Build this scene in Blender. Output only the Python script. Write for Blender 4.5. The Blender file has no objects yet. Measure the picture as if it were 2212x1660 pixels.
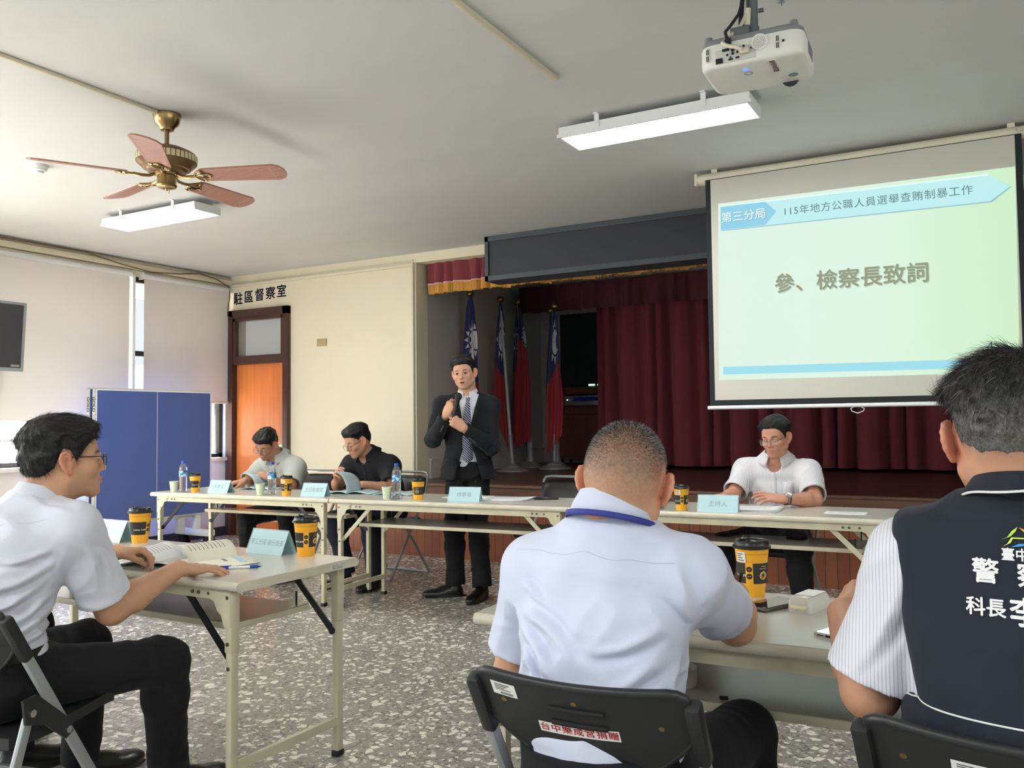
import bpy, bmesh, math, random
import numpy as np
from mathutils import Vector, Matrix, Quaternion
from mathutils.bvhtree import BVHTree

SC = bpy.context.scene
COL = SC.collection
RNG = np.random.default_rng(7)
random.seed(7)
R_ = math.radians

# ------------------------------------------------------------------ camera
CAM_H = 1.24
cam_d = bpy.data.cameras.new('camera')
cam_d.sensor_fit = 'HORIZONTAL'
cam_d.sensor_width = 36.0
cam_d.lens = 1855.5 * 36.0 / 2212.0
cam_d.clip_start = 0.05
cam_d.clip_end = 200
cam = bpy.data.objects.new('camera', cam_d)
COL.objects.link(cam)


def cam_matrix(yaw, pitch, roll, loc):
    cy, sy = math.cos(yaw), math.sin(yaw)
    f = Vector((-sy, cy, 0)); r = Vector((cy, sy, 0)); u = Vector((0, 0, 1))
    cp, sp = math.cos(pitch), math.sin(pitch)
    f2 = f * cp + u * sp; u2 = u * cp - f * sp
    cr, sr = math.cos(roll), math.sin(roll)
    r2 = r * cr + u2 * sr; u3 = u2 * cr - r * sr
    M = Matrix.Identity(4)
    for i in range(3):
        M[i][0] = r2[i]; M[i][1] = u3[i]; M[i][2] = -f2[i]; M[i][3] = loc[i]
    return M


cam.matrix_world = cam_matrix(R_(29.16), R_(2.577), R_(-0.6524), (0, 0, CAM_H))
SC.camera = cam

# ------------------------------------------------------------------ world, sun, area lights, exposure
SC.view_settings.view_transform = 'Standard'
SC.view_settings.look = 'None'
SC.view_settings.gamma = 1.0
SC.view_settings.use_curve_mapping = False
SC.view_settings.exposure = 0.45
SC.cycles.max_bounces = 7
SC.cycles.diffuse_bounces = 4
SC.cycles.glossy_bounces = 3
SC.cycles.transmission_bounces = 6
SC.cycles.transparent_max_bounces = 10
SC.cycles.caustics_reflective = False
SC.cycles.caustics_refractive = False
SC.cycles.sample_clamp_indirect = 6.0
SC.cycles.use_denoising = True

world = bpy.data.worlds.new('daylight')
SC.world = world
world.use_nodes = True
wn = world.node_tree
wn.nodes['Background'].inputs[0].default_value = (0.86, 0.94, 1.0, 1)
wn.nodes['Background'].inputs[1].default_value = 0.8


def light(name, kind, loc, rot, energy, color=(1, 1, 1), size=1.0, size_y=None, angle=None, spread=None):
    d = bpy.data.lights.new(name, kind)
    d.energy = energy; d.color = color
    if kind == 'AREA':
        d.shape = 'RECTANGLE' if size_y else 'SQUARE'
        d.size = size
        if size_y: d.size_y = size_y
        if spread: d.spread = spread
    if angle is not None and kind == 'SUN': d.angle = angle
    o = bpy.data.objects.new(name, d)
    COL.objects.link(o)
    o.location = loc; o.rotation_euler = rot
    return o


# sun falling steeply through the open strip under the left blinds onto the floor beside the wall
sun = light('sun', 'SUN', (-12, 3, 8), (0, 0, 0), 400.0, (1.0, 0.98, 0.96), angle=R_(1.0))
sun.rotation_euler = Vector((0.83, -0.38, -0.556)).to_track_quat('-Z', 'Y').to_euler()
# ceiling lamps of the room, the rows behind the camera
for lx in (-6.0, -2.0, 2.0):
    light('ceiling_lamp_light', 'AREA', (lx, -1.2, 2.84), (0, 0, 0), 60.0, (0.95, 0.98, 1.0), 1.2, 0.3)
# daylight added at the unseen rear left windows, fill light at the windowless right wall
for wy in (-1.9, 1.15):
    light('window_daylight', 'AREA', (-7.6, wy, 1.85), (0, R_(-90), 0), 80.0, (0.90, 0.98, 1.0), 1.8, 2.5)
light('window_daylight', 'AREA', (3.75, 1.0, 1.8), (0, R_(90), 0), 55.0, (0.90, 0.98, 1.0), 1.8, 5.0)

# ------------------------------------------------------------------ materials
MATS = {}


def mat(name, color=(0.8, 0.8, 0.8), rough=0.6, metal=0.0, var=0.0, var_scale=8.0, bump=0.0, bump_scale=60.0,
        emit=None, emit_strength=0.0, coat=0.0, sheen=0.0, spec=0.5, alpha=1.0, trans=0.0, ior=1.45, attr=None, stretch=None, sss=0.0):
    if name in MATS: return MATS[name]
    m = bpy.data.materials.new(name)
    m.use_nodes = True
    nt = m.node_tree
    b = nt.nodes['Principled BSDF']
    c = tuple(color) + (1.0,)
    b.inputs['Base Color'].default_value = c
    b.inputs['Roughness'].default_value = rough
    b.inputs['Metallic'].default_value = metal
    b.inputs['Specular IOR Level'].default_value = spec
    b.inputs['IOR'].default_value = ior
    b.inputs['Coat Weight'].default_value = coat
    b.inputs['Sheen Weight'].default_value = sheen
    b.inputs['Alpha'].default_value = alpha
    b.inputs['Transmission Weight'].default_value = trans
    if sss:
        b.inputs['Subsurface Weight'].default_value = sss
        b.inputs['Subsurface Radius'].default_value = (0.012, 0.005, 0.003)
    if emit is not None:
        b.inputs['Emission Color'].default_value = tuple(emit) + (1.0,)
        b.inputs['Emission Strength'].default_value = emit_strength
    src = None
    if attr:
        a = nt.nodes.new('ShaderNodeAttribute'); a.attribute_name = attr
        src = a.outputs['Color']
    if var > 0 or bump > 0:
        tc = nt.nodes.new('ShaderNodeTexCoord')
        vec = tc.outputs['Object']
        if stretch:
            mp = nt.nodes.new('ShaderNodeMapping'); mp.inputs['Scale'].default_value = stretch
            nt.links.new(vec, mp.inputs['Vector']); vec = mp.outputs['Vector']
    if var > 0:
        n = nt.nodes.new('ShaderNodeTexNoise'); n.inputs['Scale'].default_value = var_scale
        n.inputs['Detail'].default_value = 5
        nt.links.new(vec, n.inputs['Vector'])
        mx = nt.nodes.new('ShaderNodeMix'); mx.data_type = 'RGBA'; mx.blend_type = 'MULTIPLY'
        mx.inputs[0].default_value = 1.0
        rr = nt.nodes.new('ShaderNodeMapRange')
        rr.inputs['From Min'].default_value = 0.25; rr.inputs['From Max'].default_value = 0.75
        rr.inputs['To Min'].default_value = 1 - var; rr.inputs['To Max'].default_value = 1 + var * 0.4
        nt.links.new(n.outputs['Fac'], rr.inputs['Value'])
        if src: nt.links.new(src, mx.inputs[6])
        else: mx.inputs[6].default_value = c
        nt.links.new(rr.outputs['Result'], mx.inputs[7])
        src = mx.outputs[2]
    if src: nt.links.new(src, b.inputs['Base Color'])
    if bump > 0:
        n2 = nt.nodes.new('ShaderNodeTexNoise'); n2.inputs['Scale'].default_value = bump_scale
        n2.inputs['Detail'].default_value = 3
        nt.links.new(vec, n2.inputs['Vector'])
        bp = nt.nodes.new('ShaderNodeBump'); bp.inputs['Strength'].default_value = bump
        bp.inputs['Distance'].default_value = 0.01
        nt.links.new(n2.outputs['Fac'], bp.inputs['Height'])
        nt.links.new(bp.outputs['Normal'], b.inputs['Normal'])
    MATS[name] = m
    return m


def srgb(r, g, b):
    f = lambda v: (v / 255 / 12.92) if v / 255 <= 0.04045 else ((v / 255 + 0.055) / 1.055) ** 2.4
    return (f(r), f(g), f(b))


# ------------------------------------------------------------------ tagging, parenting
def tag(o, label=None, cat=None, group=None, kind=None):
    if label: o['label'] = label
    if cat: o['category'] = cat
    if group: o['group'] = group
    if kind: o['kind'] = kind
    return o


def thing(name, label, cat, loc=(0, 0, 0), rotz=0.0, group=None):
    o = bpy.data.objects.new(name, None)
    o.empty_display_size = 0.1
    COL.objects.link(o)
    o.location = loc; o.rotation_euler = (0, 0, rotz)
    return tag(o, label, cat, group)


def children_of(o):
    return [c for c in bpy.data.objects if c.parent == o]


def copy_tree(o, parent=None):
    c = o.copy(); COL.objects.link(c)
    c.parent = parent
    for ch in children_of(o): copy_tree(ch, c)
    return c


# ------------------------------------------------------------------ mesh builder
class MB:
    def __init__(s):
        s.v = []; s.f = []; s.m = []; s.sm = []

    def add(s, vs, fs, mi=0, smooth=False):
        o = len(s.v)
        s.v += [tuple(x) for x in vs]
        for f in fs:
            s.f.append(tuple(i + o for i in f)); s.m.append(mi); s.sm.append(smooth)
        return s

    def box(s, c, d, rot=None, mi=0, bev=0.0, M=None, seg=2):
        """c centre, d full size"""
        if bev > 0:
            bm = bmesh.new()
            bmesh.ops.create_cube(bm, size=1.0)
            for v in bm.verts: v.co = Vector((v.co.x * d[0], v.co.y * d[1], v.co.z * d[2]))
            bmesh.ops.bevel(bm, geom=bm.edges[:], offset=min(bev, min(d) * 0.49), segments=seg, profile=0.5, affect='EDGES')
            bm.verts.ensure_lookup_table()
            vs = [v.co.copy() for v in bm.verts]
            fs = [[v.index for v in f.verts] for f in bm.faces]
            bm.free()
        else:
            x, y, z = d[0] / 2, d[1] / 2, d[2] / 2
            vs = [Vector(p) for p in ((-x, -y, -z), (x, -y, -z), (x, y, -z), (-x, y, -z), (-x, -y, z), (x, -y, z), (x, y, z), (-x, y, z))]
            fs = [(3, 2, 1, 0), (4, 5, 6, 7), (0, 1, 5, 4), (1, 2, 6, 5), (2, 3, 7, 6), (3, 0, 4, 7)]
        if M is not None:
            vs = [M @ v for v in vs]
        elif rot is not None:
            Rm = rot if isinstance(rot, Matrix) else Matrix.Rotation(rot, 3, 'Z')
            vs = [Rm @ v + Vector(c) for v in vs]
        else:
            vs = [v + Vector(c) for v in vs]
        return s.add(vs, fs, mi, bev > 0)

    def b2(s, lo, hi, mi=0, bev=0.0):
        return s.box([(a + b) / 2 for a, b in zip(lo, hi)], [abs(b - a) for a, b in zip(lo, hi)], mi=mi, bev=bev)

    def bar(s, p, q, w, t, up=(0, 0, 1), mi=0, bev=0.0):
        """rectangular bar from p to q, width w sideways, t along up"""
        p = Vector(p); q = Vector(q); d = (q - p); L = d.length; d.normalize()
        u = Vector(up); x = d.cross(u)
        if x.length < 1e-6: x = d.cross(Vector((1, 0, 0)))
        x.normalize(); u = x.cross(d)
        M = Matrix((( x.x, d.x, u.x, (p.x + q.x) / 2), (x.y, d.y, u.y, (p.y + q.y) / 2), (x.z, d.z, u.z, (p.z + q.z) / 2), (0, 0, 0, 1)))
        return s.box(None, (w, L, t), mi=mi, bev=bev, M=M)

    def cyl(s, p, q, r0, r1=None, seg=20, caps=True, mi=0, smooth=True):
        r1 = r0 if r1 is None else r1
        p = Vector(p); q = Vector(q); d = (q - p).normalized()
        a = d.orthogonal().normalized(); b = d.cross(a)
        vs = []
        for c, r in ((p, r0), (q, r1)):
            for i in range(seg):
                t = 2 * math.pi * i / seg
                vs.append(c + a * (r * math.cos(t)) + b * (r * math.sin(t)))
        fs = [(i, (i + 1) % seg, seg + (i + 1) % seg, seg + i) for i in range(seg)]
        s.add(vs, fs, mi, smooth)
        if caps:
            s.add(vs[:seg], [tuple(range(seg))[::-1]], mi, False)
            s.add(vs[seg:], [tuple(range(seg))], mi, False)
        return s

    def lathe(s, prof, c=(0, 0, 0), seg=32, mi=0, M=None, smooth=True, close=True):
        """prof list of (r,z)"""
        vs = []; fs = []
        n = len(prof)
        for (r, z) in prof:
            for i in range(seg):
                t = 2 * math.pi * i / seg
                v = Vector((r * math.cos(t), r * math.sin(t), z))
                v = (M @ v) if M is not None else v + Vector(c)
                vs.append(v)
        for j in range(n - 1):
            for i in range(seg):
                k = (i + 1) % seg
                fs.append((j * seg + i, j * seg + k, (j + 1) * seg + k, (j + 1) * seg + i))
        if close:
            if prof[0][0] > 1e-5: fs.append(tuple(range(seg))[::-1])
            if prof[-1][0] > 1e-5: fs.append(tuple((n - 1) * seg + i for i in range(seg)))
        return s.add(vs, fs, mi, smooth)

    def tube(s, pts, r, seg=8, mi=0, closed=False, caps=True, radii=None):
        pts = [Vector(p) for p in pts]
        n = len(pts)
        vs = []; fs = []
        prev = None
        for i, p in enumerate(pts):
            if closed: d = pts[(i + 1) % n] - pts[i - 1]
            else: d = pts[min(i + 1, n - 1)] - pts[max(i - 1, 0)]
            d.normalize()
            if prev is None:
                a = d.orthogonal().normalized()
            else:
                a = prev - d * prev.dot(d)
                if a.length < 1e-6: a = d.orthogonal()
                a.normalize()
            prev = a
            b = d.cross(a)
            rr = radii[i] if radii else r
            for k in range(seg):
                t = 2 * math.pi * k / seg
                vs.append(p + a * (rr * math.cos(t)) + b * (rr * math.sin(t)))
        m = n if closed else n - 1
        for j in range(m):
            j2 = (j + 1) % n
            for k in range(seg):
                k2 = (k + 1) % seg
                fs.append((j * seg + k, j * seg + k2, j2 * seg + k2, j2 * seg + k))
        if caps and not closed:
            fs.append(tuple(range(seg))[::-1]); fs.append(tuple((n - 1) * seg + k for k in range(seg)))
        return s.add(vs, fs, mi, True)

    def sphere(s, c, r, seg=16, ring=10, mi=0, sc=(1, 1, 1), M=None):
        vs = []; fs = []
        for j in range(ring + 1):
            ph = math.pi * j / ring
            for i in range(seg):
                t = 2 * math.pi * i / seg
                v = Vector((r * sc[0] * math.sin(ph) * math.cos(t), r * sc[1] * math.sin(ph) * math.sin(t), -r * sc[2] * math.cos(ph)))
                v = (M @ v) if M is not None else v + Vector(c)
                vs.append(v)
        for j in range(ring):
            for i in range(seg):
                k = (i + 1) % seg
                fs.append((j * seg + i, j * seg + k, (j + 1) * seg + k, (j + 1) * seg + i))
        return s.add(vs, fs, mi, True)

    def prism(s, poly, z0, z1, M=None, mi=0):
        """poly list of (x,y), extruded z0..z1, M maps local to world"""
        n = len(poly)
        vs = [Vector((x, y, z0)) for x, y in poly] + [Vector((x, y, z1)) for x, y in poly]
        if M is not None: vs = [M @ v for v in vs]
        fs = [tuple(range(n))[::-1], tuple(range(n, 2 * n))] + [(i, (i + 1) % n, n + (i + 1) % n, n + i) for i in range(n)]
        return s.add(vs, fs, mi, False)

    def grid(s, P, mi=0, smooth=True, closed_u=False):
        """P[j][i] grid of points"""
        nj = len(P); ni = len(P[0])
        vs = [p for row in P for p in row]
        fs = []
        for j in range(nj - 1):
            for i in range(ni if closed_u else ni - 1):
                k = (i + 1) % ni
                fs.append((j * ni + i, j * ni + k, (j + 1) * ni + k, (j + 1) * ni + i))
        return s.add(vs, fs, mi, smooth)

    def build(s, name, mats, parent=None, sharp=40, origin=None, solid=0.0):
        me = bpy.data.meshes.new(name)
        vs = s.v
        if origin is not None:
            ox, oy, oz = origin
            vs = [(x - ox, y - oy, z - oz) for x, y, z in vs]
        me.from_pydata(vs, [], s.f)
        mats = mats if isinstance(mats, (list, tuple)) else [mats]
        for m in mats: me.materials.append(m)
        me.polygons.foreach_set('material_index', s.m)
        me.polygons.foreach_set('use_smooth', s.sm)
        bm = bmesh.new(); bm.from_mesh(me)
        bmesh.ops.remove_doubles(bm, verts=bm.verts, dist=1e-6)
        bmesh.ops.recalc_face_normals(bm, faces=bm.faces)
        bm.to_mesh(me); bm.free()
        if any(s.sm): me.set_sharp_from_angle(angle=R_(sharp))
        o = bpy.data.objects.new(name, me)
        COL.objects.link(o)
        if origin is not None: o.location = origin
        if parent is not None: o.parent = parent
        if solid:
            md = o.modifiers.new('solid', 'SOLIDIFY'); md.thickness = solid; md.offset = 0
        return o


def struct(o):
    o['kind'] = 'structure'; return o


def frame_M(o, x, y, z=None):
    """4x4 from origin and x,y axes"""
    x = Vector(x).normalized(); y = Vector(y).normalized()
    z = x.cross(y).normalized() if z is None else Vector(z)
    M = Matrix.Identity(4)
    for i in range(3): M[i][0] = x[i]; M[i][1] = y[i]; M[i][2] = z[i]; M[i][3] = o[i]
    return M


def text_verts(body, size, bold=0.0, align='CENTER', spacing=1.0, res=3):
    cu = bpy.data.curves.new('t', 'FONT')
    cu.body = body; cu.size = size; cu.align_x = align; cu.align_y = 'CENTER'
    cu.space_character = spacing
    cu.resolution_u = res
    cu.fill_mode = 'BOTH'
    o = bpy.data.objects.new('t', cu); COL.objects.link(o)
    dg = bpy.context.evaluated_depsgraph_get(); dg.update()
    me = bpy.data.meshes.new_from_object(o.evaluated_get(dg))
    vs = [v.co.copy() for v in me.vertices]; fs = [tuple(p.vertices) for p in me.polygons]
    bpy.data.objects.remove(o); bpy.data.curves.remove(cu); bpy.data.meshes.remove(me)
    return vs, fs


def text(name, body, size, M, material, parent=None, bold=0.0, align='CENTER', spacing=1.0, fn=None, sx=1.0, res=3):
    vs, fs = text_verts(body, size, bold, align, spacing, res)
    out = []; k = bold * size * 0.8; n0 = len(vs)
    shifts = [(0, 0)] if bold < 0.008 else [(-k, 0), (k, 0), (0, k), (0, -k)]
    fs = [tuple(i + n0 * j for i in f) for j in range(len(shifts)) for f in fs]
    for dx, dy in shifts:
        for v in vs:
            v = Vector((v.x * sx + dx, v.y + dy, 0.0))
            out.append(fn(v) if fn else M @ v)
    me = bpy.data.meshes.new(name); me.from_pydata(out, [], fs); me.materials.append(material)
    o = bpy.data.objects.new(name, me); COL.objects.link(o)
    if parent is not None: o.parent = parent
    return o

# ------------------------------------------------------------------ implicit surface kernel (for bodies, hair, clothes, shoes)
def V3(*a): return np.array(a if len(a) > 1 else a[0], dtype=float)


def nrm(v):
    v = np.asarray(v, float); return v / max(np.linalg.norm(v), 1e-9)


_LAT = RNG.random((32, 32, 32)).astype(np.float32)


def noise3(p):
    """value noise, p Nx3 -> about -1..1"""
    i = np.floor(p).astype(np.int64); f = p - i
    f = f * f * (3 - 2 * f)
    i0 = i & 31; i1 = (i + 1) & 31
    x0, y0, z0 = i0.T; x1, y1, z1 = i1.T
    fx, fy, fz = f.T
    L = _LAT
    a = L[x0, y0, z0] * (1 - fx) + L[x1, y0, z0] * fx
    b = L[x0, y1, z0] * (1 - fx) + L[x1, y1, z0] * fx
    c = L[x0, y0, z1] * (1 - fx) + L[x1, y0, z1] * fx
    d = L[x0, y1, z1] * (1 - fx) + L[x1, y1, z1] * fx
    return ((a * (1 - fy) + b * fy) * (1 - fz) + (c * (1 - fy) + d * fy) * fz) * 2 - 1


class SDF:
    def __init__(s): s.ops = []

    def raw(s, fn, lo, hi, op='u', k=0.0):
        s.ops.append((fn, None if lo is None else np.asarray(lo, float), None if hi is None else np.asarray(hi, float), op, k)); return s

    def cone(s, a, b, r1, r2, k=0.01, op='u'):
        a = V3(a); b = V3(b); ba = b - a; L2 = max(ba @ ba, 1e-9); R = max(r1, r2)
        def fn(p):
            pa = p - a
            t = np.clip(pa @ ba / L2, 0, 1)
            return np.sqrt(((pa - t[:, None] * ba) ** 2).sum(1)) - (r1 + (r2 - r1) * t)
        return s.raw(fn, np.minimum(a, b) - R, np.maximum(a, b) + R, op, k)

    def ball(s, c, r, k=0.01, op='u'): return s.cone(c, V3(c) + 1e-4, r, r, k, op)

    def ell(s, c, rad, M=None, k=0.01, op='u'):
        c = V3(c); rad = V3(rad); M = np.eye(3) if M is None else M   # rows of M = local axes
        def fn(p):
            q = (p - c) @ M.T
            k0 = np.sqrt(((q / rad) ** 2).sum(1)); k1 = np.sqrt(((q / rad ** 2) ** 2).sum(1))
            return k0 * (k0 - 1) / np.maximum(k1, 1e-6)
        R = rad.max()
        return s.raw(fn, c - R, c + R, op, k)

    def loft(s, secs, k=0.01, op='u', n=2.0, kk=0.012):
        """secs: list of (pos, side_axis, r_side, r_front); superellipse exponent n"""
        ps = [V3(q[0]) for q in secs]; R = max(max(q[2], q[3]) for q in secs)
        lo = np.min(ps, 0) - R; hi = np.max(ps, 0) + R
        def fn(p):
            D = None
            for i in range(len(secs) - 1):
                a, b = ps[i], ps[i + 1]
                ba = b - a; L = np.linalg.norm(ba); w = ba / L
                pa = p - a
                tw = pa @ w
                t = np.clip(tw / L, 0, 1)
                u0 = V3(secs[i][1]); u1 = V3(secs[i + 1][1])
                u = u0 + t[:, None] * (u1 - u0)
                u = u - (u @ w)[:, None] * w
                u /= np.linalg.norm(u, axis=1)[:, None]
                v = np.cross(w, u)
                q = pa - (t * L)[:, None] * w
                du = (q * u).sum(1); dv = (q * v).sum(1); dw = tw - t * L
                rx = secs[i][2] + t * (secs[i + 1][2] - secs[i][2])
                ry = secs[i][3] + t * (secs[i + 1][3] - secs[i][3])
                rw = np.minimum(rx, ry) * 0.55
                if n == 2.0:
                    k0 = np.sqrt((du / rx) ** 2 + (dv / ry) ** 2 + (dw / rw) ** 2)
                else:
                    e = (np.abs(du / rx) ** n + np.abs(dv / ry) ** n) ** (1 / n)
                    k0 = np.sqrt(e ** 2 + (dw / rw) ** 2)
                k1 = np.sqrt((du / rx ** 2) ** 2 + (dv / ry ** 2) ** 2 + (dw / rw ** 2) ** 2)
                d = k0 * (k0 - 1) / np.maximum(k1, 1e-6)
                d = np.where(k0 < 1e-3, -np.minimum(rx, ry), d)
                if D is None: D = d
                else:
                    h = np.maximum(kk - np.abs(D - d), 0) / kk
                    D = np.minimum(D, d) - h * h * kk * 0.25
            return D
        return s.raw(fn, lo, hi, op, k)

    def plane(s, pt, nv, op='i', k=0.0):
        """keeps the side opposite to nv"""
        pt = V3(pt); nv = nrm(nv)
        return s.raw(lambda p: (p - pt) @ nv, None, None, op, k)

    def disp(s, fn, lo=None, hi=None): return s.raw(fn, lo, hi, 'd')

    def ev(s, P, margin):
        """P (nb,m,3)"""
        nb, m, _ = P.shape
        D = np.full((nb, m), 1.0)
        blo = P.min(1); bhi = P.max(1)
        for fn, lo, hi, op, k in s.ops:
            if lo is None: sel = np.arange(nb)
            else: sel = np.nonzero(((blo < hi + margin) & (bhi > lo - margin)).all(1))[0]
            if len(sel) == 0: continue
            d = fn(P[sel].reshape(-1, 3)).reshape(len(sel), m)
            a = D[sel]
            if op == 'u':
                if k > 0:
                    h = np.maximum(k - np.abs(a - d), 0) / k
                    D[sel] = np.minimum(a, d) - h * h * k * 0.25
                else: D[sel] = np.minimum(a, d)
            elif op == 's':
                d = -d
                if k > 0:
                    h = np.maximum(k - np.abs(a - d), 0) / k
                    D[sel] = np.maximum(a, d) + h * h * k * 0.25
                else: D[sel] = np.maximum(a, d)
            elif op == 'i':
                if k > 0:
                    h = np.maximum(k - np.abs(a - d), 0) / k
                    D[sel] = np.maximum(a, d) + h * h * k * 0.25
                else: D[sel] = np.maximum(a, d)
            elif op == 'd': D[sel] = a + d
        return D

    def bounds(s):
        lo = np.min([o[1] for o in s.ops if o[1] is not None and o[3] == 'u'], 0)
        hi = np.max([o[2] for o in s.ops if o[1] is not None and o[3] == 'u'], 0)
        return lo - 0.02, hi + 0.02

    def mesh(s, h=0.005, zfine=None):
        """surface nets; h spacing, zfine list of (z0,z1,h)"""
        lo, hi = s.bounds()
        B = 6
        def axis(a, b, fine=()):
            out = [a]
            while out[-1] < b:
                st = h
                for f0, f1, fh in fine:
                    if f0 - h < out[-1] < f1: st = min(st, fh)
                out.append(out[-1] + st)
            while (len(out) - 1) % B: out.append(out[-1] + h)
            return np.array(out)
        xs = axis(lo[0], hi[0]); ys = axis(lo[1], hi[1]); zs = axis(lo[2], hi[2], zfine or ())
        nx, ny, nz = len(xs), len(ys), len(zs)
        # coarse pass on block centres
        bx = (nx - 1) // B; by = (ny - 1) // B; bz = (nz - 1) // B
        cx = xs[B // 2::B][:bx]; cy = ys[B // 2::B][:by]; cz = zs[B // 2::B][:bz]
        G = np.stack(np.meshgrid(cx, cy, cz, indexing='ij'), -1).reshape(-1, 1, 3)
        rad = h * B * 0.87
        Dc = s.ev(G, 0.09)[:, 0]
        act = np.nonzero(np.abs(Dc) < rad * 1.7 + 0.012)[0]
        D = np.where(Dc > 0, 1.0, -1.0).reshape(bx, by, bz)
        F = np.ones((nx, ny, nz), np.float32)
        F[:bx * B, :by * B, :bz * B] = np.repeat(np.repeat(np.repeat(D, B, 0), B, 1), B, 2)
        I, J, K = np.unravel_index(act, (bx, by, bz))
        r = np.arange(B + 1)
        CH = 3000
        for c0 in range(0, len(act), CH):
            i = I[c0:c0 + CH, None] * B + r; j = J[c0:c0 + CH, None] * B + r; k = K[c0:c0 + CH, None] * B + r
            P = np.empty((len(i), B + 1, B + 1, B + 1, 3))
            P[..., 0] = xs[i][:, :, None, None]; P[..., 1] = ys[j][:, None, :, None]; P[..., 2] = zs[k][:, None, None, :]
            d = s.ev(P.reshape(len(i), -1, 3), 0.035).reshape(len(i), B + 1, B + 1, B + 1)
            F[i[:, :, None, None], j[:, None, :, None], k[:, None, None, :]] = d
        S = F < 0
        cnt = np.zeros((nx - 1, ny - 1, nz - 1), np.int8)
        for a in (0, 1):
            for b in (0, 1):
                for c in (0, 1):
                    cnt += S[a:nx - 1 + a, b:ny - 1 + b, c:nz - 1 + c]
        ci, cj, ck = np.nonzero((cnt > 0) & (cnt < 8))
        N = len(ci)
        idx = np.full((nx - 1, ny - 1, nz - 1), -1, np.int32); idx[ci, cj, ck] = np.arange(N)
        acc = np.zeros((N, 3)); w = np.zeros(N)
        corners = [(a, b, c) for a in (0, 1) for b in (0, 1) for c in (0, 1)]
        val = {c: F[ci + c[0], cj + c[1], ck + c[2]] for c in corners}
        X = [xs, ys, zs]
        for c in corners:
            for ax in range(3):
                if c[ax] == 0:
                    c2 = list(c); c2[ax] = 1; c2 = tuple(c2)
                    v0, v1 = val[c], val[c2]
                    msk = (v0 < 0) != (v1 < 0)
                    t = np.where(msk, v0 / np.where(msk, v0 - v1, 1), 0)
                    base = [ci, cj, ck]
                    pt = []
                    for q in range(3):
                        n0 = base[q] + c[q]
                        if q == ax: pt.append(X[q][n0] * (1 - t) + X[q][n0 + 1] * t)
                        else: pt.append(X[q][n0])
                    acc += np.where(msk[:, None], np.stack(pt, -1), 0); w += msk
        verts = acc / w[:, None]
        quads = []
        for ax in range(3):
            sl0 = [slice(None)] * 3; sl1 = [slice(None)] * 3
            sl0[ax] = slice(0, -1); sl1[ax] = slice(1, None)
            e = S[tuple(sl0)] != S[tuple(sl1)]
            ei, ej, ek = np.nonzero(e)
            base = np.stack([ei, ej, ek], -1)
            o1, o2 = [(1, 2), (2, 0), (0, 1)][ax]
            ok = (base[:, o1] > 0) & (base[:, o2] > 0) & (base[:, o1] < (nx, ny, nz)[o1] - 1) & (base[:, o2] < (nx, ny, nz)[o2] - 1)
            base = base[ok]
            inside = S[base[:, 0], base[:, 1], base[:, 2]]
            q = []
            for d1, d2 in ((1, 1), (0, 1), (0, 0), (1, 0)):
                b = base.copy(); b[:, o1] -= d1; b[:, o2] -= d2
                q.append(idx[b[:, 0], b[:, 1], b[:, 2]])
            q = np.stack(q, -1)
            q[~inside] = q[~inside][:, ::-1]
            quads.append(q)
        quads = np.concatenate(quads)
        quads = quads[(quads >= 0).all(1)]
        return verts, quads


def relax(verts, quads, it=1, lam=0.5):
    n = len(verts)
    e = np.concatenate([quads[:, [0, 1]], quads[:, [1, 2]], quads[:, [2, 3]], quads[:, [3, 0]]])
    e = np.concatenate([e, e[:, ::-1]])
    deg = np.bincount(e[:, 0], minlength=n).astype(float)
    for _ in range(it):
        for l in (lam, -lam * 1.02):
            s = np.stack([np.bincount(e[:, 0], weights=verts[e[:, 1], q], minlength=n) for q in range(3)], -1) / np.maximum(deg, 1)[:, None]
            verts = verts + l * (s - verts)
    return verts


def np_mesh(name, verts, quads, material, parent=None, colors=None, origin=None):
    me = bpy.data.meshes.new(name)
    if origin is not None: verts = verts - np.asarray(origin)
    n, q = len(verts), len(quads)
    k = quads.shape[1]
    me.vertices.add(n); me.vertices.foreach_set('co', np.ascontiguousarray(verts, np.float32).ravel())
    me.loops.add(q * k); me.loops.foreach_set('vertex_index', np.ascontiguousarray(quads, np.int32).ravel())
    me.polygons.add(q)
    me.polygons.foreach_set('loop_start', np.arange(0, q * k, k, dtype=np.int32))
    me.polygons.foreach_set('use_smooth', np.ones(q, bool))
    me.update(); me.validate()
    if colors is not None:
        at = me.color_attributes.new('Col', 'FLOAT_COLOR', 'POINT')
        at.data.foreach_set('color', np.concatenate([colors, np.ones((n, 1))], 1).astype(np.float32).ravel())
    for m in (material if isinstance(material, (list, tuple)) else [material]): me.materials.append(m)
    o = bpy.data.objects.new(name, me); COL.objects.link(o)
    if parent is not None: o.parent = parent
    return o


def vnormals(verts, quads):
    d1 = verts[quads[:, 2]] - verts[quads[:, 0]]; d2 = verts[quads[:, 3]] - verts[quads[:, 1]]
    fn = np.cross(d1, d2)
    n = np.zeros_like(verts)
    for k in range(4): np.add.at(n, quads[:, k], fn)
    return n / np.maximum(np.linalg.norm(n, axis=1), 1e-12)[:, None]


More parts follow.
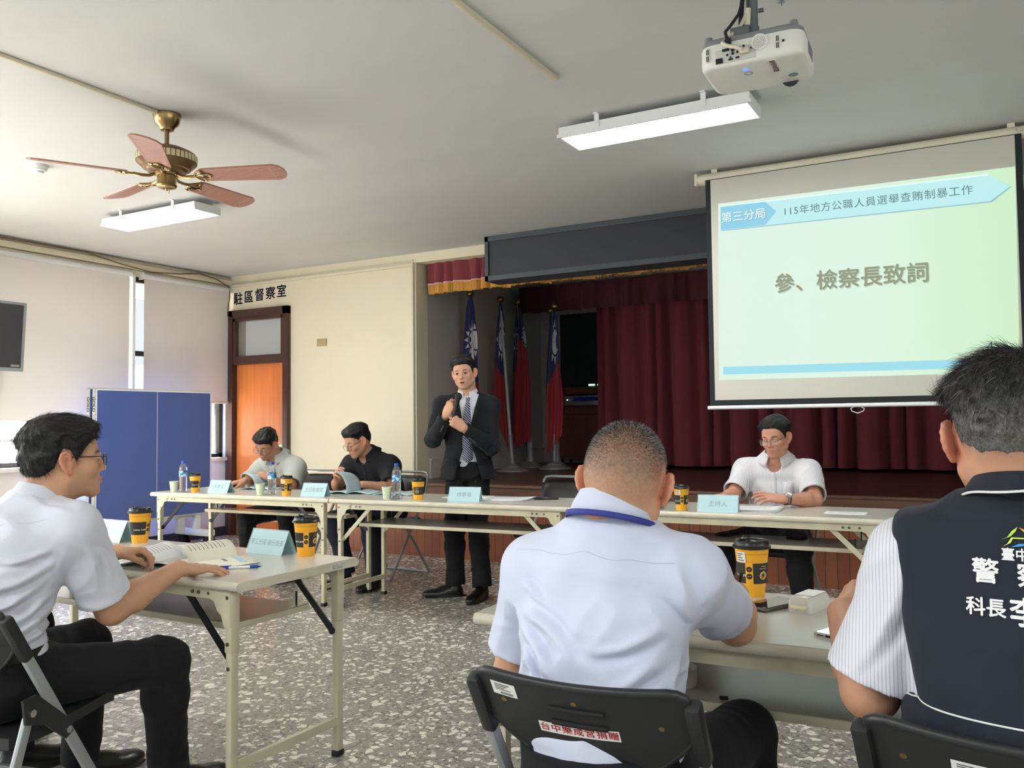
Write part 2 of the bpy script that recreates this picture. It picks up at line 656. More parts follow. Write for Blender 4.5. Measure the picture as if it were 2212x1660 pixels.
def strands(base, nrmls, dirs, length, width, bend=0.3, seg=3):
    """tapered ribbons: base Nx3, dirs Nx3 unit, length N -> verts, quads (two crossed faces are not needed at this size)"""
    n = len(base)
    side = np.cross(dirs, nrmls); side /= np.maximum(np.linalg.norm(side, axis=1), 1e-6)[:, None]
    # random twist so that strands catch light from all sides
    tw = RNG.uniform(0, math.pi, n)[:, None]
    b2 = np.cross(dirs, side)
    side = side * np.cos(tw) + b2 * np.sin(tw)
    V = []
    for j in range(seg + 1):
        t = j / seg
        c = base + dirs * (length * t)[:, None] - nrmls * (length * bend * t * t)[:, None]
        wd = width * (1 - 0.85 * t)
        V.append(c - side * wd * 0.5); V.append(c + side * wd * 0.5)
    V = np.stack(V, 1)  # n, 2(seg+1), 3
    o = (np.arange(n) * 2 * (seg + 1))[:, None]
    Q = []
    for j in range(seg): Q.append(o + np.array([[2 * j, 2 * j + 1, 2 * j + 3, 2 * j + 2]]))
    return V.reshape(-1, 3), np.concatenate(Q)


# ------------------------------------------------------------------ people
def rot_ypr(yaw, pitch, roll):
    """rows: right, forward, up of a head that looks along +Y at 0; yaw>0 turns left, pitch>0 looks up, roll>0 tilts to its right"""
    cy, sy = math.cos(yaw), math.sin(yaw)
    f = V3(-sy, cy, 0); r = V3(cy, sy, 0); u = V3(0, 0, 1)
    cp, sp = math.cos(pitch), math.sin(pitch)
    f2 = f * cp + u * sp; u2 = u * cp - f * sp
    cr, sr = math.cos(roll), math.sin(roll)
    r2 = r * cr - u2 * sr; u3 = u2 * cr + r * sr
    return np.array([r2, f2, u3])


def head_ops(S, H, M, st):
    """skull, face and ears of a head centred between the ears at H, M rows right/forward/up"""
    sc = st.get('head', 1.0); w = st.get('face_w', 1.0)
    L = lambda x, y, z: H + (V3(x * w, y, z) * sc) @ M
    r = lambda *a: tuple(v * sc for v in a)
    S.ell(L(0, -0.014, 0.034), r(0.0765 * w, 0.098, 0.088), M, k=0.0)
    S.ell(L(0, -0.03, 0.0), r(0.070 * w, 0.078, 0.075), M, k=0.03)
    S.ell(L(0, 0.026, -0.030), r(0.064 * w, 0.066, 0.082), M, k=0.03)
    S.ell(L(0, 0.048, 0.045), r(0.058 * w, 0.042, 0.05), M, k=0.025)          # forehead
    for s in (-1, 1):
        S.cone(L(s * 0.055, 0.004, -0.056), L(s * 0.016, 0.070, -0.100), 0.017 * sc, 0.015 * sc, k=0.025)
        S.ell(L(s * 0.040, 0.058, -0.028), r(0.022, 0.026, 0.022), M, k=0.02)
        S.cone(L(s * 0.050, 0.066, 0.016), L(s * 0.012, 0.089, 0.015), 0.008 * sc, 0.0085 * sc, k=0.014)
    S.ell(L(0, 0.076, -0.100), r(0.021, 0.018, 0.016), M, k=0.016)
    S.ell(L(0, 0.078, -0.066), r(0.030, 0.020, 0.024), M, k=0.018)
    for s in (-1, 1):
        S.ell(L(s * 0.031, 0.097, -0.002), r(0.0165, 0.013, 0.0095), M, k=0.008, op='s')
    S.cone(L(0, 0.088, 0.010), L(0, 0.108, -0.030), 0.0075 * sc, 0.0095 * sc, k=0.010)
    S.ell(L(0, 0.105, -0.034), r(0.011, 0.010, 0.009), M, k=0.006)
    for s in (-1, 1):
        S.ell(L(s * 0.0125, 0.096, -0.037), r(0.008, 0.010, 0.0075), M, k=0.006)
        S.ell(L(s * 0.007, 0.104, -0.046), r(0.004, 0.006, 0.004), M, k=0.003, op='s')
        S.ell(L(s * 0.031, 0.080, -0.002), r(0.0155, 0.013, 0.0125), M, k=0.004)       # lids over the eyeball
    op = st.get('mouth', 0.0)
    S.ell(L(0, 0.096, -0.0625 + op * 0.3), r(0.021, 0.009, 0.0052), M, k=0.004)
    S.ell(L(0, 0.095, -0.0735 - op), r(0.018, 0.009, 0.0062), M, k=0.004)
    if op > 0:
        S.ell(L(0, 0.100, -0.068 - op * 0.4), r(0.015, 0.012, 0.002 + op * 0.55), M, k=0.002, op='s')
    else:
        S.ell(L(0, 0.106, -0.0678), r(0.024, 0.006, 0.0012), M, k=0.002, op='s')
    # ears: tilted shell with rim, hollow and lobe
    fl = st.get('ear_flare', 0.50)
    for s in (-1, 1):
        a = V3(s * math.cos(fl) * -0.0 + s * math.sin(fl), -math.cos(fl), 0)        # ear plane direction, away backwards
        e_n = V3(s * math.cos(fl), math.sin(fl), 0)                                    # ear outward normal (faces out and forward)
        up = V3(0, -0.14, 1.0); up = nrm(up - (up @ e_n) * e_n)
        bk = np.cross(e_n, up) * (1 if s > 0 else -1)
        if bk[1] > 0: bk = -bk
        E0 = V3(s * 0.0745 * w, 0.004, -0.006)
        T = lambda b, u_, n_: H + ((E0 + bk * b + up * u_ + e_n * n_) * sc) @ M
        ME = np.array([bk @ M, up @ M, e_n @ M])
        S.ell(T(0.015, 0.004, 0.002), r(0.018, 0.031, 0.0055), ME, k=0.004)
        S.ell(T(0.010, 0.000, 0.010), r(0.0095, 0.018, 0.0075), ME, k=0.004, op='s')
        rim = [(-0.001, 0.012), (0.002, 0.026), (0.012, 0.033), (0.024, 0.030), (0.031, 0.018), (0.031, 0.004), (0.026, -0.010), (0.017, -0.022)]
        for (b0, u0), (b1, u1) in zip(rim[:-1], rim[1:]):
            S.cone(T(b0, u0, 0.005), T(b1, u1, 0.005), 0.0042 * sc, 0.0042 * sc, k=0.004)
        S.ell(T(0.009, -0.027, 0.003), r(0.009, 0.010, 0.0055), ME, k=0.006)
        S.cone(T(-0.003, -0.004, 0.003), T(-0.003, -0.014, 0.003), 0.005 * sc, 0.004 * sc, k=0.005)


FL = {0: (0.041, 0.026, 0.021), 1: (0.046, 0.029, 0.022), 2: (0.042, 0.027, 0.021), 3: (0.033, 0.020, 0.018)}
MCP = {0: (0.027, 0.088, 0.002), 1: (0.008, 0.093, 0.004), 2: (-0.011, 0.087, 0.002), 3: (-0.028, 0.077, -0.002)}


def rot_axis(v, ax, a):
    ax = nrm(ax); return v * math.cos(a) + np.cross(ax, v) * math.sin(a) + ax * (ax @ v) * (1 - math.cos(a))


def hand_ops(S, W, f, d, right, curls, spread=0.06, thumb=(0.5, 0.35, 0.3, 0.3), s=1.0):
    """W wrist, f finger direction, d back-of-hand direction; curls per finger (mcp, pip, dip) in radians;
    thumb = (abduction out, drop toward palm, mcp bend, ip bend)"""
    W = V3(W); f = nrm(f); d = V3(d); d = nrm(d - (d @ f) * f)
    t = np.cross(d, f) if right else np.cross(f, d)
    L = lambda x, y, z: W + (t * x + f * y + d * z) * s
    tips = []
    for i in range(4):
        m = L(*MCP[i])
        S.cone(L(MCP[i][0] * 0.62, 0.012, 0), m - d * 0.003 * s, 0.0165 * s, (0.0125, 0.0125, 0.012, 0.011)[i] * s, k=0.012)
    S.ell(L(0, 0.045, -0.006), (0.034 * s, 0.040 * s, 0.014 * s), np.array([t, f, d]), k=0.012)
    S.cone(L(0.016, 0.010, -0.008), L(0.036, 0.046, -0.014), 0.017 * s, 0.0135 * s, k=0.012)
    for i in range(4):
        p = L(*MCP[i])
        a_sp = (0.5 - i / 3.0) * 2 * spread
        dr = rot_axis(f, d, a_sp if right else -a_sp)
        dr = nrm(dr)
        ax = np.cross(dr, d)                        # rotates dr toward -d for negative angle
        c = curls[i] if isinstance(curls[0], (tuple, list)) else curls
        ang = 0.0
        rr = (0.0098, 0.0088, 0.0080, 0.0070)
        if i == 3: rr = tuple(x * 0.87 for x in rr)
        for j in range(3):
            ang += c[j]
            dj = rot_axis(dr, ax, -ang)
            q = p + dj * FL[i][j] * s
            S.cone(p, q, rr[j] * s, rr[j + 1] * s, k=0.004)
            p = q
        tips.append((p, dj))
    ab, dp, b1, b2 = thumb
    p = L(0.022, 0.020, -0.008)
    dr = nrm(f * math.cos(ab) + t * math.sin(ab))
    dr = nrm(dr * math.cos(dp) - d * math.sin(dp))
    q = p + dr * 0.040 * s
    S.cone(p, q, 0.015 * s, 0.0118 * s, k=0.012)
    ax = np.cross(dr, nrm(f * 0.8 - d * 0.6 - t * 0.5))
    if np.linalg.norm(ax) < 1e-3: ax = d
    for ln, b, r0, r1 in ((0.034, b1, 0.0115, 0.010), (0.027, b2, 0.0102, 0.0078)):
        dr = rot_axis(dr, ax, b); p = q; q = p + dr * ln * s
        S.cone(p, q, r0 * s, r1 * s, k=0.005)
    tips.append((q, dr))
    return tips


def ridge(p, sc, direction, amp, seed=0.0, stretch=3.5):
    """fold-like displacement: ridged noise, long along 'direction'"""
    d = nrm(direction)
    al = (p @ d)[:, None] * d
    q = (p - al) / sc + al / (sc * stretch) + seed
    q = q + 0.35 * np.stack([noise3(q * 0.8 + 11), noise3(q * 0.8 + 23), noise3(q * 0.8 + 37)], -1)
    n = noise3(q)
    r = 1 - np.abs(n) * 2.0
    return -amp * np.maximum(r, -0.2)


SKIN = srgb(196, 150, 122)
SKIN_D = srgb(176, 128, 100)


def tcone(S, a, b, r1, r2, k=0.02, op='u'):
    """sleeve-like cone: round at a, cut flat at b"""
    a = V3(a); b = V3(b); ba = b - a; L = np.linalg.norm(ba); w = ba / L; R = max(r1, r2)
    def fn(p):
        pa = p - a; tw = pa @ w
        t = np.maximum(tw, 0) / L
        q = pa - np.maximum(tw, 0)[:, None] * w
        d = np.sqrt((q ** 2).sum(1)) - (r1 + (r2 - r1) * t)
        return np.maximum(d, tw - L)
    return S.raw(fn, np.minimum(a, b) - R, np.maximum(a, b) + R, op, k)


def lerp(a, b, t): return V3(a) + (V3(b) - V3(a)) * t


def torso(J, b, off, lo=-0.02):
    """cross sections of the trunk from the seat to the neck"""
    uh = nrm(V3(J['hip'][1]) - V3(J['hip'][0])); us = nrm(V3(J['sh'][1]) - V3(J['sh'][0]))
    um = nrm(uh + us)
    pel, wai, che, nec = (V3(J[k]) for k in ('pel', 'waist', 'chest', 'neck'))
    shm = (V3(J['sh'][0]) + V3(J['sh'][1])) / 2
    belly = J.get('belly', 0.0)
    up = lerp(che, nec, 0.52)
    f = np.cross(V3(0, 0, 1), um)
    return [(pel + V3(0, 0, lo), uh, 0.160 * b + off, 0.118 * b + off),
            (wai + f * belly * 0.5, um, 0.150 * b + off, 0.118 * b + off + belly * 0.5),
            (che, um, 0.163 * b + off, 0.122 * b + off),
            (up, us, 0.150 * b + off, 0.095 * b + off),
            (lerp(che, nec, 0.86), us, 0.085 * b + off, 0.068 * b + off)]


def shoulder_ops(S, J, b, off, k=0.045):
    nec = V3(J['neck'])
    for i in (0, 1):
        sh = V3(J['sh'][i])
        S.cone(lerp(nec, sh, 0.25) - V3(0, 0, J.get('trap', 0.026)), sh, 0.046 * b + off, 0.056 * b + off, k=k)
        S.ball(lerp(sh, J['chest'], 0.25), 0.060 * b + off, k=k)


HAIR_PTS = [(0.0, 0.066), (0.55, 0.066), (0.85, 0.040), (1.10, 0.010), (1.30, -0.012), (1.50, 0.028), (1.75, 0.032), (2.05, -0.030), (2.5, -0.060), (3.15, -0.066)]


def cranium(q, sc, w):
    """distance to the scalp in head space"""
    def el(c, r):
        p = (q - V3(*c) * sc) ; r = V3(*r) * sc
        k0 = np.sqrt(((p / r) ** 2).sum(1)); k1 = np.sqrt(((p / r ** 2) ** 2).sum(1))
        return k0 * (k0 - 1) / np.maximum(k1, 1e-6)
    a = el((0, -0.014, 0.034), (0.0765 * w, 0.098, 0.088))
    for c, r in (((0, -0.03, 0.0), (0.070 * w, 0.078, 0.075)), ((0, 0.048, 0.045), (0.058 * w, 0.042, 0.05)), ((0, 0.026, -0.03), (0.064 * w, 0.066, 0.082))):
        d = el(c, r)
        h = np.maximum(0.028 - np.abs(a - d), 0) / 0.028
        a = np.minimum(a, d) - h * h * 0.007
    return a


def hairline(q, st):
    pts = st.get('hairline', HAIR_PTS)
    ph = np.abs(np.arctan2(q[:, 0], q[:, 1]))
    return np.interp(ph, [p[0] for p in pts], [p[1] for p in pts])


def hair_ops(S, H, M, st):
    sc = st.get('head', 1.0); w = st.get('face_w', 1.0)
    t_top = st.get('t_top', 0.022); t_side = st.get('t_side', 0.007); lift = st.get('t_front', 0.0)
    wav = st.get('hair_wave', 0.004); part = st.get('part', 0.0)
    sd = st.get('seed', 0) * 3.7
    def fn(p):
        q = ((p - H) @ M.T) / sc
        d = cranium(q, 1.0, w)
        z = q[:, 2]
        up = np.clip((z - 0.03) / 0.06, 0, 1); up = up * up * (3 - 2 * up)
        fr = np.clip((q[:, 1] - 0.02) / 0.06, 0, 1)
        hl = hairline(q, st)
        edge = np.clip((z - hl) / 0.045, 0, 1)
        t = (t_side + (t_top - t_side) * up + lift * fr * up) * (0.15 + 0.85 * edge)
        n = noise3(q * V3(70, 28, 40) + sd) * wav + noise3(q * V3(160, 50, 90) + sd) * wav * 0.45
        jag = noise3(q * V3(120, 120, 25) + sd) * 0.004
        d = d - t - n * edge
        return np.maximum(d, (hl + jag - z) * 0.75) * sc
    R = 0.15 * sc
    S.raw(fn, H - R, H + R, 'u', 0.0)


def head_local(v, H, M, sc): return ((v - H) @ M.T) / sc


def skin_colors(v, H, M, st):
    sc = st.get('head', 1.0)
    base = V3(*st.get('skin', SKIN))
    c = np.repeat(base[None], len(v), 0)
    n = noise3(v * 55) * 0.05 + noise3(v * 17) * 0.06
    c = c * (1 + n[:, None])
    q = head_local(v, H, M, sc)
    near = np.linalg.norm(q, axis=1) < 0.17
    x, y, z = q.T
    def blend(mask_w, col):
        nonlocal c
        c = c * (1 - mask_w[:, None]) + V3(*col) * mask_w[:, None]
    sm = lambda v_, a, b: np.clip((v_ - a) / (b - a), 0, 1)
    # ruddier ears, nose and cheeks
    ear = (np.abs(x) > 0.072) & near & (z < 0.05) & (z > -0.05) & (y < 0.03)
    blend(ear * 0.45, srgb(205, 128, 105))
    ch = np.exp(-(((np.abs(x) - 0.042) / 0.02) ** 2 + ((z + 0.03) / 0.02) ** 2)) * (y > 0.04) * near
    blend(ch * 0.25, srgb(205, 120, 100))
    # beard shadow
    bs = sm(-z, 0.05, 0.075) * (y > 0.02) * near * (z > -0.125)
    blend(bs * st.get('beard', 0.18), srgb(105, 90, 82))
    # lips
    lp = np.exp(-((x / 0.02) ** 4 + ((z + 0.068) / 0.009) ** 4)) * (y > 0.085) * near
    blend(np.clip(lp, 0, 1) * 0.38, srgb(160, 92, 84))
    if st.get('mouth', 0) > 0: blend(np.clip(np.exp(-((x / 0.016) ** 4 + ((z + 0.0705) / 0.0042) ** 4)) * (y > 0.07) * near, 0, 1) * 0.9, srgb(60, 30, 28))
    # brows
    bw = np.exp(-(((np.abs(x) - 0.032) / 0.019) ** 4 + ((z - 0.0215 + np.abs(np.abs(x) - 0.030) * 0.16) / 0.0048) ** 4)) * (y > 0.05) * near
    blend(np.clip(bw, 0, 1) * st.get('brow', 0.85), st.get('brow_col', srgb(38, 32, 30)))
    # eyes
    ex = (np.abs(x) - 0.031)
    op = st.get('eyes', 0.0)
    if op > 0:
        ins = (ex / 0.0135) ** 2 + ((z + 0.002) / (0.0065 * op)) ** 2
        blend((ins < 1) * (y > 0.06) * near * 0.8, srgb(160, 146, 138))
        ir = (ex / 0.0078) ** 2 + ((z + 0.002) / 0.0075) ** 2
        blend(((ir < 1) & (ins < 1.1)) * (y > 0.06) * near * 1.0, srgb(28, 20, 17))
        lid = np.exp(-((ins - 1.15) / 0.35) ** 2) * (z > -0.004) * (y > 0.06) * near
        blend(lid * 0.9, srgb(50, 36, 32))
    else:
        lid = np.exp(-((ex / 0.014) ** 4 + ((z + 0.0085 - ex * ex * 22) / 0.0024) ** 2)) * (y > 0.06) * near
        blend(np.clip(lid, 0, 1) * 0.85, srgb(52, 38, 34))
    # cropped hair on the scalp
    f = st.get('fade')
    if f is not None:
        hl = hairline(q, st)
        scalp = near & (np.abs(x) < 0.082)
        cover = sm(z - hl + 0.028, 0.0, f[0]) * scalp * ((y < 0.075) | (z > 0.06))
        spk = 0.75 + 0.25 * noise3(q * 260)
        blend(np.clip(cover * spk, 0, 1) * f[1], f[2])
    return c


def glasses(H, M, st, par, frame_mat, lens_mat, half=0.0255, hh=0.0175, name='glasses'):
    sc = st.get('head', 1.0)
    L = lambda x, y, z: Vector(H + (V3(x, y, z) * sc) @ M)
    dn = st.get('glass_drop', 0.0)
    fr = MB(); ln = MB()
    for s in (-1, 1):
        pts = []
        for k in range(20):
            t = 2 * math.pi * k / 20
            ct, stt = math.cos(t), math.sin(t)
            ex = abs(ct) ** 0.65 * (1 if ct > 0 else -1); ez = abs(stt) ** 0.65 * (1 if stt > 0 else -1)
            xx = s * 0.0345 + ex * half
            pts.append(L(xx, 0.109 - 0.10 * abs(xx) ** 1.4 - dn * 0.2, -0.005 + ez * hh - dn))
        fr.tube(pts, 0.0014 * sc, 6, closed=True)
        ln.add([p for p in pts], [tuple(range(20))])
        fr.tube([L(s * 0.059, 0.105, 0.004 - dn), L(s * 0.068, 0.098, 0.006 - dn), L(s * 0.0765, 0.05, 0.008 - dn * .5), L(s * 0.0785, 0.012, 0.010), L(s * 0.0775, -0.008, 0.004), L(s * 0.0755, -0.024, -0.014)], 0.0017 * sc, 6)
    fr.tube([L(-0.010, 0.110 - dn * 0.2, 0.0 - dn), L(0, 0.1135 - dn * 0.2, 0.003 - dn), L(0.010, 0.110 - dn * 0.2, 0.0 - dn)], 0.0013 * sc, 6)
    o = fr.build(name, frame_mat, par)
    g = ln.build('lens', lens_mat, o)
    return o


COLLAR_EDGE = []


def collar(par, base, right, fwd, up, rx, ry, mats, gap=0.45, stand=0.036, fall=0.052, tip=0.045, name='collar', lean=0.0, flare=0.020, n=44):
    """folded shirt collar round the neck; gap half angle at the front"""
    base = V3(base); right = nrm(right); fwd = nrm(fwd); up = nrm(up)
    rows = [[] for _ in range(6)]
    for i in range(n + 1):
        a = gap + (2 * math.pi - 2 * gap) * i / n
        fr = max(0.0, math.cos(a))           # 1 at the front
        cx, cy = math.sin(a), math.cos(a)
        def pt(r, z): return Vector(base + right * (cx * (rx + r)) + fwd * (cy * (ry + r) + lean * z) + up * z)
        st = stand * (1 - 0.30 * fr)
        tp = tip * fr ** 3
        wob = 0.002 * math.sin(5 * a)
        rows[0].append(pt(-0.002, -0.012))
        rows[1].append(pt(0.000, st * 0.6))
        rows[2].append(pt(0.002, st))
        rows[3].append(pt(0.007, st + 0.001))
        rows[4].append(pt(0.011 + flare * 0.4, st - fall * 0.5 - tp * 0.4 + wob))
        rows[5].append(pt(0.010 + flare + fr * 0.006, st - fall - tp + wob))
    COLLAR_EDGE[:] = rows[5]
    m = MB(); m.grid(rows)
    o = m.build(name, mats, par, sharp=60, solid=0.0022)
    return o


def shoe_ops(S, A, toe, L=0.27, k=0.02):
    """A ankle point above the heel, toe unit direction on the floor; sole on z=A floor"""
    A = V3(A); toe = nrm(V3(toe[0], toe[1], 0)); z0 = 0.0 if len(toe) else 0
    fl = S.floor
    side = V3(-toe[1], toe[0], 0)
    B = V3(A[0], A[1], fl)
    M = np.array([side, toe, V3(0, 0, 1)])
    S.ell(B + toe * (L * 0.50) + V3(0, 0, 0.024), (0.049, 0.105, 0.040), M, k=k)
    S.ell(B + toe * 0.0 + V3(0, 0, 0.030), (0.038, 0.058, 0.050), M, k=0.03)
    S.ell(B + toe * 0.055 + V3(0, 0, 0.045), (0.038, 0.075, 0.045), M, k=0.03)
    S.cone(B + V3(0, 0, 0.05), B + V3(0, 0, 0.095), 0.040, 0.042, k=0.02)
    S.ell(B + toe * (L * 0.30) + V3(0, 0, 0.004), (0.050, 0.165, 0.016), M, k=0.004)


class Person:
    def __init__(s, label, J, st, group=None):
        s.J = J; s.st = st
        s.root = thing('person', label, 'person', (J['pel'][0], J['pel'][1], J.get('floor', 0.0)), 0, group)
        s.org = V3(J['pel'][0], J['pel'][1], J.get('floor', 0.0))
        s.H = V3(J['head'][0]); s.M = rot_ypr(*[R_(a) for a in J['head'][1]])
        s.sc = st.get('head', 1.0)

    def put(s, name, SD, h, material, zfine=None, colors=None, it=1):
        v, q = SD.mesh(h, zfine)
        v = relax(v, q, it)
        c = colors(v) if colors else None
        o = np_mesh(name, v, q, material, s.root, c, s.org)
        return o, v, q

    def adopt(s, o):
        """world-space mesh -> child of the person"""
        o.parent = s.root
        o.data.transform(Matrix.Translation(Vector(-s.org)))
        for c in children_of(o): c.data.transform(Matrix.Translation(Vector(-s.org)))
        return o

    def body(s, h=0.0035, legs=True, shrink=0.0):
        J, st = s.J, s.st
        S = SDF()
        head_ops(S, s.H, s.M, st)
        nb = V3(J['neck'])
        nr = st.get('neck_r', 0.056)
        S.cone(s.H + V3(0, -0.022, -0.055) * s.sc @ s.M, nb, nr * s.sc, nr + 0.008, k=0.022)
        S.cone(s.H + V3(0, 0.012, -0.07) * s.sc @ s.M, lerp(nb, J['chest'], 0.12) + V3(0, 0, 0.0), (nr - 0.012) * s.sc, nr - 0.004, k=0.022)
        b = st.get('build', 1.0)
        S.loft(torso(J, b, -0.012), k=0.03, n=2.4)
        shoulder_ops(S, J, b, -0.012)
        ar = st.get('arm', 1.0)
        for i in (0, 1):
            sh, el, wr = V3(J['sh'][i]), V3(J['el'][i]), V3(J['wr'][i])
            S.cone(sh, el, 0.052 * ar, 0.0425 * ar, k=0.03)
            mid = lerp(el, wr, 0.32)
            S.cone(el, mid, 0.0415 * ar, 0.0435 * ar, k=0.02)
            S.cone(mid, wr, 0.0425 * ar, 0.0265 * ar, k=0.02)
            hd = J['hand'][i]
            hand_ops(S, wr, hd['f'], hd['d'], i == 1, hd.get('curl', (0.35, 0.45, 0.3)), hd.get('spread', 0.06), hd.get('thumb', (0.6, 0.3, 0.3, 0.3)), st.get('hand', 1.0))
            if legs:
                hp, kn, an = V3(J['hip'][i]), V3(J['kn'][i]), V3(J['an'][i])
                S.cone(hp, kn, 0.075 * b, 0.052 * b, k=0.03)
                S.cone(kn, lerp(kn, an, 0.35), 0.052 * b, 0.052 * b, k=0.02)
                S.cone(lerp(kn, an, 0.35), an, 0.052 * b, 0.036 * b, k=0.02)
        s.S_body = S
        zf = [(s.H[2] - 0.13, s.H[2] + 0.13, h * 0.8)]
        o, v, q = s.put('body', S, h, st['skin_mat'], zf, lambda v: skin_colors(v, s.H, s.M, st))
        s.bv, s.bq = v, q
        return o

    def hair(s, material, h=0.003, n=2500, length=(0.02, 0.035), width=0.0007, lift=0.25, col=None, shell=True, region=None, flow=None, bend=0.3, crown=(0.012, -0.055, 0.12)):
        st = s.st
        V = []; Q = []; C = []
        if shell:
            S = SDF(); hair_ops(S, s.H, s.M, st)
            v, q = S.mesh(h); v = relax(v, q, 1)
            V.append(v); Q.append(q)
            lq0 = head_local(v, s.H, s.M, s.sc)
            C.append(np.mean([col(lq0) for _ in range(12)], 0) * 0.85)
            bv, bn = v, vnormals(v, q)
        else:
            bv, bn = s.bv, vnormals(s.bv, s.bq)
        ql = head_local(bv, s.H, s.M, s.sc)
        hl = hairline(ql, st)
        ok = (np.linalg.norm(ql, axis=1) < 0.2) & (ql[:, 2] > hl + 0.002)
        if region is not None: ok &= region(ql, hl)
        d_in = np.abs(cranium(ql, 1.0, st.get('face_w', 1.0)))
        ok &= d_in < 0.06
        ids = np.nonzero(ok)[0]
        if n and len(ids):
            ids = RNG.choice(ids, n)
            nn = bn[ids]
            jit = RNG.normal(0, 0.002, (n, 3))
            base = bv[ids] + jit - (jit * nn).sum(1)[:, None] * nn - nn * 0.0015
            lq = ql[ids]
            fw = (lq - V3(*crown)) if flow is None else flow(lq)
            fw = fw @ s.M
            fw = fw - (fw * nn).sum(1)[:, None] * nn
            fw /= np.maximum(np.linalg.norm(fw, axis=1), 1e-6)[:, None]
            lf = lift(lq)[:, None] if callable(lift) else lift
            d = fw * (1 - lf) + nn * lf + RNG.normal(0, 0.16, (n, 3))
            d /= np.linalg.norm(d, axis=1)[:, None]
            ln = RNG.uniform(length[0], length[1], n) if not callable(length) else length(lq)
            sv, sq = strands(base, nn, d, ln, width, bend)
            off = sum(len(x) for x in V)
            V.append(sv); Q.append(sq + off)
            cc = col(lq) * RNG.uniform(0.75, 1.25, (n, 1))
            C.append(np.repeat(cc, 8, 0))
        o = np_mesh('hair', np.concatenate(V), np.concatenate(Q), material, s.root, np.concatenate(C), s.org)
        return o

    def shirt(s, material, h=0.005, sleeve=0.62, off=0.010, amp=0.006, sl_r=(0.066, 0.074), name='shirt', long=False, hem=None, folds=(), waistfold=0.006, neck_r=0.062, extra=None, floor_cut=None, vneck=None, folds2=(), fold_n=None, shape=2.4, it=1, k_sl=0.03):
        J, st = s.J, s.st; b = st.get('build', 1.0)
        S = SDF()
        S.loft(torso(J, b, off, 0.035), k=0.0, n=shape)
        shoulder_ops(S, J, b, off)
        us = nrm(V3(J['sh'][1]) - V3(J['sh'][0])); hol = []
        for i in (0, 1):
            sh, el, wr = V3(J['sh'][i]), V3(J['el'][i]), V3(J['wr'][i])
            if not long:
                S.cone(sh, lerp(sh, el, 0.25), sl_r[0], sl_r[0], k=0.05)
                tcone(S, sh, lerp(sh, el, sleeve), sl_r[0], sl_r[1], k=k_sl)
                hol.append((lerp(sh, el, sleeve - 0.09), lerp(sh, el, sleeve + 0.05), sl_r[1] - 0.013, sl_r[1] - 0.007))
            else:
                S.cone(sh, el, sl_r[0], sl_r[1], k=0.04)
                tcone(S, el, lerp(el, wr, 0.98), sl_r[1], sl_r[1] * 0.70, k=0.02)
                S.cone(lerp(el, wr, 0.88), lerp(el, wr, 1.06), sl_r[1] * 0.58, sl_r[1] * 0.58, k=0.0, op='s')
        if extra: extra(S)
        wai = V3(J['waist']); z0 = wai[2]
        pe = V3(J['pel'])
        ax = nrm(V3(J['neck']) - pe)
        seed = st.get('seed', 0) * 5.3
        def fold(p):
            tw = (p - pe) @ ax
            H = (V3(J['neck']) - pe) @ ax
            wl = np.clip(1 - np.abs(tw - H * 0.30) / (H * 0.32), 0, 1)
            d = ridge(p, 0.075, us * 0.6 + ax * 0.75, amp * 0.8, seed) * np.clip(tw / (H * 0.3), 0.25, 1)
            d += ridge(p, 0.045, us + ax * 0.15, waistfold, seed + 7) * wl
            d += noise3(p * 9 + seed) * amp * 0.6
            if len(folds2):
                n_ = nrm(fold_n); on = ((p - pe) @ n_) > -0.02
                sub_ = p[on]; dd = np.zeros(len(sub_))
                for a_, e_, w_, A_ in folds2:
                    a_, e_ = V3(a_), V3(e_)
                    t_ = e_ - a_; t_ = t_ - (t_ @ n_) * n_; L_ = np.linalg.norm(t_); t_ /= L_
                    s_ = np.cross(n_, t_); r_ = sub_ - a_
                    u = (r_ @ t_) / L_; q_ = (r_ @ s_ - 0.10 * L_ * np.sin(np.clip(u, 0, 1) * 3.1416)) / w_
                    win = np.clip(u / 0.25, 0, 1) * np.clip((1 - u) / 0.45, 0, 1)
                    dd += A_ * win * (-np.exp(-q_ ** 2) + 0.9 * np.exp(-((q_ - 1.5) / 0.8) ** 2))
                d[on] += dd
            for a_, e_, r0_, r1_ in hol: d *= 1 - 0.75 * np.exp(-(np.linalg.norm(p - e_, axis=1) / 0.10) ** 2)
            return d
        S.disp(fold)
        for a, e, r, dep in folds:                    # deep creases: long thin grooves or raised folds
            if dep > 0: S.cone(a, e, r, r * 0.5, k=dep, op='u')
            else: S.cone(a, e, r, r * 0.4, k=-dep, op='s')
        for h_ in hol: S.cone(*h_, k=0.0, op='s')
        nb = V3(J['neck'])
        S.cone(lerp(J['chest'], nb, 0.9), s.H, neck_r, neck_r, k=0.004, op='s')
        if vneck: S.ell(nb + V3(vneck) + V3(0, 0, -0.020), (0.046, 0.060, 0.062), None, k=0.006, op='s')
        if floor_cut: S.plane(*floor_cut)
        o, v, q = s.put(name, S, h, material, it=it)
        s.shirt_v, s.shirt_q = v, q
        return o

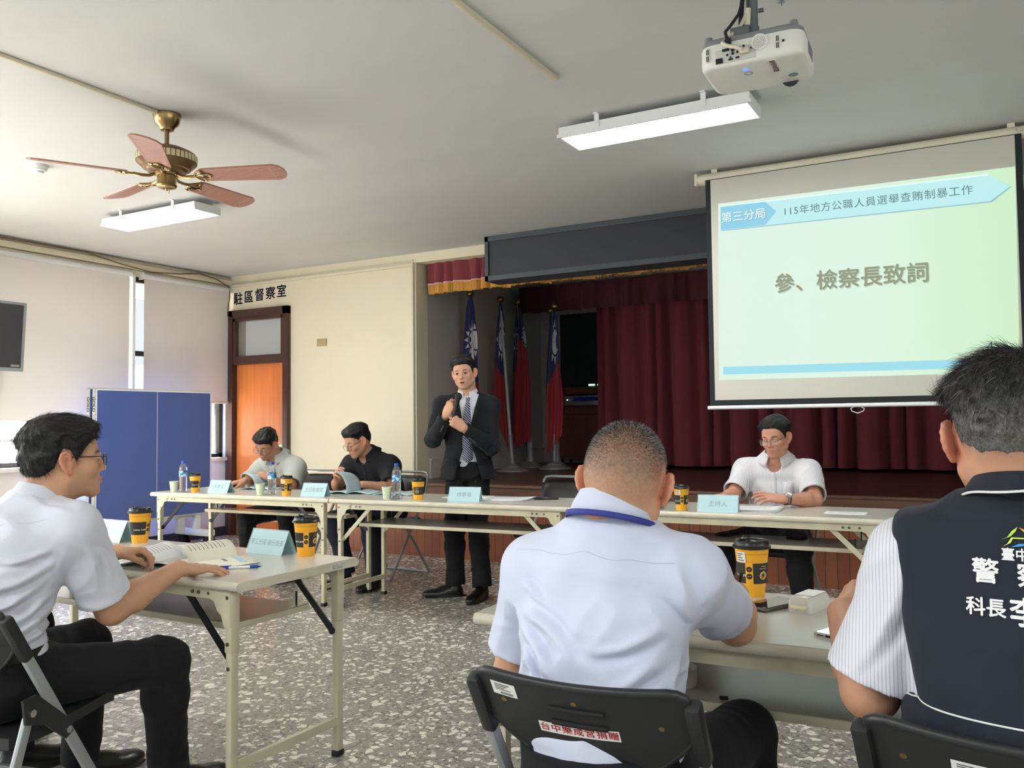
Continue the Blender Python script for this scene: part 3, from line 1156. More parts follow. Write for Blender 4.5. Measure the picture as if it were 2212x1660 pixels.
    def trousers(s, material, h=0.006, amp=0.006, top=0.55, r=(0.090, 0.072, 0.066, 0.058), name='trousers', off=0.021, seat=True):
        J, st = s.J, s.st; b = st.get('build', 1.0)
        S = SDF()
        sec = torso(J, b, off)
        pel, wai = sec[0], sec[1]
        t = top
        S.loft([(pel[0] - V3(0, 0, 0.035), pel[1], pel[2] * 0.94, pel[3] * 0.94), pel, tuple([lerp(pel[0], wai[0], t), wai[1], pel[2] + (wai[2] - pel[2]) * t, pel[3] + (wai[3] - pel[3]) * t])], k=0.0, n=2.4)
        for i in (0, 1):
            hp, kn, an = V3(J['hip'][i]), V3(J['kn'][i]), V3(J['an'][i])
            S.cone(hp, kn, r[0] * b, r[1] * b, k=0.04)
            S.cone(kn, lerp(kn, an, 0.3), r[1] * b, r[2] * b, k=0.03)
            tcone(S, lerp(kn, an, 0.3), an, r[2] * b, r[3] * b, k=0.03)
        seed = st.get('seed', 0) * 2.9 + 3
        def fold(p):
            d = noise3(p * 8 + seed) * amp * 0.8
            for i in (0, 1):
                hp, kn, an = V3(J['hip'][i]), V3(J['kn'][i]), V3(J['an'][i])
                w = np.exp(-((np.linalg.norm(p - kn, axis=1)) / 0.13) ** 2)
                w2 = np.exp(-((np.linalg.norm(p - an, axis=1)) / 0.13) ** 2)
                w3 = np.exp(-((np.linalg.norm(p - hp, axis=1)) / 0.14) ** 2)
                sd = np.cross(nrm(kn - hp), nrm(an - kn)); sd = sd if np.linalg.norm(sd) > 0.2 else V3(1, 0, 0.3)
                d += ridge(p, 0.05, sd + V3(0, 0, 0.25), amp, seed) * (w + 0.9 * w2 + 0.9 * w3 + 0.15)
            return d
        S.disp(fold)
        if seat:
            c = lerp(pel[0], wai[0], t)
            S.plane(c, nrm(wai[0] - pel[0]))
        o, v, q = s.put(name, S, h, material)
        return o

    def shoes(s, material, h=0.004, L=0.27):
        J = s.J
        for i in (0, 1):
            S = SDF(); S.floor = J.get('floor', 0.0)
            shoe_ops(S, J['an'][i], J['toe'][i], L)
            S.plane((0, 0, S.floor + 0.001), (0, 0, -1))
            s.put('shoe', S, h, material)

    def belt(s, material, top=0.5, off=0.018, w=0.034, buckle=None):
        J = s.J; b = s.st.get('build', 1.0)
        sec = torso(J, b, off); pel, wai = sec[0], sec[1]
        c = lerp(pel[0], wai[0], top); ax = nrm(wai[0] - pel[0])
        u = nrm(V3(pel[1])); v = np.cross(ax, u)
        rx = pel[2] + (wai[2] - pel[2]) * top; ry = pel[3] + (wai[3] - pel[3]) * top
        rows = [[], [], [], []]
        for i in range(48):
            a = 2 * math.pi * i / 48
            ca, sa = math.cos(a), math.sin(a)
            e = lambda x: math.copysign(abs(x) ** (2 / 2.4), x)
            for r, (o_, z) in enumerate(((0.0, -w / 2), (0.004, -w / 2), (0.004, w / 2), (0.0, w / 2))):
                rows[r].append(Vector(c + u * (e(ca) * (rx + o_)) + v * (e(sa) * (ry + o_)) + ax * z))
        m = MB(); m.grid(rows + [rows[0]], closed_u=True)
        o = m.build('belt', material)
        return s.adopt(o)


def on_mesh(v, q, origin, direction):
    """BVH of a numpy mesh"""
    return BVHTree.FromPolygons([tuple(x) for x in v], [tuple(x) for x in q])

# ================================================================== THE SETTING
XL, YW, ZC = -7.68, 7.05, 2.96


def nodes_of(m): return m.node_tree.nodes, m.node_tree.links, m.node_tree.nodes['Principled BSDF']


def terrazzo():
    m = mat('terrazzo', srgb(128, 122, 116), 0.24, spec=0.45)
    N, Lk, b = nodes_of(m)
    tc = N.new('ShaderNodeTexCoord')
    def warp(sc):
        n = N.new('ShaderNodeTexNoise'); n.inputs['Scale'].default_value = sc; n.inputs['Detail'].default_value = 4
        Lk.new(tc.outputs['Object'], n.inputs['Vector']); return n
    def vor(scale, feat):
        v = N.new('ShaderNodeTexVoronoi'); v.feature = feat; v.inputs['Scale'].default_value = scale
        v.inputs['Randomness'].default_value = 1.0
        Lk.new(tc.outputs['Object'], v.inputs['Vector']); return v
    def math_(op, a, bb=None):
        q = N.new('ShaderNodeMath'); q.operation = op
        for i, x in enumerate((a, bb)):
            if x is None: continue
            if isinstance(x, (int, float)): q.inputs[i].default_value = x
            else: Lk.new(x, q.inputs[i])
        return q.outputs[0]
    def mixc(fac, a, bb):
        x = N.new('ShaderNodeMix'); x.data_type = 'RGBA'
        for s, v in ((0, fac), (6, a), (7, bb)):
            if isinstance(v, tuple): x.inputs[s].default_value = v + (1,)
            elif isinstance(v, float): x.inputs[s].default_value = v
            else: Lk.new(v, x.inputs[s])
        return x.outputs[2]
    big = warp(1.3)
    base = mixc(big.outputs['Fac'], srgb(134, 130, 124), srgb(166, 161, 152))
    fine = warp(160)
    base = mixc(math_('MULTIPLY', fine.outputs['Fac'], 0.5), base, srgb(128, 125, 119))
    out = base
    for scale, thr, edge, col in ((70.0, 0.72, 0.10, srgb(106, 102, 97)), (64.0, 0.74, 0.12, srgb(186, 181, 170)), (40.0, 0.74, 0.15, srgb(224, 220, 208)), (29.0, 0.86, 0.13, srgb(228, 224, 212))):
        e = vor(scale, 'DISTANCE_TO_EDGE'); c = vor(scale, 'F1')
        sep = N.new('ShaderNodeSeparateColor'); Lk.new(c.outputs['Color'], sep.inputs[0])
        k = math_('MULTIPLY', math_('GREATER_THAN', sep.outputs[0], thr), math_('GREATER_THAN', e.outputs['Distance'], math_('MULTIPLY', sep.outputs[1], edge * 2.2)))
        out = mixc(k, out, col)
    # metal divider seams on a 1.2 m grid
    sx = N.new('ShaderNodeSeparateXYZ'); Lk.new(tc.outputs['Object'], sx.inputs[0])
    def seam(o, ph):
        f = math_('FRACT', math_('DIVIDE', math_('ADD', o, ph), 1.2))
        return math_('LESS_THAN', math_('ABSOLUTE', math_('SUBTRACT', f, 0.5)), 0.0018)
    sm = math_('MAXIMUM', seam(sx.outputs[0], 2.19 + 0.6), seam(sx.outputs[1], -2.56 + 0.6))
    out = mixc(sm, out, srgb(88, 82, 76))
    Lk.new(out, b.inputs['Base Color'])
    rr = N.new('ShaderNodeMapRange'); rr.inputs['To Min'].default_value = 0.16; rr.inputs['To Max'].default_value = 0.34
    Lk.new(big.outputs['Fac'], rr.inputs['Value']); Lk.new(rr.outputs['Result'], b.inputs['Roughness'])
    return m


def planks(name, c1, c2, width, axis, rough, gap=0.012, streak=(1, 1, 1)):
    """boards of a given width along an axis, each with its own tone and a grain"""
    m = mat(name, c1, rough)
    N, Lk, b = nodes_of(m)
    tc = N.new('ShaderNodeTexCoord'); sx = N.new('ShaderNodeSeparateXYZ'); Lk.new(tc.outputs['Object'], sx.inputs[0])
    d = N.new('ShaderNodeMath'); d.operation = 'DIVIDE'; d.inputs[1].default_value = width; Lk.new(sx.outputs[axis], d.inputs[0])
    fl = N.new('ShaderNodeMath'); fl.operation = 'FLOOR'; Lk.new(d.outputs[0], fl.inputs[0])
    fr = N.new('ShaderNodeMath'); fr.operation = 'FRACT'; Lk.new(d.outputs[0], fr.inputs[0])
    wn_ = N.new('ShaderNodeTexWhiteNoise'); wn_.noise_dimensions = '1D'; Lk.new(fl.outputs[0], wn_.inputs['W'])
    mp = N.new('ShaderNodeMapping'); mp.inputs['Scale'].default_value = streak; Lk.new(tc.outputs['Object'], mp.inputs['Vector'])
    ns = N.new('ShaderNodeTexNoise'); ns.inputs['Scale'].default_value = 6; ns.inputs['Detail'].default_value = 6; Lk.new(mp.outputs[0], ns.inputs['Vector'])
    ad = N.new('ShaderNodeMath'); ad.operation = 'MULTIPLY_ADD'; ad.inputs[1].default_value = 0.55; Lk.new(wn_.outputs['Value'], ad.inputs[0])
    sc = N.new('ShaderNodeMath'); sc.operation = 'MULTIPLY'; sc.inputs[1].default_value = 0.6; Lk.new(ns.outputs['Fac'], sc.inputs[0]); Lk.new(sc.outputs[0], ad.inputs[2])
    mx = N.new('ShaderNodeMix'); mx.data_type = 'RGBA'; mx.inputs[6].default_value = c1 + (1,); mx.inputs[7].default_value = c2 + (1,); Lk.new(ad.outputs[0], mx.inputs[0])
    g = N.new('ShaderNodeMath'); g.operation = 'LESS_THAN'; g.inputs[1].default_value = gap; Lk.new(fr.outputs[0], g.inputs[0])
    m2 = N.new('ShaderNodeMix'); m2.data_type = 'RGBA'; Lk.new(g.outputs[0], m2.inputs[0]); Lk.new(mx.outputs[2], m2.inputs[6]); m2.inputs[7].default_value = (0.012, 0.008, 0.006, 1)
    Lk.new(m2.outputs[2], b.inputs['Base Color'])
    return m


ceil_m = mat('ceiling_paint', srgb(208, 208, 206), 0.9, var=0.05, var_scale=1.2, bump=0.25, bump_scale=3.5, stretch=(0.6, 2.2, 1))
cream = mat('cream_wall_paint', srgb(233, 224, 197), 0.85, var=0.03, var_scale=2.0, bump=0.05, bump_scale=30)
pale = mat('pale_wall_paint', srgb(222, 216, 205), 0.85, var=0.06, var_scale=3)
stage_wall = mat('stage_wall_paint', srgb(214, 210, 204), 0.9, var=0.05, var_scale=2)
white_paint = mat('white_enamel', srgb(232, 232, 230), 0.5)
ivory = mat('ivory_plastic', srgb(222, 214, 190), 0.55, var=0.05, var_scale=6)
dark_wood = mat('dark_brown_wood', srgb(58, 34, 28), 0.42, var=0.3, var_scale=5, stretch=(12, 12, 1))
black_metal = mat('black_metal', srgb(24, 24, 26), 0.45, metal=0.3)
steel = mat('grey_steel', srgb(150, 152, 155), 0.38, metal=0.85)
chrome = mat('chrome', srgb(210, 210, 210), 0.15, metal=1.0)
brass = mat('brass', srgb(160, 136, 92), 0.28, metal=1.0, var=0.2, var_scale=30)

m = MB(); m.b2((XL - 0.2, -4, -0.1), (4.0, 11.4, 0.0)); struct(m.build('floor', terrazzo()))
m = MB(); m.b2((XL - 0.2, -4, ZC), (4.0, 11.4, ZC + 0.15)); struct(m.build('ceiling', ceil_m))
# window wall: sill part, lintel part and pillars; the windows fill the rest
WINDOWS = [(-3.2, -0.6), (-0.3, 2.6), (2.75, 5.74), (5.80, 7.02)]
m = MB()
m.b2((XL - 0.22, -4, 0), (XL, YW + 0.2, 0.88)); m.b2((XL - 0.22, -4, 2.80), (XL, YW + 0.2, ZC))
ys = [-4.0] + [y for w in WINDOWS for y in w] + [YW + 0.2]
for a, b in zip(ys[::2], ys[1::2]): m.b2((XL - 0.22, a, 0.88), (XL, b, 2.80))
struct(m.build('wall_left', pale))
m = MB()
m.b2((XL, YW, 0), (-7.66, YW + 0.2, ZC)); m.b2((-6.725, YW, 0), (-5.03, YW + 0.2, ZC)); m.b2((-7.66, YW, 2.556), (-6.725, YW + 0.2, ZC))
m.b2((-5.03, YW, 2.865), (4.0, YW + 0.2, ZC))
struct(m.build('wall_back', cream))
m = MB(); m.b2((3.8, -4, 0), (4.0, 11.4, ZC)); struct(m.build('wall_right', cream))
# the room behind the door
m = MB(); m.b2((XL, 8.6, 0), (-5.6, 8.7, ZC)); struct(m.build('wall_corridor', pale))
# stage house
m = MB()
m.add([(-5.03, YW + 0.2, 0), (-5.6, 10.9, 0), (-5.75, 10.9, 0), (-5.15, YW + 0.2, 0), (-5.03, YW + 0.2, ZC), (-5.6, 10.9, ZC), (-5.75, 10.9, ZC), (-5.15, YW + 0.2, ZC)],
      [(0, 1, 5, 4), (1, 2, 6, 5), (2, 3, 7, 6), (3, 0, 4, 7), (0, 3, 2, 1), (4, 5, 6, 7)])
struct(m.build('wall_stage_left', stage_wall))
m = MB(); m.b2((-5.75, 10.9, 0), (4.0, 11.1, ZC)); struct(m.build('wall_stage_back', stage_wall))
m = MB()
m.bar((-5.035, YW + 0.22, 0.77), (-5.58, 10.88, 0.77), 0.04, 0.18, mi=0); m.b2((-5.58, 10.86, 0.681), (-3.5, 10.9, 0.86))
m.bar((-5.035, YW + 0.22, 0.87), (-5.58, 10.88, 0.87), 0.06, 0.02); struct(m.build('baseboard_stage', stage_wall))
stage_boards = planks('stage_floor_boards', srgb(66, 48, 42), srgb(90, 64, 54), 0.09, 1, 0.30, streak=(0.5, 9, 1))
stage_front = planks('stage_front_boards', srgb(112, 62, 42), srgb(142, 84, 56), 0.085, 0, 0.5, gap=0.05, streak=(10, 1, 0.7))
nosing = mat('stage_nosing_wood', srgb(104, 72, 56), 0.45, var=0.25, var_scale=4, stretch=(1, 8, 8))
m = MB(); m.b2((-5.75, 6.68, 0.62), (3.8, 10.9, 0.681)); struct(m.build('floor_stage', stage_boards))
m = MB(); m.b2((-5.73, 6.66, 0), (3.8, 6.70, 0.60)); m.b2((-5.75, 6.66, 0), (-5.71, YW, 0.62)); struct(m.build('wall_stage_front', stage_front))
m = MB(); m.b2((-5.77, 6.63, 0.575), (3.8, 6.70, 0.684), bev=0.012); m.b2((-5.77, 6.615, 0.66), (3.8, 6.72, 0.686), bev=0.008); struct(m.build('trim_1', nosing))

# windows: black aluminium frames with glass, sky outside
glass_m = mat('window_glass', (0.9, 0.95, 0.95), 0.03, alpha=0.10, spec=0.5)
for k, (y0, y1) in enumerate(WINDOWS):
    fr = MB(); x = XL - 0.10
    for a, b in (((y0, 0.88), (y1, 0.93)), ((y0, 2.75), (y1, 2.80)), ((y0, 0.88), (y0 + 0.05, 2.80)), ((y1 - 0.05, 0.88), (y1, 2.80)), ((y0, 1.98), (y1, 2.03)), (((y0 + y1) / 2 - 0.025, 0.88), ((y0 + y1) / 2 + 0.025, 1.98))):
        fr.b2((x - 0.04, a[0], a[1]), (x + 0.04, b[0], b[1]))
    w = struct(fr.build('window_%d' % (k + 1), black_metal))
    g = MB(); g.b2((x - 0.004, y0 + 0.04, 0.92), (x + 0.004, y1 - 0.04, 2.77)); g.build('pane', glass_m, w)
    s = MB(); s.b2((XL - 0.2, y0, 0.845), (XL + 0.05, y1, 0.885), bev=0.008); s.build('window_sill', pale, w)
grille_m = mat('pale_mesh_grille', srgb(196, 192, 178), 0.6)
# opposite building with a wire grille seen through the far window
m = MB(); m.b2((-10.6, 4.0, -1), (-10.4, 13, 2.1)); o = tag(m.build('building', mat('sunlit_facade', srgb(246, 243, 232), 0.9, var=0.06, var_scale=4)), 'pale sunlit building facade outside the window at the corner', 'building')
g = MB()
for i in range(24): g.cyl((-10.36, 4.3 + i * 0.34, -0.9), (-10.36, 4.3 + i * 0.34, 2.05), 0.012, seg=6)
for i in range(12): g.cyl((-10.36, 4.1, -0.7 + i * 0.25), (-10.36, 12.8, -0.7 + i * 0.25), 0.010, seg=6)
g.build('grille', grille_m, o)
m = MB(); m.b2((-13, -6, -1.2), (XL - 0.25, 14, -1.0)); struct(m.build('ground', mat('outside_paving', srgb(205, 200, 190), 0.9, var=0.1)))

m = MB(); m.b2((-10.2, -4.5, 3.0), (XL - 0.22, 12, 3.12)); struct(m.build('sun_block_eave', pale))  # unseen overhang, added to keep the sun off the blinds

# door with transom light
fr = MB()
fr.b2((-7.66, 6.99, 0), (-7.56, 7.2, 2.556)); fr.b2((-6.785, 6.99, 0), (-6.72, 7.2, 2.556)); fr.b2((-7.66, 6.99, 2.47), (-6.72, 7.2, 2.556)); fr.b2((-7.57, 7.0, 1.935), (-6.78, 7.19, 2.03))
fr.b2((-7.56, 7.0, 2.43), (-6.785, 7.08, 2.475)); fr.b2((-7.56, 7.0, 2.02), (-7.52, 7.08, 2.46)); fr.b2((-6.82, 7.0, 2.02), (-6.785, 7.08, 2.46))
d = struct(fr.build('door_1', dark_wood))
orange_wood = mat('orange_veneer', srgb(186, 106, 52), 0.33, var=0.22, var_scale=3.0, stretch=(9, 9, 0.6))
lf = MB(); lf.b2((-7.555, 7.06, 0.005), (-6.79, 7.10, 1.935)); lf.build('door_leaf', orange_wood, d)
tg = MB(); tg.b2((-7.53, 7.05, 2.03), (-6.81, 7.056, 2.44)); tg.build('pane', mat('grey_transom_glass', srgb(150, 146, 136), 0.08, alpha=0.55, spec=0.6), d)
kb = MB(); kb.cyl((-6.85, 7.06, 1.0), (-6.85, 7.03, 1.0), 0.028); kb.cyl((-6.85, 7.03, 1.0), (-6.85, 6.99, 1.0), 0.011); kb.sphere((-6.85, 6.975, 1.0), 0.027); kb.build('door_knob', chrome, d)
pl = MB(); pl.b2((-7.30, 8.595, 0.3), (-7.20, 8.60, 2.7)); struct(pl.build('trim_2', white_paint))

# writing over the door
navy_paint = mat('navy_lettering', srgb(24, 40, 92), 0.6)
sg = thing('wall_lettering', 'navy blue painted characters on the wall above the wooden door', 'sign', (-7.19, YW, 2.69))
for i, ch in enumerate('駐區督察室'):
    text('character', ch, 0.150, Matrix.Translation((-0.335 + i * 0.168, -0.003, 0.008 * i)) @ Matrix.Rotation(R_(90), 4, 'X'), navy_paint, sg, bold=0.022)

# conduits and mouldings
m = MB(); m.b2((-7.66, 7.02, 2.83), (-5.06, YW, 2.865), bev=0.006); m.b2((-7.66, 7.035, 2.885), (-5.06, YW, 2.90)); m.b2((-5.07, 7.02, 0.7), (-5.045, YW, 2.87), bev=0.005); struct(m.build('trim_3', ivory))
m = MB(); m.b2((XL, -4, 2.855), (XL + 0.07, YW, 2.915), bev=0.012); m.b2((XL, -4, 2.815), (XL + 0.04, YW, 2.85)); m.b2((XL, -4, 2.925), (XL + 0.02, YW, 2.945)); struct(m.build('trim_4', ivory))
m = MB(); m.b2((-7.64, 2.75, 0.0), (XL, YW, 0.10)); struct(m.build('baseboard_left', mat('dark_baseboard', srgb(40, 42, 48), 0.6)))
wire_m = mat('brown_wire', srgb(92, 70, 52), 0.6)
m = MB()
wp = [(XL + .075, 3.0, 2.935), (XL + .075, 4.2, 2.93), (XL + .075, 5.2, 2.935), (XL + .075, 5.6, 2.88), (XL + .075, 5.95, 2.85), (XL + .075, 6.3, 2.885), (XL + .075, 6.55, 2.93), (XL + .075, 6.8, 2.90), (XL + .075, 6.99, 2.83), (-7.59, 6.985, 2.72), (-7.62, 6.985, 2.6), (-7.62, 6.98, 2.50), (-7.56, 6.98, 2.47)]
m.tube(wp, 0.006, 6); tag(m.build('cable', wire_m), 'thin brown cable drooping along the top of the window wall into the corner', 'cable')
for lab, x, y0, y1, w in (('pale ivory conduit on the ceiling running to the fan', -3.92, -3.0, 3.09, 0.028), ('cream conduit on the bare middle of the ceiling ending short', -1.845, -3.0, 3.79, 0.030)):
    m = MB(); m.b2((x - w / 2, y0, ZC - 0.018), (x + w / 2, y1, ZC), bev=0.004); tag(m.build('ceiling_conduit', ivory), lab, 'conduit')
m = MB(); m.b2((-1.02, 4.42, ZC - 0.004), (-0.86, 4.62, ZC)); tag(m.build('cover_plate', mat('plate_paint', srgb(214, 214, 208), 0.7)), 'square blank cover plate on the ceiling beside the right light panel', 'plate')
m = MB(); m.b2((-6.33, 7.035, 2.085), (-6.20, YW, 2.165), bev=0.004); tag(m.build('wall_plate', mat('tan_plate', srgb(170, 150, 108), 0.6)), 'small tan blank plate on the cream wall right of the door', 'plate')

# roller blinds
blind_m = bpy.data.materials.new('blind_fabric'); blind_m.use_nodes = True
N, Lk, b = nodes_of(blind_m)
b.inputs['Base Color'].default_value = srgb(206, 202, 199) + (1,); b.inputs['Roughness'].default_value = 0.9
tr = N.new('ShaderNodeBsdfTranslucent'); tr.inputs[0].default_value = srgb(215, 205, 196) + (1,)
ms = N.new('ShaderNodeMixShader'); ms.inputs[0].default_value = 0.10
Lk.new(b.outputs[0], ms.inputs[1]); Lk.new(tr.outputs[0], ms.inputs[2]); Lk.new(ms.outputs[0], N['Material Output'].inputs['Surface'])
for lab, y0, y1, zb in (('wide grey roller blind on the left window behind the television', 2.70, 5.715, 1.13), ('narrower grey roller blind on the window next to the door', 5.85, 7.03, 1.505)):
    t = thing('roller_blind', lab, 'blind', (XL, (y0 + y1) / 2, 2.80), 0, 'roller blinds on the window wall')
    hw = (y1 - y0) / 2
    f = MB(); P = []
    for j in range(13):
        z = -0.02 + (zb - 2.78) * j / 12
        P.append([Vector((0.055 + 0.004 * math.sin(i * 0.9 + j * 0.3) * (j / 12), -hw + 0.02 + (2 * hw - 0.04) * i / 24, z)) for i in range(25)])
    f.grid(P); f.build('fabric', blind_m, t)
    r = MB(); r.cyl((0.055, -hw, 0.0), (0.055, hw, 0.0), 0.028); r.build('roller', white_paint, t)
    for s in (-1, 1):
        q = MB(); q.box((0.035, s * (hw - 0.004), 0.0), (0.085, 0.006, 0.075), bev=0.003); q.build('bracket', white_paint, t)
    q = MB(); q.box((0.057, 0, zb - 2.80), (0.014, 2 * hw - 0.05, 0.028), bev=0.005); q.build('bottom_bar', white_paint, t)
m = MB(); m.b2((XL + 0.01, 5.735, 0.885), (XL + 0.06, 5.765, 2.80)); struct(m.build('trim_5', white_paint))

# ------------------------------------------------------------------ ceiling things
lamp_m = mat('lit_diffuser', (1, 1, 1), 0.4, emit=(0.97, 0.99, 1.0), emit_strength=30.0)
def ceiling_light(lab, x0, x1, y0, y1):
    t = thing('ceiling_light', lab, 'ceiling light', ((x0 + x1) / 2, (y0 + y1) / 2, 2.86), 0, 'flat light panels under the ceiling')
    w, d = x1 - x0, y1 - y0
    f = MB()
    f.b2((-w / 2, -d / 2, 0.0), (w / 2, -d / 2 + 0.012, 0.055)); f.b2((-w / 2, d / 2 - 0.012, 0.0), (w / 2, d / 2, 0.055))
    f.b2((-w / 2, -d / 2 + 0.012, 0.0), (-w / 2 + 0.012, d / 2 - 0.012, 0.055)); f.b2((w / 2 - 0.012, -d / 2 + 0.012, 0.0), (w / 2, d / 2 - 0.012, 0.055))
    f.b2((-w / 2 + 0.001, -d / 2 + 0.001, 0.0551), (w / 2 - 0.001, d / 2 - 0.001, 0.060)); f.b2((-w / 2 - 0.01, -d / 2 - 0.004, 0.0), (-w / 2 + 0.05, -d / 2, 0.02)); f.b2((w / 2 - 0.05, -d / 2 - 0.004, 0.0), (w / 2 + 0.01, -d / 2, 0.02))
    f.build('frame', white_paint, t)
    g = MB(); g.b2((-w / 2 + 0.012, -d / 2 + 0.012, 0.004), (w / 2 - 0.012, d / 2 - 0.012, 0.010)); g.build('diffuser', lamp_m, t)
    for s in (-0.28, 0.28):
        for e in (-1, 1):
            q = MB(); q.box((s * w, e * (d / 2 + 0.002), 0.062), (0.028, 0.005, 0.076)); q.b2((s * w - 0.014, e * d / 2 - 0.02, 0.094), (s * w + 0.014, e * d / 2 + 0.02, 0.100)); q.cyl((s * w, e * (d / 2 + 0.004), 0.045), (s * w, e * (d / 2 + 0.008), 0.045), 0.005, seg=8)
            q.build('bracket', white_paint, t)
    return t
ceiling_light('rectangular light panel on the ceiling below the fan, near the windows', -6.22, -5.14, 4.385, 4.635)
ceiling_light('rectangular light panel on the ceiling in front of the projector', -2.11, -1.03, 4.36, 4.63)

m = MB(); m.lathe([(0.0, -0.055), (0.03, -0.055), (0.034, -0.04), (0.05, -0.038), (0.054, -0.02), (0.058, -0.018), (0.06, 0.0)], (-5.40, 3.345, ZC)); tag(m.build('smoke_detector', white_paint), 'small white round smoke detector on the ceiling left of the fan', 'smoke detector')

# ceiling fan
t = thing('ceiling_fan', 'antique brass ceiling fan with five reddish wooden blades', 'ceiling fan', (-3.92, 3.155, 2.62))
antique = mat('antique_brass', srgb(132, 108, 78), 0.38, metal=0.85, var=0.25, var_scale=20)
q = MB(); q.lathe([(0.0, 0.245), (0.035, 0.25), (0.04, 0.265), (0.062, 0.285), (0.070, 0.31), (0.074, 0.325), (0.074, 0.34)]); q.build('canopy', brass, t)
q = MB(); q.cyl((0, 0, 0.14), (0, 0, 0.27), 0.0125); q.lathe([(0.022, 0.13), (0.022, 0.165), (0.014, 0.175)]); q.build('downrod', antique, t)
q = MB(); q.lathe([(0.02, 0.155), (0.09, 0.150), (0.135, 0.130), (0.152, 0.118), (0.157, 0.112), (0.157, 0.066), (0.150, 0.060), (0.140, 0.050), (0.132, 0.046), (0.125, 0.034), (0.110, 0.030), (0.102, 0.018), (0.085, 0.014), (0.0, 0.012)], seg=48); mh = q.build('motor_housing', antique, t)
q = MB(); filig = mat('pale_filigree', srgb(204, 190, 150), 0.45, metal=0.3)
for i in range(40):
    a = 2 * math.pi * i / 40; M = Matrix.Rotation(a, 4, 'Z') @ Matrix.Translation((0.1585, 0, 0.089))
    q.box(None, (0.004, 0.020, 0.036), M=M, bev=0.003)
q.build('filigree_band', filig, mh)
q = MB(); q.lathe([(0.062, 0.012), (0.062, -0.002), (0.050, -0.006), (0.052, -0.050), (0.056, -0.058), (0.050, -0.068), (0.030, -0.074), (0.0, -0.075)]); q.cyl((0.0, 0, -0.073), (0.0, 0, -0.085), 0.008, 0.005, seg=10); q.tube([(0.02, 0, -0.07), (0.022, 0, -0.09), (0.021, 0, -0.105)], 0.0015, 5); q.build('switch_housing', brass, t)
redwood = mat('reddish_blade_wood', srgb(158, 110, 96), 0.42, var=0.28, var_scale=4, stretch=(2, 16, 2), coat=0.2)
inlay = mat('pale_inlay', srgb(202, 160, 142), 0.4)
for k in range(5):
    a = R_(24 + 72 * k)
    M = Matrix.Rotation(a, 4, 'Z') @ Matrix.Translation((0.0, 0, -0.004)) @ Matrix.Rotation(R_(-13), 4, 'X')
    bl = MB()
    poly = [(0.205, -0.055), (0.23, -0.063), (0.62, -0.078), (0.655, -0.060), (0.672, -0.030), (0.675, 0.0), (0.672, 0.030), (0.655, 0.060), (0.62, 0.078), (0.23, 0.063), (0.205, 0.055)]
    bl.prism(poly, -0.004, 0.004, M); b = bl.build('blade', redwood, t)
    il = MB()
    for (x0, y0, x1, y1) in ((0.60, -0.060, 0.60, 0.060), (0.25, -0.052, 0.62, -0.066), (0.25, 0.052, 0.62, 0.066)):
        il.bar(M @ Vector((x0, y0, -0.0045)), M @ Vector((x1, y1, -0.0045)), 0.003, 0.001)
    il.build('inlay', inlay, b)
    br = MB(); Mb = Matrix.Rotation(a, 4, 'Z')
    br.tube([Mb @ Vector(p) for p in ((0.05, 0, 0.006), (0.09, 0.0, -0.012), (0.13, 0, -0.014), (0.17, 0, -0.010))], 0.009, 8)
    for s in (-1, 1):
        br.tube([M @ Vector(p) for p in ((0.16, 0, -0.006), (0.175, s * 0.025, -0.008), (0.195, s * 0.050, -0.008), (0.215, s * 0.052, -0.008), (0.222, s * 0.036, -0.008), (0.208, s * 0.028, -0.008))], 0.006, 7)
        br.tube([M @ Vector(p) for p in ((0.17, 0, -0.006), (0.20, s * 0.015, -0.009), (0.235, s * 0.022, -0.009), (0.25, s * 0.008, -0.009), (0.238, 0, -0.009))], 0.005, 7)
        br.sphere(M @ Vector((0.212, s * 0.040, -0.009)), 0.009, 8, 6)
    br.sphere(M @ Vector((0.252, 0, -0.009)), 0.009, 8, 6)
    br.build('blade_bracket', brass, t)

# projector hanging from the ceiling
pj = thing('projector', 'white projector hanging upside down from the ceiling', 'projector', (-0.735, 3.27, 2.60), R_(2))
pw = mat('projector_white', srgb(226, 224, 216), 0.45)
grey_case = mat('projector_grey', srgb(128, 129, 132), 0.5)
black_rub = mat('black_rubber', srgb(20, 20, 22), 0.6)
q = MB()
def rrect(hx, hy, r, n=6):
    out = []
    for cx, cy, a0 in ((hx - r, hy - r, 0), (-hx + r, hy - r, 90), (-hx + r, -hy + r, 180), (hx - r, -hy + r, 270)):
        for i in range(n + 1):
            a = R_(a0 + 90 * i / n); out.append((cx + r * math.cos(a), cy + r * math.sin(a)))
    return out
rows = []
for z, s in ((-0.052, 0.90), (-0.047, 0.965), (-0.040, 0.99), (-0.02, 1.0), (0.030, 1.0), (0.038, 0.985)):
    rows.append([Vector((x * s, y * s, z)) for x, y in rrect(0.188, 0.15, 0.05)])
q.grid(rows, closed_u=True); n_ = len(rows[0]); q.add(rows[0], [tuple(range(n_))[::-1]]); q.add(rows[-1], [tuple(range(n_))])
bodyp = q.build('case', pw, pj, sharp=50)
q = MB(); rows = []
for z, s in ((0.038, 0.985), (0.055, 0.97), (0.062, 0.93)): rows.append([Vector((x * s, y * s, z)) for x, y in rrect(0.188, 0.15, 0.05)])
q.grid(rows, closed_u=True); q.add(rows[-1], [tuple(range(n_))]); q.build('base_shell', grey_case, pj, sharp=50)
for x, y in ((-0.16, -0.11), (0.15, -0.11), (0.0, 0.12)):
    q = MB(); q.lathe([(0.018, 0.055), (0.016, 0.07), (0.014, 0.074), (0.014, 0.082), (0.0, 0.083)], (x, y, 0)); q.build('foot', grey_case, pj)
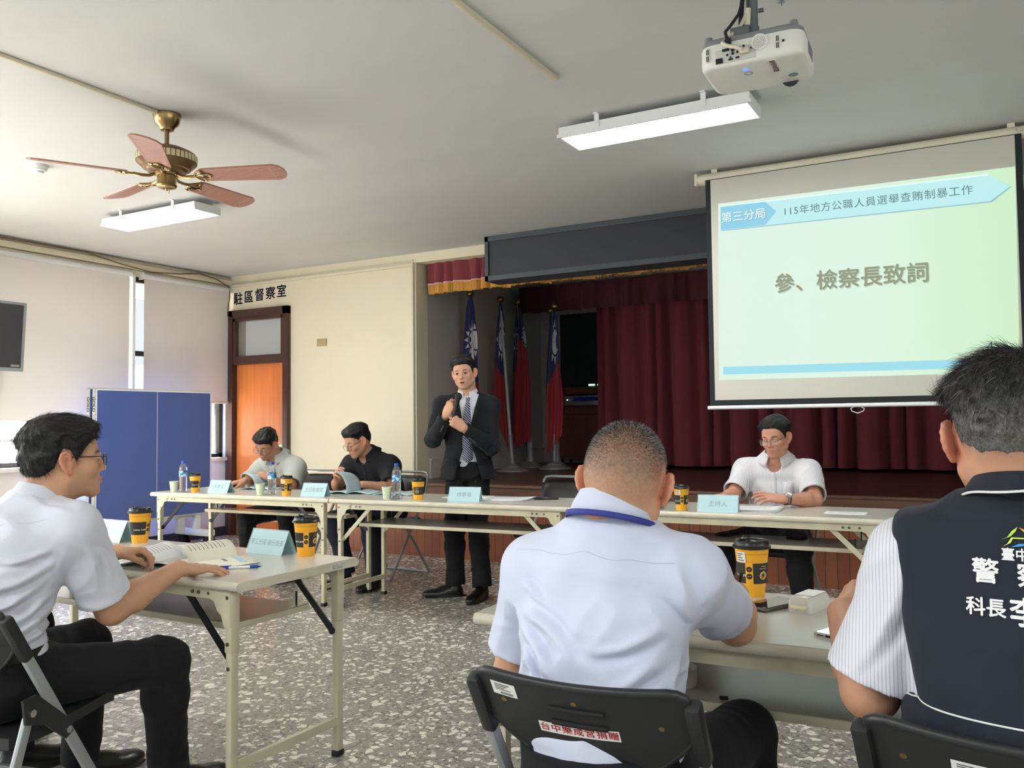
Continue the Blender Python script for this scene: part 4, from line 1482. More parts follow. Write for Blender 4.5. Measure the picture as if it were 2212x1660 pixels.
q = MB(); q.b2((-0.125, -0.1515, -0.040), (0.02, -0.149, 0.012)); q.build('socket_panel', mat('panel_grey', srgb(196, 195, 190), 0.5), pj)
q = MB()
for x, z, w_, h_ in ((-0.112, -0.029, 0.026, 0.02), (-0.088, 0.008, 0.026, 0.010), (-0.070, -0.030, 0.016, 0.007), (-0.045, -0.028, 0.014, 0.007), (0.038, -0.010, 0.013, 0.011), (0.118, 0.000, 0.008, 0.008)):
    q.box((x, -0.1525, z), (w_, 0.004, h_), bev=0.001)
for x, z, r_ in ((-0.082, -0.012, 0.004), (-0.062, 0.003, 0.006), (-0.062, -0.010, 0.005), (-0.047, 0.008, 0.004), (-0.036, 0.008, 0.0045), (-0.022, 0.010, 0.0045), (-0.045, -0.008, 0.0045), (-0.070, -0.022, 0.003), (0.004, -0.002, 0.003)):
    q.cyl((x, -0.150, z), (x, -0.1545, z), r_, seg=12)
q.build('socket', black_rub, pj)
q = MB(); q.cyl((0.035, -0.148, 0.012), (0.035, -0.156, 0.012), 0.030, seg=28); sp = q.build('speaker', pw, pj)
q = MB()
for i in range(5):
    for k in range(max(1, i * 6)):
        a = 2 * math.pi * k / max(1, i * 6); r_ = i * 0.0052
        q.cyl((0.035 + r_ * math.cos(a), -0.155, 0.012 + r_ * math.sin(a)), (0.035 + r_ * math.cos(a), -0.1565, 0.012 + r_ * math.sin(a)), 0.0013, seg=6)
q.build('speaker_grille', black_rub, sp)
for x in (-0.155, 0.098):
    q = MB(); q.box((x, -0.150, 0.0), (0.012, 0.006, 0.056), bev=0.003); v = q.build('vent', pw, pj)
    q = MB(); q.box((x - 0.003, -0.153, 0.012), (0.003, 0.003, 0.02)); q.box((x + 0.003, -0.153, 0.012), (0.003, 0.003, 0.02)); q.box((x - 0.003, -0.153, -0.013), (0.003, 0.003, 0.02)); q.box((x + 0.003, -0.153, -0.013), (0.003, 0.003, 0.02)); q.build('slot', black_rub, v)
q = MB()
for i in range(9): q.box((0.1885, -0.04 + i * 0.012, 0.005), (0.003, 0.005, 0.04))
q.build('side_vent', grey_case, pj)
q = MB(); q.lathe([(0.0, -0.0535), (0.011, -0.0535), (0.011, -0.050)], (-0.03, -0.085, 0)); q.build('power_button', mat('blue_glow', srgb(90, 130, 255), 0.4, emit=srgb(80, 120, 255), emit_strength=1.2), pj)
q = MB(); q.tube([(-0.028 + 0.014 * math.cos(a), -0.045 + 0.014 * math.sin(a), -0.0522) for a in [2 * math.pi * i / 24 for i in range(24)]], 0.002, 6, closed=True); q.build('menu_ring', grey_case, pj)
q = MB(); q.cyl((0.10, 0.105, -0.040), (0.10, 0.155, -0.012), 0.034, seg=24); q.cyl((0.12, 0.05, -0.053), (0.12, 0.05, -0.0505), 0.018, seg=20); q.build('lens_ring', mat('dark_lens', srgb(40, 40, 44), 0.15), pj)
q = MB(); q.b2((0.052, -0.125, -0.0535), (0.090, -0.01, -0.0518)); lb = q.build('donation_sticker', mat('sticker_white', srgb(225, 222, 214), 0.6), pj)
red_ink = mat('red_ink', srgb(176, 40, 52), 0.6)
for i, ch in enumerate('樂成宮捐贈'):
    Mt = Matrix.Translation((0.071, -0.112 + i * 0.0225, -0.0539)) @ Matrix.Rotation(R_(180), 4, 'X')
    text('lettering', ch, 0.023, Mt, red_ink, lb, bold=0.012)
mt = MB(); mt.box((0, 0, 0.075), (0.20, 0.035, 0.006)); mt.box((-0.01, -0.05, 0.078), (0.10, 0.10, 0.004)); mt.box((-0.045, -0.105, 0.088), (0.07, 0.005, 0.038), bev=0.004); mt.box((0.035, -0.03, 0.088), (0.08, 0.005, 0.02))
mt.box((0.05, 0.02, 0.085), (0.05, 0.005, 0.03)); mt.cyl((-0.015, -0.02, 0.11), (-0.015, -0.02, 0.36), 0.022); mt.cyl((-0.015, -0.02, 0.08), (-0.015, -0.02, 0.13), 0.026); mt.cyl((0.01, -0.02, 0.19), (0.028, -0.02, 0.19), 0.008); mt.cyl((-0.015, -0.02, 0.345), (-0.015, -0.02, 0.36), 0.06)
mt.build('ceiling_mount', mat('mount_grey', srgb(104, 108, 112), 0.45, metal=0.4), pj)
q = MB(); q.tube([(-0.03, -0.05, 0.35), (-0.035, -0.06, 0.24), (-0.055, -0.07, 0.17), (-0.075, -0.12, 0.11), (-0.085, -0.165, 0.07), (-0.078, -0.168, 0.04)], 0.006, 8); q.tube([(-0.02, -0.05, 0.35), (-0.045, -0.05, 0.22), (-0.05, -0.06, 0.14), (-0.03, -0.06, 0.08)], 0.009, 8); q.box((-0.075, -0.166, 0.028), (0.022, 0.016, 0.03), bev=0.004); q.build('power_cable', black_rub, pj)
q = MB(); ivc = mat('ivory_cable', srgb(206, 198, 176), 0.5); q.tube([(-0.02, -0.055, 0.19), (-0.05, -0.07, 0.12), (-0.08, -0.12, 0.07), (-0.095, -0.168, 0.03), (-0.075, -0.175, 0.012), (-0.045, -0.180, 0.000), (-0.022, -0.178, -0.012)], 0.007, 8); q.box((-0.018, -0.163, -0.014), (0.036, 0.022, 0.018), bev=0.004); q.cyl((-0.03, -0.05, 0.13), (-0.02, -0.06, 0.19), 0.014, 0.010); q.build('video_cable', ivc, pj)
for i, (x, y) in enumerate(((-0.70, 3.56), (-0.62, 3.54), (-0.60, 3.40))):
    q = MB(); q.cyl((x, y, ZC), (x, y, ZC - 0.022), 0.003, seg=8); q.box((x, y, ZC - 0.010), (0.028, 0.008, 0.004), bev=0.001); q.cyl((x, y, ZC - 0.004), (x, y, ZC), 0.009, seg=10)
    tag(q.build('wing_bolt', steel), 'small steel wing bolt left in the ceiling beside the projector', 'bolt', 'ceiling bolts by the projector')

# ================================================================== STAGE THINGS
maroon = cloth_m = mat('maroon_velvet', srgb(110, 42, 51), 0.9, var=0.12, var_scale=6, sheen=0.1, stretch=(3, 3, 0.3))
maroon_dark = mat('dark_maroon_velvet', srgb(80, 34, 43), 0.9, var=0.12, var_scale=6, sheen=0.05, stretch=(3, 3, 0.3))
gold_fringe = mat('gold_fringe', srgb(206, 146, 52), 0.6, var=0.35, var_scale=30, stretch=(6, 6, 0.2))
braid = mat('pink_braid', srgb(206, 160, 150), 0.8)


def pleats(x0, x1, y, z0, z1, n, amp, nz=8, jit=0.35, flare=0.5, per=10, seed=1, wander=0.0):
    """gathered cloth between two heights; returns rows of points, with irregular pleats"""
    r = random.Random(seed)
    ph = []; a = 0.0
    N_ = n * per
    freq = [1.0 + jit * (r.random() - 0.5) for _ in range(n + 1)]
    dep = [amp * (0.6 + 0.8 * r.random()) for _ in range(n + 1)]
    rows = []
    for j in range(nz + 1):
        t = j / nz
        z = z1 + (z0 - z1) * t
        row = []
        acc = 0.0
        for i in range(N_ + 1):
            u = i / N_ * n
            k = min(int(u), n - 1); f = u - k
            am = dep[k] * (1 - f) + dep[k + 1] * f
            acc = u + 0.25 * math.sin(2.1 * u + seed)
            w = math.sin(2 * math.pi * acc)
            w = math.copysign(abs(w) ** 0.7, w)
            x = x0 + (x1 - x0) * i / N_ + wander * math.sin(2 * math.pi * acc + 0.8) * t
            row.append(Vector((x, y + am * w * (1 - flare + flare * t), z + (0.004 * math.sin(u * 2.2 + seed)) * t)))
        rows.append(row)
    return rows


t = thing('stage_valance', 'pleated maroon stage valance with gold fringe across the top of the opening', 'valance', (-5.0, 7.17, 2.86))
q = MB(); q.grid(pleats(0.02, 6.2, 0, -0.215, 0.02, 42, 0.028, seed=3, wander=0.02)); q.build('cloth', maroon, t, sharp=180)
rows = pleats(0.02, 6.2, -0.006, -0.315, 0.02, 42, 0.028, nz=20, seed=3, wander=0.02)
q = MB(); q.grid([[p + Vector((0, -0.004, 0)) for p in r] for r in (rows[13], rows[14])]); q.build('braid', braid, t, sharp=180, solid=0.004)
q = MB()
fr_rows = rows[14:21]; L = len(fr_rows[0])
rr_ = random.Random(5)
for i in range(0, L - 1):
    for sub in range(4):
        f0 = (sub + 0.05) / 4; f1 = (sub + 0.92) / 4
        lo = 0.78 + 0.22 * rr_.random()
        vs = []
        for r in (fr_rows[0], fr_rows[3], fr_rows[6]):
            a, b = r[i].lerp(r[i + 1], f0), r[i].lerp(r[i + 1], f1)
            vs += [a + Vector((0, 0.001 * rr_.random(), 0)), b]
        for v_ in (4, 5): vs[v_] = vs[v_ - 2].lerp(vs[v_], lo)
        q.add(vs, [(0, 1, 3, 2), (2, 3, 5, 4)], 0, False)
q.build('fringe', gold_fringe, t)
t = thing('stage_border_curtain', 'dark maroon border curtain hanging behind the fringed valance on the stage', 'curtain', (-5.2, 9.5, 2.61))
q = MB(); q.grid(pleats(0.0, 7.5, 0, 0, 0.33, 40, 0.035, seed=8)); q.build('cloth', maroon_dark, t, sharp=180)
t = thing('stage_curtain', 'tall deep red stage curtain in heavy pleats behind the screen', 'curtain', (-4.2, 9.72, 0.715))
q = MB(); q.grid(pleats(0.0, 7.6, 0, 0, 2.1, 34, 0.075, nz=10, seed=12, flare=0.25, wander=0.03, per=14)); q.build('cloth', maroon, t, sharp=180)

# LED message sign
t = thing('led_sign', 'long unlit black LED message sign above the stage opening', 'sign', (-4.04, 6.75, 2.545))
led_grey = mat('led_frame', srgb(58, 66, 72), 0.5)
q = MB(); q.b2((0, 0.02, 0), (3.4, 0.26, 0.41)); q.b2((0, 0, 0), (3.4, 0.03, 0.045)); q.b2((0, 0, 0.365), (3.4, 0.03, 0.41)); q.b2((0, 0, 0), (0.035, 0.03, 0.41)); q.b2((3.365, 0, 0), (3.4, 0.03, 0.41)); q.build('frame', led_grey, t)
led = mat('led_matrix', srgb(62, 64, 70), 0.6)
N, Lk, b = nodes_of(led)
tc = N.new('ShaderNodeTexCoord'); vo = N.new('ShaderNodeTexVoronoi'); vo.inputs['Scale'].default_value = 95; vo.inputs['Randomness'].default_value = 0.0
Lk.new(tc.outputs['Object'], vo.inputs['Vector'])
cr = N.new('ShaderNodeValToRGB'); cr.color_ramp.elements[0].position = 0.25; cr.color_ramp.elements[0].color = srgb(96, 98, 102) + (1,); cr.color_ramp.elements[1].position = 0.45; cr.color_ramp.elements[1].color = srgb(40, 43, 50) + (1,)
Lk.new(vo.outputs['Distance'], cr.inputs[0]); Lk.new(cr.outputs[0], b.inputs['Base Color'])
q = MB(); q.b2((0.035, 0.016, 0.045), (3.365, 0.022, 0.365)); q.build('display', led, t)

# flags
flag_blue = mat('flag_blue', srgb(36, 44, 96), 0.8, sheen=0.3); flag_red = mat('flag_red', srgb(158, 30, 46), 0.8, sheen=0.3, var=0.1, var_scale=9)
flag_white = mat('flag_white', srgb(214, 214, 214), 0.8); pole_m = mat('pole_white', srgb(196, 194, 188), 0.4)
base_m = mat('flag_base_grey', srgb(150, 150, 150), 0.45, metal=0.3)
HR = Vector((0.873, 0.487, 0)); HN = Vector((-0.487, 0.873, 0))


def flag(lab, base, top, prof, L0, L1, blue0, blue1, sun, ph, conical=False):
    """prof: (dz, left, right) below the pole top; L0/L1 bottom at the left/right edge; blue0/1 where blue ends"""
    base = Vector(base); top = Vector(top)
    t = thing('flag', lab, 'flag', base, 0, 'national flags standing on the stage')
    tl = top - base
    q = MB()
    q.lathe([(0.19, 0), (0.19, 0.014), (0.15, 0.024), (0.14, 0.036), (0.10, 0.046), (0.09, 0.062), (0.045, 0.075), (0.03, 0.09)] if not conical else [(0.165, 0), (0.165, 0.012), (0.12, 0.022), (0.10, 0.045), (0.06, 0.07), (0.045, 0.12), (0.036, 0.22), (0.042, 0.24), (0.042, 0.30), (0.034, 0.31), (0.034, 0.36), (0.018, 0.37)])
    q.build('base', base_m, t)
    d = tl.normalized()
    q = MB(); q.cyl((0, 0, 0.03), d * 0.42, 0.026); q.build('pole_socket', base_m, t)
    q = MB(); q.cyl(d * 0.05, tl - d * 0.03, 0.017); q.build('pole', pole_m, t)
    q = MB(); q.sphere(tl + Vector((0, 0, 0.012)), 0.045, 18, 12); q.lathe([(0.018, -0.08), (0.022, -0.06), (0.012, -0.045), (0.012, -0.03)], tl); q.build('finial', brass, t)
    def pt(s, dz, off=0.0):
        f = max(0.0, (dz) / 1.8)
        x = np.interp(dz, [p[0] for p in prof], [p[1] for p in prof]) * (1 - s) + np.interp(dz, [p[0] for p in prof], [p[2] for p in prof]) * s
        wv = math.sin(2 * math.pi * (1.4 * s + ph)) * (0.012 + 0.03 * f) + math.sin(2 * math.pi * (3.1 * s + ph * 2 + 0.5 * f)) * (0.006 + 0.012 * f)
        back = tl.lerp(Vector((0, 0, tl.z)), 0) * (1 - dz / tl.length * 1.0)
        base_xy = Vector((tl.x, tl.y, 0)) 
        return Vector((base_xy.x, base_xy.y, tl.z - dz)) + HR * x + HN * (wv - 0.035 + off)
    NS, NZ = 30, 60
    def sheet(zfun0, zfun1, off=0.0):
        return [[pt(i / NS, zfun0(i / NS) + (zfun1(i / NS) - zfun0(i / NS)) * j / NZ, off) for i in range(NS + 1)] for j in range(NZ + 1)]
    bl = lambda s: blue0 + (blue1 - blue0) * s
    q = MB(); q.grid(sheet(lambda s: 0.03, bl)); c = q.build('canton', flag_blue, t, sharp=180, solid=0.002)
    q = MB(); q.grid(sheet(bl, lambda s: L0 + (L1 - L0) * s ** 1.3)); q.build('field', flag_red, t, sharp=180, solid=0.002)
    if sun:
        s0, z0, rs, rz = sun
        q = MB()
        ins = lambda s, dz: 0.0 <= s <= 1.0
        ring = [(s0 + rs * math.cos(a), z0 + rz * math.sin(a)) for a in [2 * math.pi * i / 40 for i in range(40)]]
        ring = [(min(max(s, 0.0), 1.0), dz) for s, dz in ring]
        q.add([pt(s0, z0, -0.006)] + [pt(s, dz, -0.006) for s, dz in ring], [(0, i + 1, (i + 1) % 40 + 1) for i in range(40)])
        for k in range(12):
            a = 2 * math.pi * k / 12
            tri = [(s0 + rs * r_ * math.cos(a + da), z0 + rz * r_ * math.sin(a + da)) for r_, da in ((1.22, -0.22), (1.22, 0.22), (1.85, 0))]
            if all(-0.02 <= s <= 1.02 for s, _ in tri): q.add([pt(min(max(s, 0), 1), dz, -0.006) for s, dz in tri], [(0, 1, 2)])
        q.build('sun_emblem', flag_white, c)
    return t


zs = 0.684
flag('national flag standing nearest on the stage, right behind the standing speaker', (-4.80, 7.85, zs), (-4.92, 7.9, 2.640), [(0, -.01, .02), (.15, -.04, .05), (.5, -.07, .08), (.9, -.09, .08), (1.7, -.10, .16)], 1.4, 1.62, 0.85, 0.98, (0.85, 0.50, 0.45, 0.10), 0.1)
flag('national flag left in the stage group, showing most of its white sun', (-4.80, 8.60, zs), (-5.0, 8.70, 2.673), [(0, -.01, .02), (.10, -.02, .03), (.27, -.04, .055), (.77, -.075, .06), (1.1, -.10, .09), (1.7, -.06, .11)], 1.42, 1.86, 0.72, 0.98, (0.62, 0.46, 0.33, 0.14), 0.45)
flag('national flag in the middle of the stage group with a bare white pole showing', (-5.02, 9.45, zs), (-5.09, 9.30, 2.722), [(0, -.01, .02), (.15, .0, .05), (.5, -.01, .10), (1.0, -.05, .14), (1.7, -.06, .165)], 1.80, 1.66, 0.40, 0.58, (0.9, 0.43, 0.25, 0.08), 0.8, True)
flag('national flag mostly hidden behind the middle one of the group', (-5.16, 9.62, zs), (-5.16, 9.42, 2.71), [(0, -.01, .01), (.2, -.04, .02), (.6, -.06, .02), (1.7, -.10, .0)], 1.70, 1.80, 0.86, 0.80, (0.55, 0.46, 0.35, 0.11), 0.2)
flag('national flag beside the wooden equipment cabinet, nearest to it', (-4.575, 9.22, zs), (-4.537, 9.20, 2.617), [(0, -.02, .015), (.3, -.05, .035), (.8, -.085, .06), (1.1, -.115, .09), (1.7, -.12, .06)], 1.76, 1.52, 0.93, 0.62, (0.55, 0.42, 0.34, 0.15), 0.62)
flag('thin national flag close behind the one beside the equipment cabinet', (-4.66, 9.45, zs), (-4.70, 9.42, 2.60), [(0, -.01, .01), (.3, -.03, .02), (.9, -.07, .02), (1.6, -.08, .02)], 1.5, 1.5, 0.9, 0.8, None, 0.3, True)

# equipment cabinet with receiver and router
cab_wood = mat('cabinet_wood', srgb(122, 72, 60), 0.45, var=0.15, var_scale=5, stretch=(10, 2, 1))
t = thing('equipment_cabinet', 'reddish brown wooden equipment cabinet on castors at the back of the stage', 'cabinet', (-4.72, 10.75, zs))
q = MB(); q.b2((-0.46, -0.24, 0.06), (0.46, 0.14, 0.08)); q.b2((-0.46, -0.24, 1.0), (0.46, 0.14, 1.025), bev=0.006); q.b2((-0.46, -0.22, 0.06), (-0.44, 0.14, 1.0)); q.b2((0.44, -0.22, 0.06), (0.46, 0.14, 1.0)); q.b2((-0.46, 0.12, 0.06), (0.46, 0.14, 1.0)); q.b2((-0.44, -0.22, 0.66), (0.44, 0.12, 0.68)); q.b2((-0.44, -0.225, 0.93), (0.44, -0.205, 1.0)); q.b2((-0.44, -0.225, 0.68), (0.44, -0.205, 0.77)); q.b2((-0.44, -0.225, 0.68), (-0.34, -0.205, 1.0)); q.b2((-0.44, -0.2, 0.76), (0.44, 0.12, 0.775)); q.build('carcass', cab_wood, t)
q = MB(); q.b2((-0.435, -0.235, 0.085), (0.435, -0.212, 0.655), bev=0.003); d = q.build('door', cab_wood, t)
q = MB(); q.cyl((-0.39, -0.235, 0.36), (-0.39, -0.25, 0.36), 0.012); q.build('knob', chrome, d)
for x in (-0.40, 0.40):
    for y in (-0.18, 0.08):
        q = MB(); q.cyl((x - 0.012, y, 0.028), (x + 0.012, y, 0.028), 0.028); q.box((x, y, 0.052), (0.03, 0.03, 0.016)); q.build('castor', black_rub, t)
t = thing('stereo_receiver', 'silver audio receiver with two knobs in the equipment cabinet', 'receiver', (-4.72, 10.60, zs + 0.776))
q = MB(); q.b2((-0.30, -0.16, 0.0), (0.30, 0.16, 0.13), bev=0.004); q.build('case', mat('silver_face', srgb(186, 186, 184), 0.35, metal=0.6), t)
q = MB(); q.b2((-0.17, -0.164, 0.055), (0.19, -0.158, 0.11)); q.build('display', mat('dark_display', srgb(18, 20, 30), 0.2, emit=srgb(60, 80, 200), emit_strength=0.02), t)
for x in (-0.245, 0.25):
    q = MB(); q.cyl((x, -0.16, 0.075), (x, -0.185, 0.075), 0.024); q.build('dial', chrome, t)
q = MB()
for i in range(8): q.box((-0.1 + i * 0.035, -0.163, 0.03), (0.016, 0.006, 0.007))
q.build('button', steel, t)
q = MB(); q.cyl((-0.245, -0.185, 0.075), (-0.245, -0.187, 0.075), 0.009); q.build('power_light', mat('blue_led', (0.3, 0.4, 1), 0.4, emit=(0.35, 0.45, 1.0), emit_strength=3), t)
t = thing('wireless_receiver', 'black wireless receiver with green lights and antennas on the cabinet', 'receiver', (-4.72, 10.62, zs + 1.025))
q = MB(); q.b2((-0.26, -0.08, 0.0), (0.42, 0.08, 0.045), bev=0.004); q.build('case', black_metal, t)
for x in (-0.23, 0.39):
    q = MB(); q.cyl((x, 0.05, 0.04), (x, 0.06, 0.30), 0.005); q.build('antenna', black_metal, t)
gl = mat('green_led', (0.2, 1, 0.4), 0.4, emit=(0.25, 1.0, 0.45), emit_strength=4)
for x in (0.06, 0.19):
    q = MB(); q.b2((x - 0.045, -0.084, 0.014), (x + 0.045, -0.079, 0.034)); q.build('display', gl, t)
m = MB(); m.b2((-5.28, 10.87, zs), (-4.0, 10.9, 2.75)); struct(m.build('dark_recess_panel', mat('recess_dark_paint', srgb(44, 48, 48), 0.5)))  # flat panel; the dark of a recess is put into its colour
q = MB(); q.b2((-5.42, 10.85, 0.93), (-5.34, 10.87, 1.05)); q.build('wall_socket', ivory); tag(bpy.data.objects['wall_socket'], 'ivory wall socket low on the stage wall behind the flags', 'socket')

# projection screen with the projected slide
SY = 5.72
t = thing('projection_screen', 'large pull-down projection screen showing a pale green slide', 'screen', (-0.73, SY, 1.32))
q = MB(); q.cyl((-1.0, 0.045, 1.575), (1.0, 0.045, 1.575), 0.040, seg=24); q.box((-1.0, 0.045, 1.575), (0.02, 0.085, 0.085), bev=0.006); q.box((1.0, 0.045, 1.575), (0.02, 0.085, 0.085), bev=0.006); q.b2((-0.9, 0.04, 1.605), (-0.86, 0.05, 1.64)); q.b2((0.86, 0.04, 1.605), (0.9, 0.05, 1.64)); cs = q.build('case', ivory, t)
text('maker_mark', 'Lux', 0.035, Matrix.Translation((0.93, 0.0035, 1.58)) @ Matrix.Rotation(R_(90), 4, 'X'), mat('grey_print', srgb(150, 146, 136), 0.6), cs)
matte = mat('screen_matte_white', srgb(196, 193, 182), 0.9); black_cloth_s = mat('screen_black_border', srgb(26, 30, 33), 0.8)
q = MB(); q.b2((-0.93, 0, 0.018), (0.93, 0.003, 1.56)); q.build('border', black_cloth_s, t)
q = MB(); q.b2((-0.895, -0.002, 0.055), (0.895, 0.002, 1.555)); q.build('fabric', matte, t)
q = MB(); q.cyl((-0.945, 0, 0.005), (0.945, 0, 0.005), 0.013, seg=14); q.build('bottom_bar', white_paint, t)
q = MB(); q.tube([(-0.022, 0, -0.006), (-0.040, 0, -0.018), (-0.034, 0, -0.032), (0, 0, -0.045), (0.034, 0, -0.032), (0.040, 0, -0.018), (0.022, 0, -0.006)], 0.003, 6); q.build('pull_handle', white_paint, t)


def glow(name, col, s=1.0): return mat(name, (0.02, 0.02, 0.02), 0.9, emit=col, emit_strength=s * 0.79, spec=0.1)


slide_m = glow('slide_background', srgb(218, 240, 222), 0.93)
N, Lk, b = nodes_of(slide_m)
tc = N.new('ShaderNodeTexCoord'); sp_ = N.new('ShaderNodeSeparateXYZ'); Lk.new(tc.outputs['Object'], sp_.inputs[0])
mr = N.new('ShaderNodeMapRange'); mr.inputs['From Min'].default_value = -0.85; mr.inputs['From Max'].default_value = 0.88; Lk.new(sp_.outputs[0], mr.inputs['Value'])
cr = N.new('ShaderNodeValToRGB'); e = cr.color_ramp.elements
e[0].position = 0; e[0].color = srgb(221, 240, 228) + (1,); e[1].position = 1; e[1].color = srgb(205, 238, 200) + (1,)
k_ = e.new(0.55); k_.color = srgb(220, 243, 224) + (1,)
Lk.new(mr.outputs[0], cr.inputs[0]); Lk.new(cr.outputs[0], b.inputs['Emission Color'])


def sv(x, z, d=0.0): return Vector((x, -0.003 - d, z))     # point on the slide, screen-local


# corners of the projected picture in screen-local x,z
TLc, TRc, BRc, BLc = (-0.845, 1.386), (0.893, 1.370), (0.878, 0.176), (-0.865, 0.188)
def uv(u, v, d=0.0):
    x0 = TLc[0] + (TRc[0] - TLc[0]) * u; z0 = TLc[1] + (TRc[1] - TLc[1]) * u
    x1 = BLc[0] + (BRc[0] - BLc[0]) * u; z1 = BLc[1] + (BRc[1] - BLc[1]) * u
    return sv(x0 + (x1 - x0) * v, z0 + (z1 - z0) * v, d)


def panel(name, pts, material, d, par):
    q = MB(); q.add([uv(u, v, d) for u, v in pts], [tuple(range(len(pts)))[::-1]]); return q.build(name, material, par)


sl = panel('slide', [(0, 0), (1, 0), (1, 1), (0, 1)], slide_m, 0.0, t)
panel('banner_shadow', [(0.012, 0.022), (0.925, 0.030), (0.988, 0.098), (0.93, 0.163), (0.012, 0.158)], glow('banner_shadow', srgb(150, 196, 205), 0.9), 0.0008, sl)
panel('banner', [(0.010, 0.018), (0.922, 0.026), (0.984, 0.095), (0.925, 0.157), (0.010, 0.153)], glow('pale_banner', srgb(192, 238, 240), 0.92), 0.0012, sl)
panel('banner_edge', [(0.010, 0.016), (0.922, 0.020), (0.922, 0.028), (0.010, 0.022)], glow('banner_light', srgb(225, 250, 240), 1.0), 0.0016, sl)
panel('banner_tab', [(0.010, 0.020), (0.180, 0.022), (0.222, 0.082), (0.180, 0.151), (0.010, 0.151)], glow('blue_tab', srgb(146, 208, 232), 0.92), 0.0020, sl)
panel('footer_bar', [(0.016, 0.925), (0.980, 0.930), (0.980, 0.975), (0.016, 0.968)], glow('blue_bar', srgb(158, 222, 236), 0.92), 0.0012, sl)
def slide_text(name, body, size, u, v, material, bold=0.0, align='CENTER', spacing=1.0, d=0.003, sx=1.0):
    o = uv(u, v, d); ex = (uv(u + 0.01, v, d) - o).normalized()
    M = frame_M(o, ex, (0, 0, 1))
    M[0][2], M[1][2], M[2][2] = 0, -1, 0
    return text(name, body, size, M, material, sl, bold=bold, align=align, spacing=spacing, sx=sx)
ink = glow('slide_ink', srgb(92, 126, 132), 0.9); white_ink = glow('white_ink', srgb(240, 252, 250), 1.0); olive = glow('olive_ink', srgb(150, 160, 134), 0.9); sh_ink = glow('soft_shadow_ink', srgb(190, 205, 190), 0.9); tab_sh = glow('tab_shadow_ink', srgb(110, 170, 195), 0.9)
slide_text('lettering', '第三分局', 0.074, 0.100, 0.091, tab_sh, 0.008, d=0.0026, spacing=1.02)
slide_text('lettering', '第三分局', 0.074, 0.098, 0.088, white_ink, 0.009, spacing=1.02)
slide_text('lettering', '115年地方公職人員選舉查賄制暴工作', 0.0635, 0.560, 0.092, ink, 0.004, spacing=1.09)
slide_text('lettering', '參、檢察長致詞', 0.131, 0.478, 0.493, sh_ink, 0.026, d=0.0026, spacing=1.0)
slide_text('lettering', '參、檢察長致詞', 0.131, 0.475, 0.488, olive, 0.026, spacing=1.0)
slide_text('lettering', '4', 0.078, 0.915, 0.872, ink, 0.004)

# ================================================================== LEFT SIDE THINGS
# folded table tennis table standing on edge
t = thing('table_tennis_table', 'folded blue table tennis table standing upright by the window wall', 'table tennis table', (-7.30, 5.775, 0.0), R_(-1.5))
blue_top = mat('blue_table_top', srgb(58, 76, 134), 0.5, var=0.05, var_scale=3); white_line = mat('white_line', srgb(226, 228, 228), 0.5); alu = mat('silver_edge', srgb(196, 198, 196), 0.4, metal=0.3)
for x0, hid in ((0.0, False), (-0.085, True)):
    q = MB(); q.b2((x0 - 0.012, -0.665, 0.335), (x0 + 0.012, 0.665, 1.60)); b = q.build('board', blue_top, t)
    q = MB(); s_ = x0 + (0.0125 if not hid else -0.0125); w_ = 0.001
    q.b2((s_ - w_, -0.665, 1.588), (s_ + w_, 0.665, 1.60)); q.b2((s_ - w_, -0.665, 0.335), (s_ + w_, -0.652, 1.60)); q.b2((s_ - w_, 0.652, 0.335), (s_ + w_, 0.665, 1.60)); q.b2((s_ - w_, -0.002, 0.335), (s_ + w_, 0.002, 1.60)); q.build('line_marking', white_line, b)
    q = MB(); q.b2((x0 - 0.030, -0.672, 0.325), (x0 + 0.010, -0.655, 1.612)); q.b2((x0 - 0.030, 0.655, 0.325), (x0 + 0.010, 0.672, 1.612)); q.b2((x0 - 0.030, -0.672, 1.60), (x0 + 0.011, 0.672, 1.612)); q.b2((x0 - 0.030, -0.672, 0.325), (x0 + 0.010, 0.672, 0.337)); e = q.build('edge_frame', alu, b)
    Mt = Matrix.Translation((x0 - 0.010, -0.6735, 1.50)) @ Matrix.Rotation(R_(90), 4, 'X') @ Matrix.Rotation(R_(-90), 4, 'Z')
    text('lettering', 'GOLD', 0.052, Mt @ Matrix.Translation((0.045, 0, 0)), mat('black_print', srgb(34, 34, 38), 0.6), e, bold=0.03)
    text('lettering', '25', 0.036, Mt @ Matrix.Translation((0.155, 0, 0)), MATS['black_print'], e)
    text('lettering', 'DESIGNED IN GERMANY', 0.022, Mt @ Matrix.Translation((0.56, 0, 0)), MATS['black_print'], e, spacing=1.25)
q = MB(); q.b2((-0.065, -0.60, 0.30), (-0.035, 0.60, 0.33)); q.b2((-0.065, 0.28, 0.14), (-0.02, 0.36, 1.2)); q.b2((-0.065, -0.36, 0.14), (-0.02, -0.28, 1.2)); q.build('support_frame', alu, t)
for y in (-0.32, 0.52):
    q = MB(); q.b2((-0.26, y - 0.045, 0.10), (0.20, y + 0.045, 0.165), bev=0.01); q.b2((-0.07, y - 0.03, 0.16), (-0.01, y + 0.03, 0.36)); f = q.build('foot_beam', white_line, t)
    for x in (-0.22, 0.16):
        for dy in (-0.03, 0.03):
            q = MB(); q.cyl((x, y + dy - 0.012, 0.048), (x, y + dy + 0.012, 0.048), 0.048); q.box((x, y, 0.09), (0.03, 0.03, 0.03)); q.build('castor', black_rub, f)

